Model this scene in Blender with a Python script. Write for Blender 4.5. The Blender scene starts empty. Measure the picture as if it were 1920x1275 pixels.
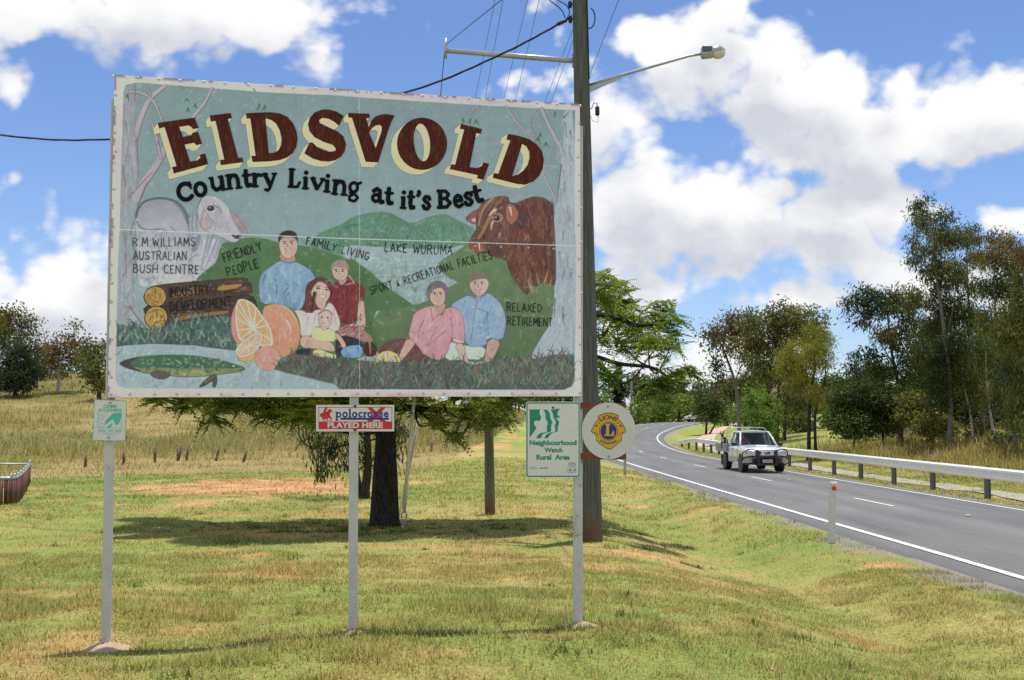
import bpy, math, random
import numpy as np
from mathutils import Vector, Matrix
from mathutils.geometry import tessellate_polygon

SC = bpy.context.scene
COL = SC.collection
random.seed(7)
RNG = np.random.default_rng(11)
pi = math.pi

# ------------------------------------------------------------------ camera
F = 2230.0                      # focal length in units of a 1920 wide frame
PIT = math.atan(152.0 / F)      # pitched up 3.9 degrees
EYE = 1.7
cam = bpy.data.objects.new('camera', bpy.data.cameras.new('camera'))
COL.objects.link(cam)
cam.location = (0, 0, EYE)
cam.rotation_euler = (pi / 2 + PIT, 0, 0)
cam.data.sensor_width = 36.0
cam.data.lens = F / 1920 * 36.0
cam.data.clip_start = 0.1
cam.data.clip_end = 6000
SC.camera = cam

# ------------------------------------------------------------------ exposure, sun
SC.view_settings.view_transform = 'Standard'
SC.view_settings.look = 'None'
SC.view_settings.exposure = 0.0
SC.view_settings.gamma = 1.0
SUN = Vector((0.065, 0.085, 0.99)).normalized()      # towards the sun
sl = bpy.data.lights.new('sun', 'SUN')
sl.energy = 4.0
sl.angle = math.radians(0.53)
sl.color = (1.0, 0.955, 0.88)
so = bpy.data.objects.new('sun', sl)
so.rotation_euler = SUN.to_track_quat('Z', 'Y').to_euler()
so.location = (20, 20, 60)
COL.objects.link(so)
SC.cycles.use_denoising = False
SC.cycles.max_bounces = 8
SC.cycles.transparent_max_bounces = 12


def s2l(c):
    c = np.asarray(c, float) / 255.0
    return np.where(c <= 0.04045, c / 12.92, ((c + 0.055) / 1.055) ** 2.4)


# ------------------------------------------------------------------ node helper
class NT:
    def __init__(self, tree):
        self.t = tree
        self.n = tree.nodes
        self.l = tree.links

    def new(self, kind, **kw):
        nd = self.n.new(kind)
        for k, v in kw.items():
            setattr(nd, k, v)
        return nd

    def put(self, sock, v):
        if hasattr(v, 'is_output') or isinstance(v, bpy.types.NodeSocket):
            self.l.new(v, sock)
        else:
            sock.default_value = v

    def m(self, op, a, b=None, c=None, clamp=False):
        nd = self.new('ShaderNodeMath', operation=op, use_clamp=clamp)
        for i, v in enumerate((a, b, c)):
            if v is not None:
                self.put(nd.inputs[i], v)
        return nd.outputs[0]

    def vm(self, op, a, b=None):
        nd = self.new('ShaderNodeVectorMath', operation=op)
        self.put(nd.inputs[0], a)
        if b is not None:
            self.put(nd.inputs[1], b)
        return nd.outputs[0]

    def ramp(self, v, lo, hi, a=0.0, b=1.0, smooth=True):
        nd = self.new('ShaderNodeMapRange')
        nd.interpolation_type = 'SMOOTHSTEP' if smooth else 'LINEAR'
        self.put(nd.inputs['Value'], v)
        nd.inputs['From Min'].default_value = lo
        nd.inputs['From Max'].default_value = hi
        nd.inputs['To Min'].default_value = a
        nd.inputs['To Max'].default_value = b
        return nd.outputs[0]

    def noise(self, vec, scale, detail=4.0, rough=0.55, dist=0.0):
        nd = self.new('ShaderNodeTexNoise')
        if vec is not None:
            self.l.new(vec, nd.inputs['Vector'])
        nd.inputs['Scale'].default_value = scale
        nd.inputs['Detail'].default_value = detail
        nd.inputs['Roughness'].default_value = rough
        nd.inputs['Distortion'].default_value = dist
        return nd.outputs['Fac']

    def mix(self, f, a, b, mode='MIX'):
        nd = self.new('ShaderNodeMix', data_type='RGBA', blend_type=mode)
        self.put(nd.inputs[0], f)
        for i, v in ((6, a), (7, b)):
            if isinstance(v, (tuple, list, np.ndarray)):
                v = tuple(float(x) for x in v[:3]) + (1.0,)
            self.put(nd.inputs[i], v)
        return nd.outputs[2]


# ------------------------------------------------------------------ world: sky and clouds
def azel(x, y):
    """direction (azimuth, elevation, radians) of a point of the sky"""
    cx, cy = (x - 960) / F, (637.5 - y) / F
    d = Vector((cx, math.cos(PIT) - cy * math.sin(PIT), math.sin(PIT) + cy * math.cos(PIT))).normalized()
    return math.atan2(d.x, d.y), math.asin(d.z)


#          centre     radii      weight
CLOUDS = [((300, 15), (330, 82), 1.1), ((60, 45), (150, 60), .8), ((560, 20), (110, 80), .7), ((20, 150), (75, 45), .55),
          ((545, 110), (60, 22), .35), ((10, 425), (55, 45), .65), ((100, 540), (140, 75), 1.0), ((60, 620), (260, 60), .85),
          ((190, 470), (60, 45), .7), ((420, 560), (250, 160), .6),
          ((1130, 225), (95, 85), 1.1), ((1040, 165), (60, 50), .8), ((1210, 335), (75, 55), 1.0),
          ((1270, 75), (100, 62), 1.0), ((1360, 40), (80, 80), 1.0), ((1360, 145), (120, 70), 1.0), ((1440, 90), (60, 70), .7),
          ((1490, 190), (110, 75), 1.1),
          ((1560, 200), (70, 80), 1.0), ((1640, 245), (130, 68), 1.1), ((1690, 165), (45, 40), .8), ((1820, 235), (120, 62), 1.1),
          ((1930, 235), (70, 60), .8), ((1530, 285), (100, 46), .9),
          ((1430, 392), (225, 84), 1.1), ((1240, 410), (170, 85), 1.1), ((1600, 378), (125, 54), .95), ((1660, 340), (60, 36), .7),
          ((1560, 450), (150, 48), .95),
          ((1240, 535), (90, 66), .95), ((1390, 505), (60, 34), .85), ((1520, 550), (95, 50), .95), ((1650, 490), (80, 50), .85),
          ((1330, 655), (320, 60), .85), ((1150, 630), (130, 80), .7), ((700, 640), (500, 90), .7), ((1890, 420), (62, 55), .9), ((1760, 400), (45, 36), .5),
          ((1850, 560), (200, 80), .8)]

wd = bpy.data.worlds.new('World')
SC.world = wd
wd.use_nodes = True
W = NT(wd.node_tree)
W.n.clear()
sky = W.new('ShaderNodeTexSky', sky_type='NISHITA', sun_disc=False)
sky.sun_elevation = math.asin(SUN.z)
sky.sun_rotation = math.atan2(SUN.x, SUN.y)
sky.air_density = 1.0
sky.dust_density = 0.15
sky.ozone_density = 2.0
sky.altitude = 200
SKY_STRENGTH = 0.13


def cloud_group(fine):
    g = bpy.data.node_groups.new('cloud_density', 'ShaderNodeTree')
    g.interface.new_socket(name='Direction', in_out='INPUT', socket_type='NodeSocketVector')
    g.interface.new_socket(name='Density', in_out='OUTPUT', socket_type='NodeSocketFloat')
    G = NT(g)
    gi, go = G.new('NodeGroupInput'), G.new('NodeGroupOutput')
    d = gi.outputs[0]
    # billows: warp the direction a little, then sum the cloud masses
    wn = G.new('ShaderNodeTexNoise')
    G.l.new(d, wn.inputs['Vector'])
    wn.inputs['Scale'].default_value = 9.0
    wn.inputs['Detail'].default_value = 4.0
    off = G.vm('SUBTRACT', wn.outputs['Color'], (0.5, 0.5, 0.5))
    sc = G.new('ShaderNodeVectorMath', operation='SCALE')
    G.l.new(off, sc.inputs[0])
    sc.inputs['Scale'].default_value = 0.045
    dw = G.vm('ADD', d, sc.outputs[0])
    sp = G.new('ShaderNodeSeparateXYZ')
    G.l.new(dw, sp.inputs[0])
    az = G.m('ARCTAN2', sp.outputs[0], sp.outputs[1])
    el = G.m('ARCSINE', sp.outputs[2])
    total = None
    for (cx, cy), (rx, ry), w in CLOUDS:
        a, e = azel(cx, cy)
        u = G.m('DIVIDE', G.m('SUBTRACT', az, a), rx / F)
        v = G.m('DIVIDE', G.m('SUBTRACT', el, e), ry / F)
        q = G.m('ADD', G.m('MULTIPLY', u, u), G.m('MULTIPLY', v, v))
        b = G.m('MULTIPLY', G.m('EXPONENT', G.m('MULTIPLY', q, -1.0)), w)
        total = b if total is None else G.m('MAXIMUM', G.m('MAXIMUM', total, b), G.m('MULTIPLY', G.m('ADD', total, b), 0.70))
    # unseen rest of the sky: cumulus added to light the sign, thinned overhead
    st = G.new('ShaderNodeVectorMath', operation='MULTIPLY')
    G.l.new(d, st.inputs[0])
    st.inputs[1].default_value = (1, 1, 1.8)
    wide = G.ramp(G.noise(st.outputs[0], 2.6, 3.0), 0.30, 0.50, 0.0, 0.95)
    ahead = G.m('MULTIPLY', G.ramp(G.m('ABSOLUTE', az), 0.42, 0.6), 1.0)
    above = G.ramp(el, 0.36, 0.5)
    wide = G.m('MULTIPLY', wide, G.ramp(el, 0.62, 0.98, 1.0, 0.15))
    total = G.m('ADD', total, G.m('MULTIPLY', wide, G.m('MAXIMUM', ahead, above)))
    n1 = G.noise(st.outputs[0], 12.0, 8.0 if fine else 4.0, 0.60, 0.3 if fine else 0.0)
    dens = G.m('ADD', total, G.m('MULTIPLY', G.m('SUBTRACT', n1, 0.5), 1.35))
    if fine:                                        # cauliflower heads
        vo = G.new('ShaderNodeTexVoronoi', feature='F1')
        G.l.new(dw, vo.inputs['Vector'])
        vo.inputs['Scale'].default_value = 22.0
        vo.inputs['Detail'].default_value = 2.0
        vo.inputs['Roughness'].default_value = 0.5
        dens = G.m('ADD', dens, G.m('MULTIPLY', G.m('SUBTRACT', 0.97, vo.outputs['Distance']), 0.85))
    else:
        dens = G.m('ADD', dens, 0.12)
    G.l.new(dens, go.inputs[0])
    return g


cg, cg_soft = cloud_group(True), cloud_group(False)
tc = W.new('ShaderNodeTexCoord')
dirn = W.vm('NORMALIZE', tc.outputs['Generated'])


def density(vec, grp=None):
    nd = W.new('ShaderNodeGroup')
    nd.node_tree = grp or cg
    W.l.new(vec, nd.inputs[0])
    return nd.outputs[0]


d0 = density(dirn)
d1 = density(W.vm('ADD', dirn, (0.006, 0.0, 0.034)), cg_soft)
sepd = W.new('ShaderNodeSeparateXYZ')
W.l.new(dirn, sepd.inputs[0])
alpha = W.m('MULTIPLY', W.ramp(d0, 0.32, 0.78), W.ramp(sepd.outputs[2], -0.01, 0.03))
shade = W.ramp(d1, 0.45, 1.25, 0.0, 1.0)
tone = W.noise(dirn, 22.0, 6.0, 0.6)
shade = W.m('MULTIPLY', shade, W.ramp(tone, 0.25, 0.7, 0.55, 1.1), clamp=True)
ccol = W.mix(shade, (1.0, 1.0, 1.0), (0.64, 0.67, 0.74))
bs = W.new('ShaderNodeBackground')
skc = W.mix(1.0, sky.outputs[0], (0.77, 0.87, 1.10), 'MULTIPLY')
W.l.new(skc, bs.inputs[0])
bs.inputs[1].default_value = SKY_STRENGTH
bc = W.new('ShaderNodeBackground')
W.l.new(ccol, bc.inputs[0])
bc.inputs[1].default_value = 1.0
mx = W.new('ShaderNodeMixShader')
W.l.new(alpha, mx.inputs[0])
W.l.new(bs.outputs[0], mx.inputs[1])
W.l.new(bc.outputs[0], mx.inputs[2])
wo = W.new('ShaderNodeOutputWorld')
W.l.new(mx.outputs[0], wo.inputs[0])

# ------------------------------------------------------------------ placement helpers


def ray(x, y):
    cx, cy = (x - 960) / F, (637.5 - y) / F
    return Vector((cx, math.cos(PIT) - cy * math.sin(PIT), math.sin(PIT) + cy * math.cos(PIT)))


def at(x, y, Y):
    """the point of the place seen in direction (x, y) at distance Y ahead"""
    d = ray(x, y)
    return Vector((0, 0, EYE)) + d * (Y / d.y)


def sstep(a, b, x):
    t = np.clip((np.asarray(x, float) - a) / (b - a), 0, 1)
    return t * t * (3 - 2 * t)


# value noise for ground colour and relief
_perm = np.random.default_rng(3).random((256, 256))


def vnoise(x, y):
    xi, yi = np.floor(x).astype(int), np.floor(y).astype(int)
    fx, fy = x - xi, y - yi
    fx, fy = fx * fx * (3 - 2 * fx), fy * fy * (3 - 2 * fy)
    g = lambda a, b: _perm[a & 255, b & 255]
    return (g(xi, yi) * (1 - fx) + g(xi + 1, yi) * fx) * (1 - fy) + (g(xi, yi + 1) * (1 - fx) + g(xi + 1, yi + 1) * fx) * fy


def fbm(x, y, s, o=4, seed=0):
    x, y = np.asarray(x, float) * s + seed * 17.3, np.asarray(y, float) * s + seed * 9.1
    t, a, n = 0.0, 1.0, 0.0
    for k in range(o):
        t = t + a * vnoise(x, y)
        n += a
        a *= 0.5
        x, y = x * 2.03 + 5.1, y * 2.03 + 1.7
    return t / n


# ------------------------------------------------------------------ mesh builder
class MB:
    def __init__(self):
        self.v, self.f, self.mi, self.sm = [], [], [], []

    def add(self, vs, fs, mi=0, smooth=False):
        o = len(self.v)
        self.v += [tuple(p) for p in vs]
        for f in fs:
            self.f.append(tuple(i + o for i in f))
            self.mi.append(mi)
            self.sm.append(smooth)
        return self

    def box(self, c, s, rot=None, mi=0, bevel=0.0):
        hx, hy, hz = s[0] / 2, s[1] / 2, s[2] / 2
        if bevel > 0:
            b = min(bevel, hx * .9, hy * .9, hz * .9)
            vs, idx = [], {}
            for sx in (-1, 1):
                for sy in (-1, 1):
                    for sz in (-1, 1):
                        for k, p in enumerate(((hx, hy - b, hz - b), (hx - b, hy, hz - b), (hx - b, hy - b, hz))):
                            idx[(sx, sy, sz, k)] = len(vs)
                            vs.append(Vector((sx * p[0], sy * p[1], sz * p[2])))
            I = lambda *a: idx[a]
            fs = []
            for s_ in (-1, 1):
                fs.append([I(s_, -1, -1, 0), I(s_, 1, -1, 0), I(s_, 1, 1, 0), I(s_, -1, 1, 0)][::s_])
                fs.append([I(-1, s_, -1, 1), I(-1, s_, 1, 1), I(1, s_, 1, 1), I(1, s_, -1, 1)][::s_])
                fs.append([I(-1, -1, s_, 2), I(1, -1, s_, 2), I(1, 1, s_, 2), I(-1, 1, s_, 2)][::s_])
            for a in (-1, 1):
                for c_ in (-1, 1):
                    fs.append([I(a, c_, -1, 0), I(a, c_, 1, 0), I(a, c_, 1, 1), I(a, c_, -1, 1)])
                    fs.append([I(a, -1, c_, 0), I(a, 1, c_, 0), I(a, 1, c_, 2), I(a, -1, c_, 2)])
                    fs.append([I(-1, a, c_, 1), I(1, a, c_, 1), I(1, a, c_, 2), I(-1, a, c_, 2)])
                    for e in (-1, 1):
                        fs.append([I(a, c_, e, 0), I(a, c_, e, 1), I(a, c_, e, 2)])
        else:
            vs = [Vector((x, y, z)) for x in (-hx, hx) for y in (-hy, hy) for z in (-hz, hz)]
            fs = [(0, 1, 3, 2), (4, 6, 7, 5), (0, 4, 5, 1), (2, 3, 7, 6), (0, 2, 6, 4), (1, 5, 7, 3)]
        c = Vector(c)
        if rot is not None:
            vs = [rot @ p for p in vs]
        return self.add([p + c for p in vs], fs, mi)

    def tube(self, pts, rad, n=8, mi=0, caps=True, smooth=True):
        pts = [Vector(p) for p in pts]
        if not hasattr(rad, '__len__'):
            rad = [rad] * len(pts)
        vs, fs = [], []
        prev = None
        for i, p in enumerate(pts):
            t = (pts[min(i + 1, len(pts) - 1)] - pts[max(i - 1, 0)])
            if t.length < 1e-9:
                t = Vector((0, 0, 1))
            t.normalize()
            if prev is None:
                u = t.cross(Vector((0, 0, 1)) if abs(t.z) < .9 else Vector((1, 0, 0))).normalized()
            else:
                u = (prev - t * prev.dot(t)).normalized()
            prev = u
            w = t.cross(u)
            for k in range(n):
                a = 2 * pi * k / n
                vs.append(p + (u * math.cos(a) + w * math.sin(a)) * rad[i])
        for i in range(len(pts) - 1):
            for k in range(n):
                a, b = i * n + k, i * n + (k + 1) % n
                fs.append((a, b, b + n, a + n))
        self.add(vs, fs, mi, smooth)
        if caps:
            o = len(self.v) - len(vs)
            self.f += [tuple(o + k for k in range(n))[::-1], tuple(o + (len(pts) - 1) * n + k for k in range(n))]
            self.mi += [mi, mi]
            self.sm += [False, False]
        return self

    def disc(self, c, ax, r, th, n=24, mi=0):
        ax = Vector(ax).normalized()
        return self.tube([Vector(c) - ax * th / 2, Vector(c) + ax * th / 2], r, n, mi, True, False)

    def ball(self, c, r, nu=10, nv=7, mi=0, rot=None):
        r = (r, r, r) if not hasattr(r, '__len__') else r
        vs, fs = [], []
        for j in range(nv + 1):
            t = pi * j / nv
            for i in range(nu):
                p = 2 * pi * i / nu
                q = Vector((r[0] * math.sin(t) * math.cos(p), r[1] * math.sin(t) * math.sin(p), r[2] * math.cos(t)))
                vs.append((rot @ q if rot is not None else q) + Vector(c))
        for j in range(nv):
            for i in range(nu):
                a, b = j * nu + i, j * nu + (i + 1) % nu
                fs.append((a, a + nu, b + nu, b))
        return self.add(vs, fs, mi, True)

    def loft(self, rings, mi=0, closed=True, caps=True, smooth=False):
        n = len(rings[0])
        vs = [p for r in rings for p in r]
        fs = []
        for i in range(len(rings) - 1):
            for k in range(n if closed else n - 1):
                a, b = i * n + k, i * n + (k + 1) % n
                fs.append((a, b, b + n, a + n))
        if caps:
            fs.append(tuple(range(n))[::-1])
            fs.append(tuple((len(rings) - 1) * n + k for k in range(n)))
        return self.add(vs, fs, mi, smooth)

    def flat(self, loops, fn, mi=0):
        """a filled flat outline with holes; fn maps its 2D points to space"""
        loops = [[Vector((p[0], p[1], 0)) for p in lp] for lp in loops]
        tr = tessellate_polygon(loops)
        vs = [fn(p.x, p.y) for lp in loops for p in lp]
        return self.add(vs, tr, mi)

    def build(self, name, mats, parent=None, local=False):
        off = Vector((0, 0, 0))
        if parent is not None and not local:
            off = world_loc(parent)
        me = bpy.data.meshes.new(name)
        me.from_pydata([(p[0] - off.x, p[1] - off.y, p[2] - off.z) for p in self.v], [], self.f)
        for m in (mats if isinstance(mats, (list, tuple)) else [mats]):
            me.materials.append(m)
        if self.f:
            me.polygons.foreach_set('material_index', self.mi)
            me.polygons.foreach_set('use_smooth', self.sm)
        me.update()
        o = bpy.data.objects.new(name, me)
        COL.objects.link(o)
        o.parent = parent
        return o


def world_loc(o):
    p = Vector((0, 0, 0))
    while o is not None:
        p = p + o.location
        o = o.parent
    return p


def tag(o, label=None, cat=None, group=None, kind=None):
    for k, v in (('label', label), ('category', cat), ('group', group), ('kind', kind)):
        if v:
            o[k] = v
    return o


def thing(name, loc, label, cat, group=None, rz=0):
    o = bpy.data.objects.new(name, None)
    o.empty_display_size = 0.2
    COL.objects.link(o)
    o.location = loc
    o.rotation_euler = (0, 0, rz)
    return tag(o, label, cat, group)


def copy_tree(o, parent=None):
    c = o.copy()
    COL.objects.link(c)
    if parent is not None:
        c.parent = parent
    for ch in o.children:
        copy_tree(ch, c)
    return c


def np_mesh(name, V, faces_n, cols, mat, parent=None, smooth=False):
    """mesh of separate n-gons from numpy arrays: V (k*n, 3), cols (k*n, 3)"""
    off = world_loc(parent) if parent is not None else Vector((0, 0, 0))
    V = np.asarray(V, np.float32) - np.array(off, np.float32)
    k = len(V) // faces_n
    me = bpy.data.meshes.new(name)
    me.vertices.add(len(V))
    me.vertices.foreach_set('co', V.ravel())
    me.loops.add(len(V))
    me.loops.foreach_set('vertex_index', np.arange(len(V), dtype=np.int32))
    me.polygons.add(k)
    me.polygons.foreach_set('loop_start', np.arange(0, len(V), faces_n, dtype=np.int32))
    if smooth:
        me.polygons.foreach_set('use_smooth', np.ones(k, bool))
    ca = me.attributes.new('Col', 'FLOAT_COLOR', 'POINT')
    ca.data.foreach_set('color', np.concatenate([np.clip(cols, 0, 1), np.ones((len(V), 1))], 1).astype(np.float32).ravel())
    me.materials.append(mat)
    me.update(calc_edges=True)
    o = bpy.data.objects.new(name, me)
    COL.objects.link(o)
    o.parent = parent
    return o


def grid_mesh(name, P, cols, mat, parent=None, smooth=True):
    """mesh of a (r, c, 3) grid with colours (r, c, 3)"""
    off = np.array(world_loc(parent) if parent is not None else (0, 0, 0), np.float32)
    r, c = P.shape[:2]
    me = bpy.data.meshes.new(name)
    V = (P.reshape(-1, 3) - off).astype(np.float32)
    me.vertices.add(r * c)
    me.vertices.foreach_set('co', V.ravel())
    i = (np.arange(r - 1)[:, None] * c + np.arange(c - 1)[None]).ravel()
    Q = np.stack([i, i + 1, i + c + 1, i + c], 1).astype(np.int32)
    me.loops.add(Q.size)
    me.loops.foreach_set('vertex_index', Q.ravel())
    me.polygons.add(len(Q))
    me.polygons.foreach_set('loop_start', np.arange(0, Q.size, 4, dtype=np.int32))
    if smooth:
        me.polygons.foreach_set('use_smooth', np.ones(len(Q), bool))
    if cols is not None:
        ca = me.attributes.new('Col', 'FLOAT_COLOR', 'POINT')
        ca.data.foreach_set('color', np.concatenate([np.clip(cols.reshape(-1, 3), 0, 1), np.ones((r * c, 1))], 1).astype(np.float32).ravel())
    me.materials.append(mat)
    me.update(calc_edges=True)
    o = bpy.data.objects.new(name, me)
    COL.objects.link(o)
    o.parent = parent
    return o


# ------------------------------------------------------------------ materials
def material(name, col, rough=0.6, metal=0.0, var=0.12, vscale=6.0, bump=0.0, bscale=40.0, spec=0.5, coat=0.0, dirt=None, dirt_amt=0.0, dscale=3.0, stretch=None):
    """plain surface: base colour broken by noise, worn patches of a second colour, fine bump"""
    mt = bpy.data.materials.new(name)
    mt.use_nodes = True
    N = NT(mt.node_tree)
    b = N.n['Principled BSDF']
    t = N.new('ShaderNodeTexCoord').outputs['Object']
    if stretch:
        t = N.vm('MULTIPLY', t, stretch)
    f = N.noise(t, vscale, 6.0, 0.62)
    c = N.mix(N.ramp(f, 0.25, 0.75, smooth=False), [x * (1 - var) for x in col], [min(1, x * (1 + var)) for x in col])
    if dirt is not None:
        g = N.noise(t, dscale, 8.0, 0.68)
        c = N.mix(N.ramp(g, 0.72 - dirt_amt * .5, 0.82 - dirt_amt * .3), c, dirt)
    N.l.new(c, b.inputs['Base Color'])
    b.inputs['Roughness'].default_value = rough
    b.inputs['Metallic'].default_value = metal
    b.inputs['Specular IOR Level'].default_value = spec
    b.inputs['Coat Weight'].default_value = coat
    if bump > 0:
        bp = N.new('ShaderNodeBump')
        bp.inputs['Strength'].default_value = min(1.0, bump)
        bp.inputs['Distance'].default_value = 0.02
        N.l.new(N.noise(t, bscale, 5.0, 0.6), bp.inputs['Height'])
        N.l.new(bp.outputs[0], b.inputs['Normal'])
    return mt


def col_material(name, rough=0.75, translucent=0.0, spec=0.3, noise_amt=0.0, nscale=30.0, bump=0.0, stretch=None, tcol=(1.15, 1.1, 0.6), up=0.0):
    """surface whose base colour is the mesh's colour attribute"""
    mt = bpy.data.materials.new(name)
    mt.use_nodes = True
    N = NT(mt.node_tree)
    b = N.n['Principled BSDF']
    a = N.new('ShaderNodeAttribute', attribute_name='Col')
    c = a.outputs['Color']
    t = N.new('ShaderNodeTexCoord').outputs['Object']
    if stretch:
        t = N.vm('MULTIPLY', t, stretch)
    if noise_amt:
        f = N.noise(t, nscale, 6.0, 0.65)
        g = N.ramp(f, 0.25, 0.75, 1 - noise_amt, 1 + noise_amt, smooth=False)
        sc = N.new('ShaderNodeVectorMath', operation='SCALE')
        N.l.new(c, sc.inputs[0])
        N.l.new(g, sc.inputs['Scale'])
        c = sc.outputs[0]
    N.l.new(c, b.inputs['Base Color'])
    b.inputs['Roughness'].default_value = rough
    b.inputs['Specular IOR Level'].default_value = spec
    if bump:
        bp = N.new('ShaderNodeBump')
        bp.inputs['Strength'].default_value = min(1.0, bump)
        bp.inputs['Distance'].default_value = 0.02
        N.l.new(N.noise(t, nscale * 1.7, 5.0, 0.65), bp.inputs['Height'])
        N.l.new(bp.outputs[0], b.inputs['Normal'])
    if up:
        g_ = N.new('ShaderNodeNewGeometry')
        mixn = N.new('ShaderNodeMix', data_type='VECTOR')
        mixn.inputs[0].default_value = up
        N.l.new(g_.outputs['Normal'], mixn.inputs[4])
        mixn.inputs[5].default_value = (0, 0, 1)
        N.l.new(N.vm('NORMALIZE', mixn.outputs[1]), b.inputs['Normal'])
    if translucent:
        tr = N.new('ShaderNodeBsdfTranslucent')
        N.l.new(N.vm('MULTIPLY', c, tcol), tr.inputs[0])
        ms = N.new('ShaderNodeMixShader')
        ms.inputs[0].default_value = translucent
        N.l.new(b.outputs[0], ms.inputs[1])
        N.l.new(tr.outputs[0], ms.inputs[2])
        N.l.new(ms.outputs[0], N.n['Material Output'].inputs[0])
    return mt
# ------------------------------------------------------------------ lie of the land
_RY = np.array([-60, 0, 16, 27, 45, 63, 80, 95, 108, 120, 133, 148, 165, 185, 215, 260, 330.])
_RX = np.array([9.7, 9.5, 9.4, 9.1, 8.65, 8.35, 8.45, 9.1, 10.5, 12.8, 16.0, 20.5, 26.5, 34.5, 48.0, 70, 110.])


def _smooth_interp(x, xp, fp):
    # monotone-ish cubic through the survey points
    m = np.gradient(fp, xp)
    i = np.clip(np.searchsorted(xp, x) - 1, 0, len(xp) - 2)
    h = xp[i + 1] - xp[i]
    t = np.clip((x - xp[i]) / h, 0, 1)
    return ((2 * t**3 - 3 * t**2 + 1) * fp[i] + (t**3 - 2 * t**2 + t) * h * m[i] + (-2 * t**3 + 3 * t**2) * fp[i + 1] + (t**3 - t**2) * h * m[i + 1])


def roadx(Y):
    return _smooth_interp(np.asarray(Y, float), _RY, _RX)


def roadz(Y):
    return -0.35 + 1.9 * sstep(72, 160, Y) - 1.5 * sstep(165, 330, Y)


def road_d(X, Y):
    """signed distance from the centre line, positive on the guard rail side"""
    rx = roadx(Y)
    sl_ = (roadx(np.asarray(Y) + .5) - roadx(np.asarray(Y) - .5))
    return (X - rx) / np.sqrt(1 + sl_**2)


def ground(X, Y, bumps=True):
    X, Y = np.asarray(X, float), np.asarray(Y, float)
    d = road_d(X, Y)
    zr = roadz(Y)
    zl = np.interp(Y, [-30, 9, 20, 32, 46, 70, 300], [0, 0, -.22, -.22, -.16, -.05, .2])
    rise = sstep(44, 150, Y)
    hill = rise * (2.7 + 4.6 * sstep(-4, -24, X) * sstep(60, 170, Y) + .8 * sstep(-4, -24, X))
    hill = hill * sstep(5, -3, X - .02 * Y) + 0.55 * sstep(38, 60, Y) * np.exp(-((X + 1.0) / 4.5) ** 2)
    zl = zl + hill
    zl = zl - .46 * np.exp(-((d + 5.7) / 1.5) ** 2) * sstep(4, 12, Y) * sstep(52, 26, Y)
    wl = sstep(-5.6, -3.4, d)
    wl = np.where(Y > 60, np.maximum(wl, sstep(-7, -3.4, d)), wl)
    left = zl * (1 - wl) + (zr - 0.03) * wl
    right = zr - .03 - .12 * sstep(3.3, 4.2, d) + .2 * sstep(5.5, 8, d) + 1.0 * sstep(7, 17, d) + 1.0 * sstep(17, 50, d)
    z = np.where(d < 0, left, right)
    if bumps:
        off = sstep(3.3, 4.2, np.abs(d))
        z = z + off * ((fbm(X, Y, .9, 3, 1) - .5) * .12 + (fbm(X, Y, .25, 2, 2) - .5) * .12)
    z = np.where(np.abs(d) < 3.25, zr - .05, z)
    return z


def gz(X, Y):
    return float(ground(np.array([X]), np.array([Y]))[0])


def hit(x, y, far=400):
    """where the line of sight (x, y) meets the ground"""
    d = ray(x, y)
    Ys = np.arange(4, far, .1)
    P = np.array(d)[None] * (Ys / d.y)[:, None]
    z = P[:, 2] + EYE
    g = ground(P[:, 0], P[:, 1], False)
    k = np.argmax(z < g) if (z < g).any() else len(Ys) - 1
    return float(P[k, 0]), float(P[k, 1])


def tall_mask(X, Y):
    """1 where grass grows tall and dry, 0 on the mown verge"""
    d = road_d(X, Y)
    wob = (fbm(X, Y, .22, 3, 5) - .5) * 7
    lim = np.interp(X, [-60, -24, -12, -6, -3.4, -2.2, -1.3, -.6, 1], [33, 36, 41, 43, 45, 52, 62, 76, 100])
    lf = sstep(-1.2, 1.8, Y + wob * .6 - lim) * sstep(-5, -8.5, d)
    rt = sstep(6.4, 8.2, d + (fbm(X, Y, .4, 2, 6) - .5) * 1.5) * sstep(82, 60, Y) * sstep(60, 34, d)
    return np.where(d < 0, lf, rt)


_DIRT = []
for (px_, py_), (rx_, ry_), w_ in [((480, 914), (190, 15), 1.6), ((600, 921), (150, 9), 1.2), ((370, 946), (60, 10), .75), ((905, 838), (70, 9), .9),
                                   ((960, 818), (40, 8), .8), ((1190, 945), (75, 26), .5), ((1160, 1038), (60, 7), .7), ((1240, 1050), (70, 10), .9),
                                   ((1360, 1075), (70, 9), .6), ((1330, 1088), (50, 6), .6), ((1560, 1030), (60, 12), .5), ((1640, 1060), (70, 9), .45), ((460, 1045), (90, 7), .55),
                                   ((560, 1070), (60, 6), .55), ((640, 1012), (90, 9), .3), ((830, 935), (60, 6), .6), ((995, 1080), (30, 7), .6), ((310, 1050), (60, 5), .3)]:
    a_ = hit(px_ - rx_, py_)
    b_ = hit(px_ + rx_, py_)
    n_ = hit(px_, py_ - ry_)
    f_ = hit(px_, py_ + ry_)
    _DIRT.append(((a_[0] + b_[0]) / 2, (n_[1] + f_[1]) / 2, abs(b_[0] - a_[0]) / 2, max(.25, abs(n_[1] - f_[1]) / 2), w_))


def dirt_mask(X, Y):
    m = np.zeros_like(X)
    n = fbm(X, Y, 1.3, 4, 8)
    n2 = fbm(X, Y, .5, 3, 9)
    for cx, cy, rx, ry, w in _DIRT:
        q = ((X - cx) / rx) ** 2 + ((Y - cy) / ry) ** 2
        m = np.maximum(m, w * np.exp(-q * .8))
    m = sstep(.46, .80, m * .95 + (n - .5) * 1.3 + (fbm(X, Y, 5.5, 2, 10) - .5) * .9)
    scuff = sstep(.60, .74, n * .62 + n2 * .42) * .55 * sstep(90, 20, Y)
    return np.clip(np.maximum(m, scuff), 0, 1)


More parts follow.
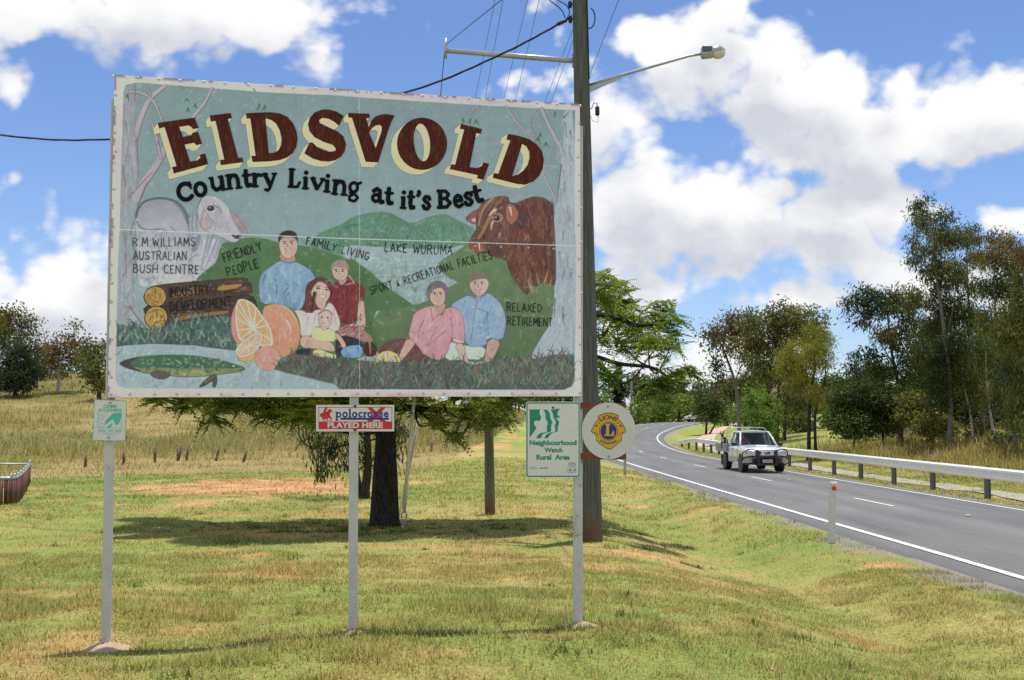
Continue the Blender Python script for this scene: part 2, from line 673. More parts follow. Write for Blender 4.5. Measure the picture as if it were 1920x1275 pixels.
DIRT = s2l((204, 140, 112))
STRAW = s2l((190, 166, 118))
GREEN = s2l((135, 143, 80))
LUSH = s2l((116, 136, 72))
OLIVE = s2l((147, 143, 84))


def lerp(a, b, t):
    return a + (b - a) * np.asarray(t)[..., None]


def ground_colour(X, Y):
    """base colour of turf and soil"""
    d = road_d(X, Y)
    tall = tall_mask(X, Y)
    a = fbm(X, Y, .16, 4, 20)
    b = fbm(X, Y, .75, 4, 21)
    e = fbm(X, Y * .35, .5, 3, 22)
    c = lerp(GREEN[None], OLIVE[None], sstep(.36, .62, b * .6 + e * .4))
    c = lerp(c, STRAW, sstep(.5, .72, e) * .42)
    c = lerp(c, LUSH, sstep(.55, .75, a) * .5)
    # windrows of dead clippings
    th = sstep(.60, .70, fbm(X * .45, Y * 1.5, .9, 4, 30) * .6 + fbm(X, Y, 2.4, 3, 31) * .42) * sstep(60, 25, Y)
    c = lerp(c, s2l((172, 142, 98)), th * .6)
    lush2 = sstep(24, 30, Y) * sstep(46, 38, Y) * sstep(-6, -12, X) * .65      # the wet hollow before the tall grass
    c = lerp(c, LUSH, lush2)
    t = lerp(STRAW[None] * .62, OLIVE[None] * .60, sstep(.42, .6, fbm(X, Y * .45, .12, 4, 23)))
    t = lerp(t, s2l((118, 112, 52)), sstep(.57, .70, fbm(X, Y * .6, .09, 3, 24)) * .75)
    c = lerp(c, t, tall)
    dm = dirt_mask(X, Y) * (1 - tall)
    dm = dm * .85
    soil = lerp(DIRT[None] * .82, s2l((208, 156, 118))[None], sstep(.4, .6, fbm(X, Y, 2.2, 3, 25)))
    c = lerp(c, soil, dm)
    # gravel shoulder beside the seal
    sh = sstep(3.75, 3.3, np.abs(d) + (fbm(X, Y, 1.1, 4, 26) - .5) * 2.0)
    c = lerp(c * np.array((1.08, 1.15, .99)), s2l((150, 144, 136)), sh * .9)
    return c, tall, dm


def axis(fine, coarse):
    out = [fine[0]]
    s = fine[2]
    while out[-1] < fine[1]:
        out.append(out[-1] + s)
    lo, st = fine[0], s
    while lo > coarse[0]:
        st *= 1.12
        lo -= st
        out.insert(0, lo)
    hi, st = out[-1], s
    while hi < coarse[1]:
        st *= 1.08
        hi += st
        out.append(hi)
    return np.array(out)


gx = axis((-14, 20, .3), (-900, 900))
gy = axis((5, 60, .3), (-60, 1600))
GX, GY = np.meshgrid(gx, gy)
GZ = ground(GX, GY)
GC, _, _ = ground_colour(GX, GY)

turf = col_material('turf', .95, noise_amt=.55, nscale=26.0, bump=1.0, spec=.1)
o = grid_mesh('ground', np.stack([GX, GY, GZ], -1), GC, turf)
tag(o, 'grassy verge and paddock around the road', 'ground', kind='structure')

# ------------------------------------------------------------------ road
ry = np.concatenate([np.arange(-40, 90, 1.0), np.arange(90, 330, 1.5)])
rx = roadx(ry)
tx = np.gradient(rx, ry)
nrm = np.stack([1 / np.sqrt(1 + tx**2), -tx / np.sqrt(1 + tx**2)], 1)


def strip(offs, lift, Y0=None, Y1=None):
    k = np.ones(len(ry), bool)
    if Y0 is not None:
        k = (ry >= Y0) & (ry <= Y1)
    offs = np.asarray(offs, float)
    X = rx[k][:, None] + nrm[k][:, 0:1] * offs
    Y = ry[k][:, None] + nrm[k][:, 1:2] * offs
    Z = np.repeat((roadz(ry[k]))[:, None], len(offs), 1) + .04 * (1 - (offs / 3.2) ** 2)[None] + lift
    Z = np.where(np.abs(offs)[None] > 3.21, Z - .14, Z)
    return np.stack([X, Y, Z], -1)


def asphalt():
    mt = bpy.data.materials.new('asphalt')
    mt.use_nodes = True
    N = NT(mt.node_tree)
    b = N.n['Principled BSDF']
    t = N.new('ShaderNodeTexCoord').outputs['Object']
    speck = N.noise(t, 55.0, 3.0, .7)
    big = N.noise(N.vm('MULTIPLY', t, (1.2, .10, 1)), 1.4, 5.0, .6)
    patch = N.noise(t, .35, 4.0, .6)
    c = N.mix(N.ramp(big, .35, .65), (.155, .152, .158), (.20, .197, .20))
    c = N.mix(N.ramp(patch, .4, .65), c, (.178, .174, .176))
    c = N.mix(N.m('MULTIPLY', N.ramp(speck, .58, .72), .55), c, (.36, .345, .33))
    c = N.mix(N.m('MULTIPLY', N.ramp(speck, .42, .30), .55), c, (.07, .07, .075))
    at_ = N.new('ShaderNodeAttribute', attribute_name='Col')
    c = N.vm('MULTIPLY', N.vm('MULTIPLY', c, at_.outputs['Color']), (2.02, 2.05, 1.93))
    N.l.new(c, b.inputs['Base Color'])
    b.inputs['Roughness'].default_value = .85
    b.inputs['Specular IOR Level'].default_value = .25
    bp = N.new('ShaderNodeBump')
    bp.inputs['Strength'].default_value = .5
    bp.inputs['Distance'].default_value = .008
    N.l.new(speck, bp.inputs['Height'])
    N.l.new(bp.outputs[0], b.inputs['Normal'])
    return mt


ro_ = np.concatenate([[-3.5, -3.2], np.linspace(-3.0, 3.0, 31), [3.2, 3.45]])
RP = strip(ro_, -.02)
wheel = sum(np.exp(-((ro_ - w_) / .28) ** 2) for w_ in (-2.15, -.75, .75, 2.15))
RCc = 1.0 - .10 * wheel[None] + .10 * np.exp(-(ro_ / .25) ** 2)[None] - .13 * sstep(2.8, 3.2, np.abs(ro_))[None] + .20 * (fbm(RP[..., 0], RP[..., 1] * .2, 1.2, 4, 41) - .5) + .22 * (fbm(RP[..., 0], RP[..., 1], .35, 3, 42) - .5)
o = grid_mesh('road', RP, np.repeat((RCc * .5)[..., None], 3, -1), asphalt())
tag(o, 'grey sealed country road bending away uphill', 'road', kind='structure')
paint = material('road_paint', (.74, .73, .68), .7, var=.1, vscale=20, dirt=(.40, .39, .37), dirt_amt=.42, dscale=7)
mk = MB()


def line_strip(o0, o1, y0, y1):
    P = strip([o0, o1], -.008, y0, y1)
    r = P.shape[0]
    vs = P.reshape(-1, 3)
    mk.add(vs, [(2 * i, 2 * i + 1, 2 * i + 3, 2 * i + 2) for i in range(r - 1)])


line_strip(-2.78, -2.64, -40, 330)
line_strip(2.62, 2.74, -40, 330)
for y0 in np.arange(4.5, 200, 12.0):
    L = 3.0
    ys = np.linspace(y0, y0 + L, 5)
    xs = roadx(ys) + (0.02)
    zz = roadz(ys) + .032
    vs = []
    for a, b_, c_ in zip(xs, ys, zz):
        vs += [(a - .05, b_, c_), (a + .05, b_, c_)]
    mk.add(vs, [(2 * i, 2 * i + 1, 2 * i + 3, 2 * i + 2) for i in range(4)])
for (mx_, my_) in [(1243, 845), (1215, 862), (1815, 975), (1480, 905)]:        # worn raised reflectors
    hx_, hy_ = hit(mx_, my_)
    mk.box((hx_, hy_, float(roadz(hy_)) + .045), (.1, .1, .02))
o = mk.build('road_marking', paint)
tag(o, 'white edge lines and centre dashes on the road', 'road marking', kind='structure')


def ribbon(name, pts, w, col, label, lift=.03):
    """a footpath laid along the ground"""
    pts = np.array(pts, float)
    s = np.linspace(0, 1, 90)
    q = np.linspace(0, 1, len(pts))
    X, Y = _smooth_interp(s, q, pts[:, 0]), _smooth_interp(s, q, pts[:, 1])
    dx, dy = np.gradient(X), np.gradient(Y)
    L = np.hypot(dx, dy)
    nx, ny = dy / L, -dx / L
    offs = np.linspace(-w / 2, w / 2, 4)
    wob = 1 + .25 * (fbm(X, Y, .8, 2, 40) - .5)
    PX = X[:, None] + nx[:, None] * offs * wob[:, None]
    PY = Y[:, None] + ny[:, None] * offs * wob[:, None]
    P = np.stack([PX, PY, ground(PX, PY) + lift], -1)
    o = grid_mesh(name, P, None, material(name, col, .9, var=.18, vscale=3, bump=.4, bscale=30))
    return tag(o, label, 'path', kind='structure')


ribbon('footpath', [(14.6, 12), (14.4, 30), (14.2, 45), (14.0, 60), (14.1, 75), (14.6, 88)], 1.0, (.38, .35, .28), 'pale narrow footpath behind the guard rail')
ribbon('dirt_track', [(14.6, 88), (16.2, 100), (19.0, 113), (23.5, 130), (30, 150)], 1.5, (.56, .43, .30), 'bare earth track climbing beside the road bend')

# ------------------------------------------------------------------ mown grass: blades on the verge
grass_m = col_material('grass_blade', .8, .40, .1, tcol=(1.15, 1.15, .8), up=.6)


def scatter_grass(name, X, Y, h, hw, cols, lean=.5, mat=grass_m):
    n = len(X)
    Z = ground(X, Y) - .01
    a = RNG.random(n) * 2 * pi                        # the way the blade leans; its face turns up
    th = np.radians(12 + 62 * RNG.random(n) ** (1.4 if lean < .7 else .8) * min(1, lean + .25))
    tw_ = a + pi / 2 + (RNG.random(n) - .5) * .9
    sx, sy = np.cos(tw_) * hw, np.sin(tw_) * hw
    hx, hz = np.sin(th) * h, np.cos(th) * h
    V = np.empty((n, 3, 3), np.float32)
    V[:, 0] = np.stack([X - sx, Y - sy, Z], 1)
    V[:, 1] = np.stack([X + sx, Y + sy, Z], 1)
    V[:, 2] = np.stack([X + np.cos(a) * hx, Y + np.sin(a) * hx, Z + hz], 1)
    C = np.repeat(cols[:, None], 3, 1)
    return np_mesh(name, V.reshape(-1, 3), 3, C.reshape(-1, 3), mat)


def frustum_points(n, y0, y1, power, side=.50, margin=2.0):
    u = RNG.random(n)
    Y = (y0**power + u * (y1**power - y0**power)) ** (1 / power)
    w = side * Y + margin
    X = (RNG.random(n) * 2 - 1) * w
    return X, Y


def blade_colours(X, Y):
    c, tall, dm = ground_colour(X, Y)
    n = len(X)
    k = RNG.random(n)
    c = c * (.60 + .85 * RNG.random(n))[:, None]
    c = np.where((k < .22)[:, None], STRAW[None] * (.75 + .45 * RNG.random((n, 1))), c)
    c = np.where((k > .9)[:, None], LUSH[None] * (.7 + .5 * RNG.random((n, 1))), c)
    return c, tall, dm
# ------------------------------------------------------------------ the big painted sign
# real size: two 12 ft x 4 ft sheets, 3.66 m by 2.44 m, on three square posts
S_BL, S_BR = at(202, 745, 9.0), at(1090, 743, 9.93)
S_U = (S_BR - S_BL).normalized()
S_V = (Vector((0, 0, 1)) - S_U * S_U.z).normalized()
S_W = S_U.cross(S_V)                       # towards the viewer of the sign


def plane_uv(x, y, w=0.0):
    d = ray(x, y)
    p0 = S_BL + S_W * w
    t = (p0 - Vector((0, 0, EYE))).dot(S_W) / d.dot(S_W)
    p = Vector((0, 0, EYE)) + d * t - S_BL
    return p.dot(S_U), p.dot(S_V)


def uv3(u, v, w=0.0):
    return S_BL + S_U * u + S_V * v + S_W * w


def onp(w):
    return lambda x, y: uv3(*plane_uv(x, y, w), w)


def crop(x0, y0, s):
    return lambda *p: [(x0 + a / s, y0 + b / s) for a, b in p]


zA, zB = crop(180, 120, 3.983), crop(640, 120, 3.983)
zC, zD = crop(180, 430, 3.865), crop(640, 430, 3.865)
zK, zP, zQ = crop(420, 480, 5.543), crop(220, 340, 5.796), crop(850, 350, 6.071)


def chaikin(p, k=2, closed=True):
    p = np.array(p, float)
    for _ in range(k):
        q = np.roll(p, -1, 0)
        a, b = p * .75 + q * .25, p * .25 + q * .75
        n = np.empty((2 * len(p), 2))
        n[0::2], n[1::2] = a, b
        p = n if closed else np.concatenate([p[:1], n[:-2], p[-1:]])
    return p


corner = [plane_uv(*c) for c in ((202, 745), (1090, 743), (1087, 195), (215, 140))]
S_WID = max(corner[1][0], corner[2][0])
CW, CH = 1010, 680                          # paint resolution
UL = .5 * (corner[0][0] + corner[3][0])
UR = .5 * (corner[1][0] + corner[2][0])
VB, VT = .5 * (corner[0][1] + corner[1][1]), .5 * (corner[2][1] + corner[3][1])
IMG = np.zeros((CH, CW, 3))
PR = np.random.default_rng(5)


def canvas(pts):
    q = []
    for x, y in pts:
        u, v = plane_uv(x, y)
        q.append(((u - UL) / (UR - UL) * (CW - 1), (v - VB) / (VT - VB) * (CH - 1)))
    return np.array(q)


def _cover(q):
    """anti-aliased coverage of a polygon in canvas units"""
    x0, y0 = np.floor(q.min(0)).astype(int) - 1
    x1, y1 = np.ceil(q.max(0)).astype(int) + 2
    x0, y0, x1, y1 = max(0, x0), max(0, y0), min(CW, x1), min(CH, y1)
    if x1 <= x0 or y1 <= y0:
        return None
    cov = 0
    for oy in (.25, .75):
        for ox in (.25, .75):
            xs = np.arange(x0, x1)[None] + ox - .5
            ys = np.arange(y0, y1)[:, None] + oy - .5
            ins = np.zeros((y1 - y0, x1 - x0), bool)
            for (ax, ay), (bx, by) in zip(q, np.roll(q, -1, 0)):
                if ay == by:
                    continue
                c = (ay > ys) != (by > ys)
                ins ^= c & (xs < (bx - ax) * (ys - ay) / (by - ay) + ax)
            cov = cov + ins
    return (slice(y0, y1), slice(x0, x1)), cov / 4.0


def blend(sl, cov, col):
    IMG[sl] = IMG[sl] * (1 - cov[..., None]) + np.asarray(col, float) * cov[..., None]


def fill(pts, col, alpha=1.0, smooth=2, grad=None, edge=None, ew=1.1, rough=7, dab=None):
    """paint an outline; grad = colour at the foot; edge = dark contour"""
    q = canvas(pts)
    if smooth:
        q = chaikin(q, smooth)
    r = _cover(q)
    if r is None:
        return
    sl, cov = r
    h, w = cov.shape
    dab = int(cov.sum() / 45) if dab is None and alpha == 1 and h * w < 120000 else (dab or 0)
    yy = np.linspace(0, 1, h)[:, None, None]
    c = np.asarray(col, float)[None, None]
    if grad is not None:
        c = np.asarray(grad, float)[None, None] * (1 - yy) + c * yy
    X, Y = np.meshgrid(np.arange(w) + sl[1].start, np.arange(h) + sl[0].start)
    nz = fbm(X, Y * 1.0, .05, 4, PR.integers(90)) - .5
    c = c + nz[..., None] * rough * 2.4
    blend(sl, cov * alpha, c)
    if edge is not None:
        line(list(map(tuple, q)) + [tuple(q[0])], ew * .85, ew * .85, edge, .55, raw=True)
    if dab:                                   # loose brush modelling inside the shape
        x0_, y0_ = q.min(0)
        x1_, y1_ = q.max(0)
        for _ in range(dab):
            ux, uy = PR.uniform(x0_, x1_), PR.uniform(y0_, y1_)
            xi_, yi_ = int(ux) - sl[1].start, int(uy) - sl[0].start
            if 0 <= xi_ < w and 0 <= yi_ < h and cov[yi_, xi_] > .9:
                L_ = 5 + PR.random() * 16
                a_ = PR.normal() * .5 + 1.3
                cc_ = np.asarray(col, float) + PR.normal() * 22
                e_ = (ux + math.cos(a_) * L_, uy + math.sin(a_) * L_)
                ex_, ey_ = int(e_[0]) - sl[1].start, int(e_[1]) - sl[0].start
                if 0 <= ex_ < w and 0 <= ey_ < h and cov[ey_, ex_] > .9:
                    line([(ux, uy), e_], 2.4, .6, cc_, .45, raw=True)


def line(pts, w0, w1, col, alpha=1.0, raw=False, smooth=0):
    """a brush stroke of tapering half width, canvas units"""
    q = np.array(pts, float) if raw else canvas(pts)
    if smooth:
        q = chaikin(q, smooth, False)
    pad = max(w0, w1) + 1.5
    x0, y0 = np.floor(q.min(0) - pad).astype(int)
    x1, y1 = np.ceil(q.max(0) + pad).astype(int) + 1
    x0, y0, x1, y1 = max(0, x0), max(0, y0), min(CW, x1), min(CH, y1)
    if x1 <= x0 or y1 <= y0:
        return
    cov = np.zeros((y1 - y0, x1 - x0))
    n = len(q) - 1
    for i in range(n):
        a, b = q[i], q[i + 1]
        wa, wb = w0 + (w1 - w0) * i / n, w0 + (w1 - w0) * (i + 1) / n
        p2 = max(wa, wb) + 1.5
        sx0, sy0 = max(x0, int(min(a[0], b[0]) - p2)), max(y0, int(min(a[1], b[1]) - p2))
        sx1, sy1 = min(x1, int(max(a[0], b[0]) + p2) + 2), min(y1, int(max(a[1], b[1]) + p2) + 2)
        if sx1 <= sx0 or sy1 <= sy0:
            continue
        xs, ys = np.arange(sx0, sx1)[None], np.arange(sy0, sy1)[:, None]
        d = b - a
        L = max(1e-9, d @ d)
        t = np.clip(((xs - a[0]) * d[0] + (ys - a[1]) * d[1]) / L, 0, 1)
        ds = np.hypot(xs - a[0] - t * d[0], ys - a[1] - t * d[1])
        k = np.clip(wa + (wb - wa) * t - ds + .5, 0, 1)
        v = cov[sy0 - y0:sy1 - y0, sx0 - x0:sx1 - x0]
        np.maximum(v, k, out=v)
    blend((slice(y0, y1), slice(x0, x1)), cov * alpha, col)


def oval(cx, cy, rx, ry, n=20, rot=0.0):
    c, s = math.cos(rot), math.sin(rot)
    return [(cx + rx * math.cos(a) * c - ry * math.sin(a) * s, cy + rx * math.cos(a) * s + ry * math.sin(a) * c) for a in np.linspace(0, 2 * pi, n, endpoint=False)]


def blades(poly, n, cols, lmin, lmax, w=1.3, spread=.8):
    """grass strokes within an outline (survey units)"""
    p = np.array(poly)
    lo, hi = p.min(0), p.max(0)
    k = 0
    while k < n:
        x, y = lo + PR.random(2) * (hi - lo)
        ins = False
        for (ax, ay), (bx, by) in zip(p, np.roll(p, -1, 0)):
            if (ay > y) != (by > y) and x < (bx - ax) * (y - ay) / (by - ay) + ax:
                ins = not ins
        if not ins:
            continue
        k += 1
        L = lmin + PR.random() * (lmax - lmin)
        a = (PR.random() - .5) * 2 * spread
        c = np.array(cols[PR.integers(len(cols))]) + (PR.random(3) - .5) * 14
        line([(x, y), (x + math.sin(a) * L * .5, y - L * .6), (x + math.sin(a) * L * 1.1, y - L * math.cos(a))], w, .3, c, .9)


def paint_mural():
    yy, xx = np.mgrid[0:CH, 0:CW]
    IMG[:] = (206, 197, 204)
    IMG[:] += (fbm(xx, yy, .012, 4, 70) - .5)[..., None] * 22
    ground_pts = (zA((1912, 240), (1300, 215), (700, 170), (300, 140), (215, 160), (198, 215), (197, 300), (185, 760), (178, 1240)) + zC((160, 300), (150, 850), (150, 1090), (165, 1130), (210, 1150), (1000, 1155), (1855, 1160))
                  + zD((800, 1163), (1620, 1166), (1670, 1140), (1697, 1080), (1700, 120)) + zB((1737, 1240), (1740, 345), (1000, 305), (0, 240)))
    fill(ground_pts, (122, 150, 150), 1, 0, grad=(150, 176, 182), rough=4)
    # lighter brushed sky around the lettering
    for _ in range(70):
        x, y = 240 + PR.random() * 820, 190 + PR.random() * 250
        line([(x, y), (x + 30 + PR.random() * 90, y + PR.normal() * 4)], 5, 2, np.array((134, 160, 160)) + PR.normal() * 8, .18)
    # far hills, lake, near hills
    fill([(575, 470), (592, 440), (620, 428), (640, 421), (660, 406), (690, 398.7), (725, 395.7), (745, 406), (770, 420), (790, 411), (816, 402.5), (838, 401), (861, 414), (895, 431), (915, 520), (800, 540), (640, 500)], (92, 138, 112), 1, 1, grad=(104, 146, 122))
    for _ in range(60):
        x = 610 + PR.random() * 280
        y = 415 + PR.random() * 60
        line([(x, y), (x + 8 + PR.random() * 16, y + 10 + PR.random() * 14)], 2.2, .6, (72, 122, 92) if PR.random() < .6 else (118, 158, 130), .35)
    fill(zB((340, 1098), (420, 1140), (520, 1195), (470, 1230), (380, 1190)), (74, 120, 92), .5)
    fill(zD((0, 110), (330, 130), (760, 150), (900, 100), (930, 200), (760, 350), (860, 385), (700, 470), (530, 560), (300, 420), (0, 200)), (150, 174, 176), 1, 1, rough=5)
    for _ in range(40):
        x, y = 690 + PR.random() * 150, 462 + PR.random() * 60
        line([(x, y), (x + 15 + PR.random() * 40, y + PR.normal())], 1.6, .6, (128, 152, 152) if PR.random() < .5 else (172, 190, 190), .4)
    fill(zD((690, 262), (740, 210), (850, 150), (930, 90), (1250, 60), (1560, 60), (1600, 900), (1300, 960), (900, 960), (250, 960), (200, 600), (530, 550), (640, 515), (800, 400), (870, 385), (760, 345)), (108, 136, 94), 1, 1, grad=(84, 112, 72))
    for _ in range(150):
        x, y = 700 + PR.random() * 340, 500 + PR.random() * 165
        line([(x, y), (x + PR.normal() * 14, y - 4 - PR.random() * 14)], 5, 1, [(120, 140, 84), (90, 122, 80), (132, 138, 78), (76, 108, 72)][PR.integers(4)], .22)
    fill(zC((700, 400), (760, 320), (830, 280), (880, 230), (900, 110), (960, 90), (1040, 70), (1120, 58), (1200, 62), (1320, 95), (1470, 115), (1600, 135), (1855, 230)) + zD((50, 190), (200, 300), (350, 430), (500, 530), (530, 552), (420, 570), (200, 600), (300, 960)) + zC((1200, 950), (1100, 600)), (84, 122, 76), 1, 1, grad=(70, 108, 66))
    for _ in range(150):
        x, y = 385 + PR.random() * 350, 455 + PR.random() * 170
        if y < 455 + max(0, x - 650) * 1.1:
            continue
        line([(x, y), (x + PR.normal() * 12, y - 3 - PR.random() * 12)], 4, 1, [(96, 132, 80), (70, 108, 66), (110, 136, 84), (60, 100, 66)][PR.integers(4)], .25)
    # lower left water
    fill(zC((150, 820), (430, 825), (720, 835), (1010, 875), (1320, 1010), (1500, 1062), (1740, 1120), (1780, 1160), (210, 1150), (150, 1080)), (152, 176, 180), 1, 0, rough=4)
    for _ in range(30):
        x, y = 225 + PR.random() * 330, 655 + PR.random() * 65
        line([(x, y), (x + 20 + PR.random() * 60, y + PR.normal())], 1.5, .6, (170, 190, 192), .35)

    # --- left gum tree
    bark, barkd = (174, 166, 172), (120, 92, 102)
    fill(zA((205, 180), (300, 148), (297, 300), (272, 430), (290, 560), (302, 700), (312, 860), (300, 1000), (270, 1150), (285, 1275)) + zC((240, 40), (260, 200), (290, 420), (305, 520), (340, 620), (410, 740), (230, 690), (155, 690), (160, 400), (168, 30)) + zA((180, 1240), (190, 760), (199, 300)), (150, 162, 168), 1, 1, rough=8)
    for (p, a, b) in ((zA((300, 1010), (345, 900), (420, 800), (490, 690), (500, 640)), 9, 5), (zA((480, 700), (452, 570), (410, 430)), 3, 2), (zA((285, 560), (330, 400), (395, 255), (510, 165)), 6, 4),
                      (zA((250, 210), (340, 215), (420, 270), (460, 350), (490, 430)), 3, 2), (zA((720, 400), (760, 350), (810, 290), (860, 185)), 3.6, 2.6), (zA((400, 235), (375, 170)), 2, 1),
                      (zA((620, 165), (640, 190)), 1, 1), (zA((1180, 200), (1165, 185)), 1, .6), (zA((450, 600), (470, 520)), 2, 1)):
        line(p, a + .8, b + .6, barkd, .75, smooth=1)
        line([(x - .6, y - .5) for x, y in p], a - .6, b - .5, bark, 1, smooth=1)
    for p in (zA((245, 1000), (330, 900), (420, 810)), zA((300, 560), (315, 850)), zA((210, 420), (240, 560), (230, 700)), zA((255, 1275), (330, 1000), (380, 880)), zA((285, 150), (285, 290)), zA((200, 760), (215, 900), (240, 1000)),
              zC((212, 30), (225, 160)), zC((270, 90), (300, 330)), zC((250, 560), (300, 640), (390, 740)), zC((215, 180), (222, 320))):
        line(p, 2.0, .8, (132, 104, 114) if PR.random() < .6 else (98, 86, 96), .75, smooth=1)
    for _ in range(130):
        x, y = 228 + PR.random() * 26, 190 + PR.random() * 420
        line([(x, y), (x + PR.normal() * 2, y + 10 + PR.random() * 22)], 2.4, .8, [(176, 178, 186), (146, 128, 136), (128, 150, 156), (172, 150, 156)][PR.integers(4)], .45)

    # --- right gum tree
    fill(zB((1652, 345), (1738, 347), (1740, 1240)) + zD((1700, 60), (1698, 900), (1560, 930), (1375, 945), (1392, 890), (1445, 795), (1522, 680), (1542, 560), (1547, 300), (1545, 0)) + zB((1590, 1250), (1590, 1100), (1612, 1000), (1622, 850), (1642, 700), (1652, 560), (1660, 430)), (160, 178, 186), 1, 1, rough=8)
    for (p, a, b) in ((zB((1490, 335), (1540, 450), (1600, 560), (1650, 670)), 4, 5), (zB((1220, 315), (1330, 470), (1445, 570)), 2.6, 2), (zB((1455, 335), (1400, 430), (1430, 510), (1475, 560)), 1.4, 1),
                      (zB((1495, 800), (1550, 920), (1605, 1020)), 2.4, 3), (zB((1025, 310), (965, 360), (945, 430)), 1.6, 1), (zB((1445, 560), (1490, 640)), 1.6, .8)):
        line(p, a + .8, b + .8, barkd, .7, smooth=1)
        line([(x - .6, y - .4) for x, y in p], a - .5, b - .5, (162, 164, 172), 1, smooth=1)
    for _ in range(80):
        x, y = 1046 + PR.random() * 26, 220 + PR.random() * 420
        line([(x, y), (x + PR.normal() * 2.5, y + 8 + PR.random() * 24)], 2.6, .8, [(178, 192, 200), (150, 130, 140), (140, 164, 172), (176, 150, 158), (108, 98, 110)][PR.integers(5)], .42)
    for p in (zB((1640, 750), (1620, 900), (1615, 1000)), zB((1655, 400), (1690, 360)), zD((1550, 500), (1545, 640)), zB((1700, 500), (1712, 550))):
        line(p, 1.8, .8, (104, 78, 88), .75, smooth=1)
    for cx, cy, m in ((230, 250, 'A'), (680, 350, 'A'), (735, 320, 'A'), (672, 275, 'A'), (1215, 320, 'A'), (1258, 330, 'A'), (900, 425, 'B'), (960, 432, 'B'), (1000, 432, 'B'), (1590, 375, 'B'), (1462, 570, 'B'), (1522, 605, 'B'), (1480, 535, 'B')):
        z = zA if m == 'A' else zB
        for k in range(3):
            a = PR.uniform(-1.0, 1.0)
            L = 26 + PR.random() * 26
            line(z((cx, cy - 18), (cx + math.sin(a) * L * .5, cy - 18 + L * .6), (cx + math.sin(a) * L, cy - 18 + L)), 2.0, .4, (74, 112, 84), .95)

    # --- grey humped cow
    g1, g2 = (158, 163, 174), (186, 190, 197)
    fill(zP((205, 330), (230, 270), (290, 220), (400, 185), (520, 185), (620, 215), (700, 270), (750, 340), (775, 420), (850, 350), (960, 540), (1130, 640), (1110, 740), (1080, 850), (1000, 930), (940, 980), (880, 1040), (850, 1095), (400, 1125), (250, 1160), (225, 1000), (210, 700), (203, 420)), g1, 1, 1, grad=(192, 196, 202))
    fill(zP((215, 350), (300, 240), (420, 200), (600, 220), (720, 320), (760, 440), (750, 560), (560, 560), (470, 515), (380, 530), (300, 525), (235, 500)), (146, 152, 164), .9, 2, grad=(172, 174, 184))
    line(zP((205, 400), (215, 320), (260, 245), (340, 200), (440, 184), (540, 190), (640, 225), (710, 290), (755, 370), (768, 450)), 2.2, 3.2, (84, 92, 110), .85, smooth=1)
    line(zP((640, 235), (715, 320), (750, 420)), 5, 3, (104, 112, 130), .55, smooth=1)
    line(zP((215, 440), (240, 500), (310, 530), (390, 530), (470, 514), (545, 550)), 1.6, 1.0, (96, 100, 118), .8, smooth=1)
    line(zP((585, 495), (650, 560)), 1.2, .6, (96, 100, 118), .7)
    for xa in (780, 820, 868):
        line(zP((xa, 372), (xa - 14, 470), (xa + 4, 570)), 1.8, 1.0, (124, 130, 146), .7, smooth=1)
    fill(zP((890, 555), (910, 640), (870, 745), (820, 775), (806, 730), (840, 640)), (128, 134, 154), .9)
    for p in (zP((985, 590), (935, 800), (905, 1000)), zP((1085, 625), (1010, 810), (955, 965)), zP((1030, 600), (975, 800)), zP((1120, 660), (1060, 840))):
        line(p, 3.0, 1.0, (136, 142, 164), .6, smooth=1)
    for p in (zP((950, 640), (915, 850)), zP((1050, 640), (1000, 800))):
        line(p, 3.0, 1.0, (208, 210, 214), .7, smooth=1)
    fill(zP((855, 295), (880, 230), (915, 168), (935, 180), (925, 260), (885, 345)), (112, 118, 130), 1)
    fill(zP((862, 300), (890, 240), (930, 165), (970, 153), (1040, 160), (1120, 190), (1190, 260), (1218, 310), (1260, 430), (1345, 570), (1342, 625), (1280, 668), (1220, 665), (1120, 612), (1040, 572), (960, 540), (905, 500), (885, 420)), (180, 180, 190), 1, 2, edge=(110, 112, 126), ew=.8)
    fill(zP((1212, 305), (1300, 368), (1362, 440), (1402, 520), (1422, 578), (1380, 565), (1310, 500), (1250, 420)), (166, 146, 149), 1, 2, edge=(124, 100, 106), ew=.8)
    fill(zP((930, 305), (905, 400), (902, 480), (940, 545), (1000, 512), (1037, 470), (1032, 420), (980, 372), (948, 310)), (178, 166, 166), 1, 2, edge=(118, 104, 112), ew=.9)
    line(zP((960, 350), (930, 430), (950, 500)), 2, 1, (206, 186, 178), .7, smooth=1)
    fill(zP((1080, 300), (1130, 340), (1180, 470), (1120, 520), (1040, 480), (1040, 380)), (160, 160, 174), .6)
    line(zP((1050, 180), (1130, 240), (1160, 330)), 3, 1, (200, 200, 208), .6, smooth=1)
    line(zP((1040, 262), (1110, 290), (1135, 345)), 2.2, 1, (112, 114, 130), .7, smooth=1)
    fill([(x, y) for x, y in zP(*oval(1012, 296, 40, 30))], (54, 50, 64), 1, 0)
    fill(zP(*oval(1004, 288, 11, 9)), (150, 150, 160), 1, 0)
    line(zP((1020, 330), (1060, 325)), 1.4, .6, (216, 216, 220), .9)
    fill(zP((1235, 575), (1345, 568), (1347, 620), (1295, 632), (1250, 602)), (62, 66, 82), 1, 1)
    line(zP((1270, 585), (1320, 582)), 1.4, .8, (170, 176, 190), .8)
    line(zP((1130, 610), (1210, 655), (1280, 668)), 1.0, .8, (110, 110, 126), .7, smooth=1)

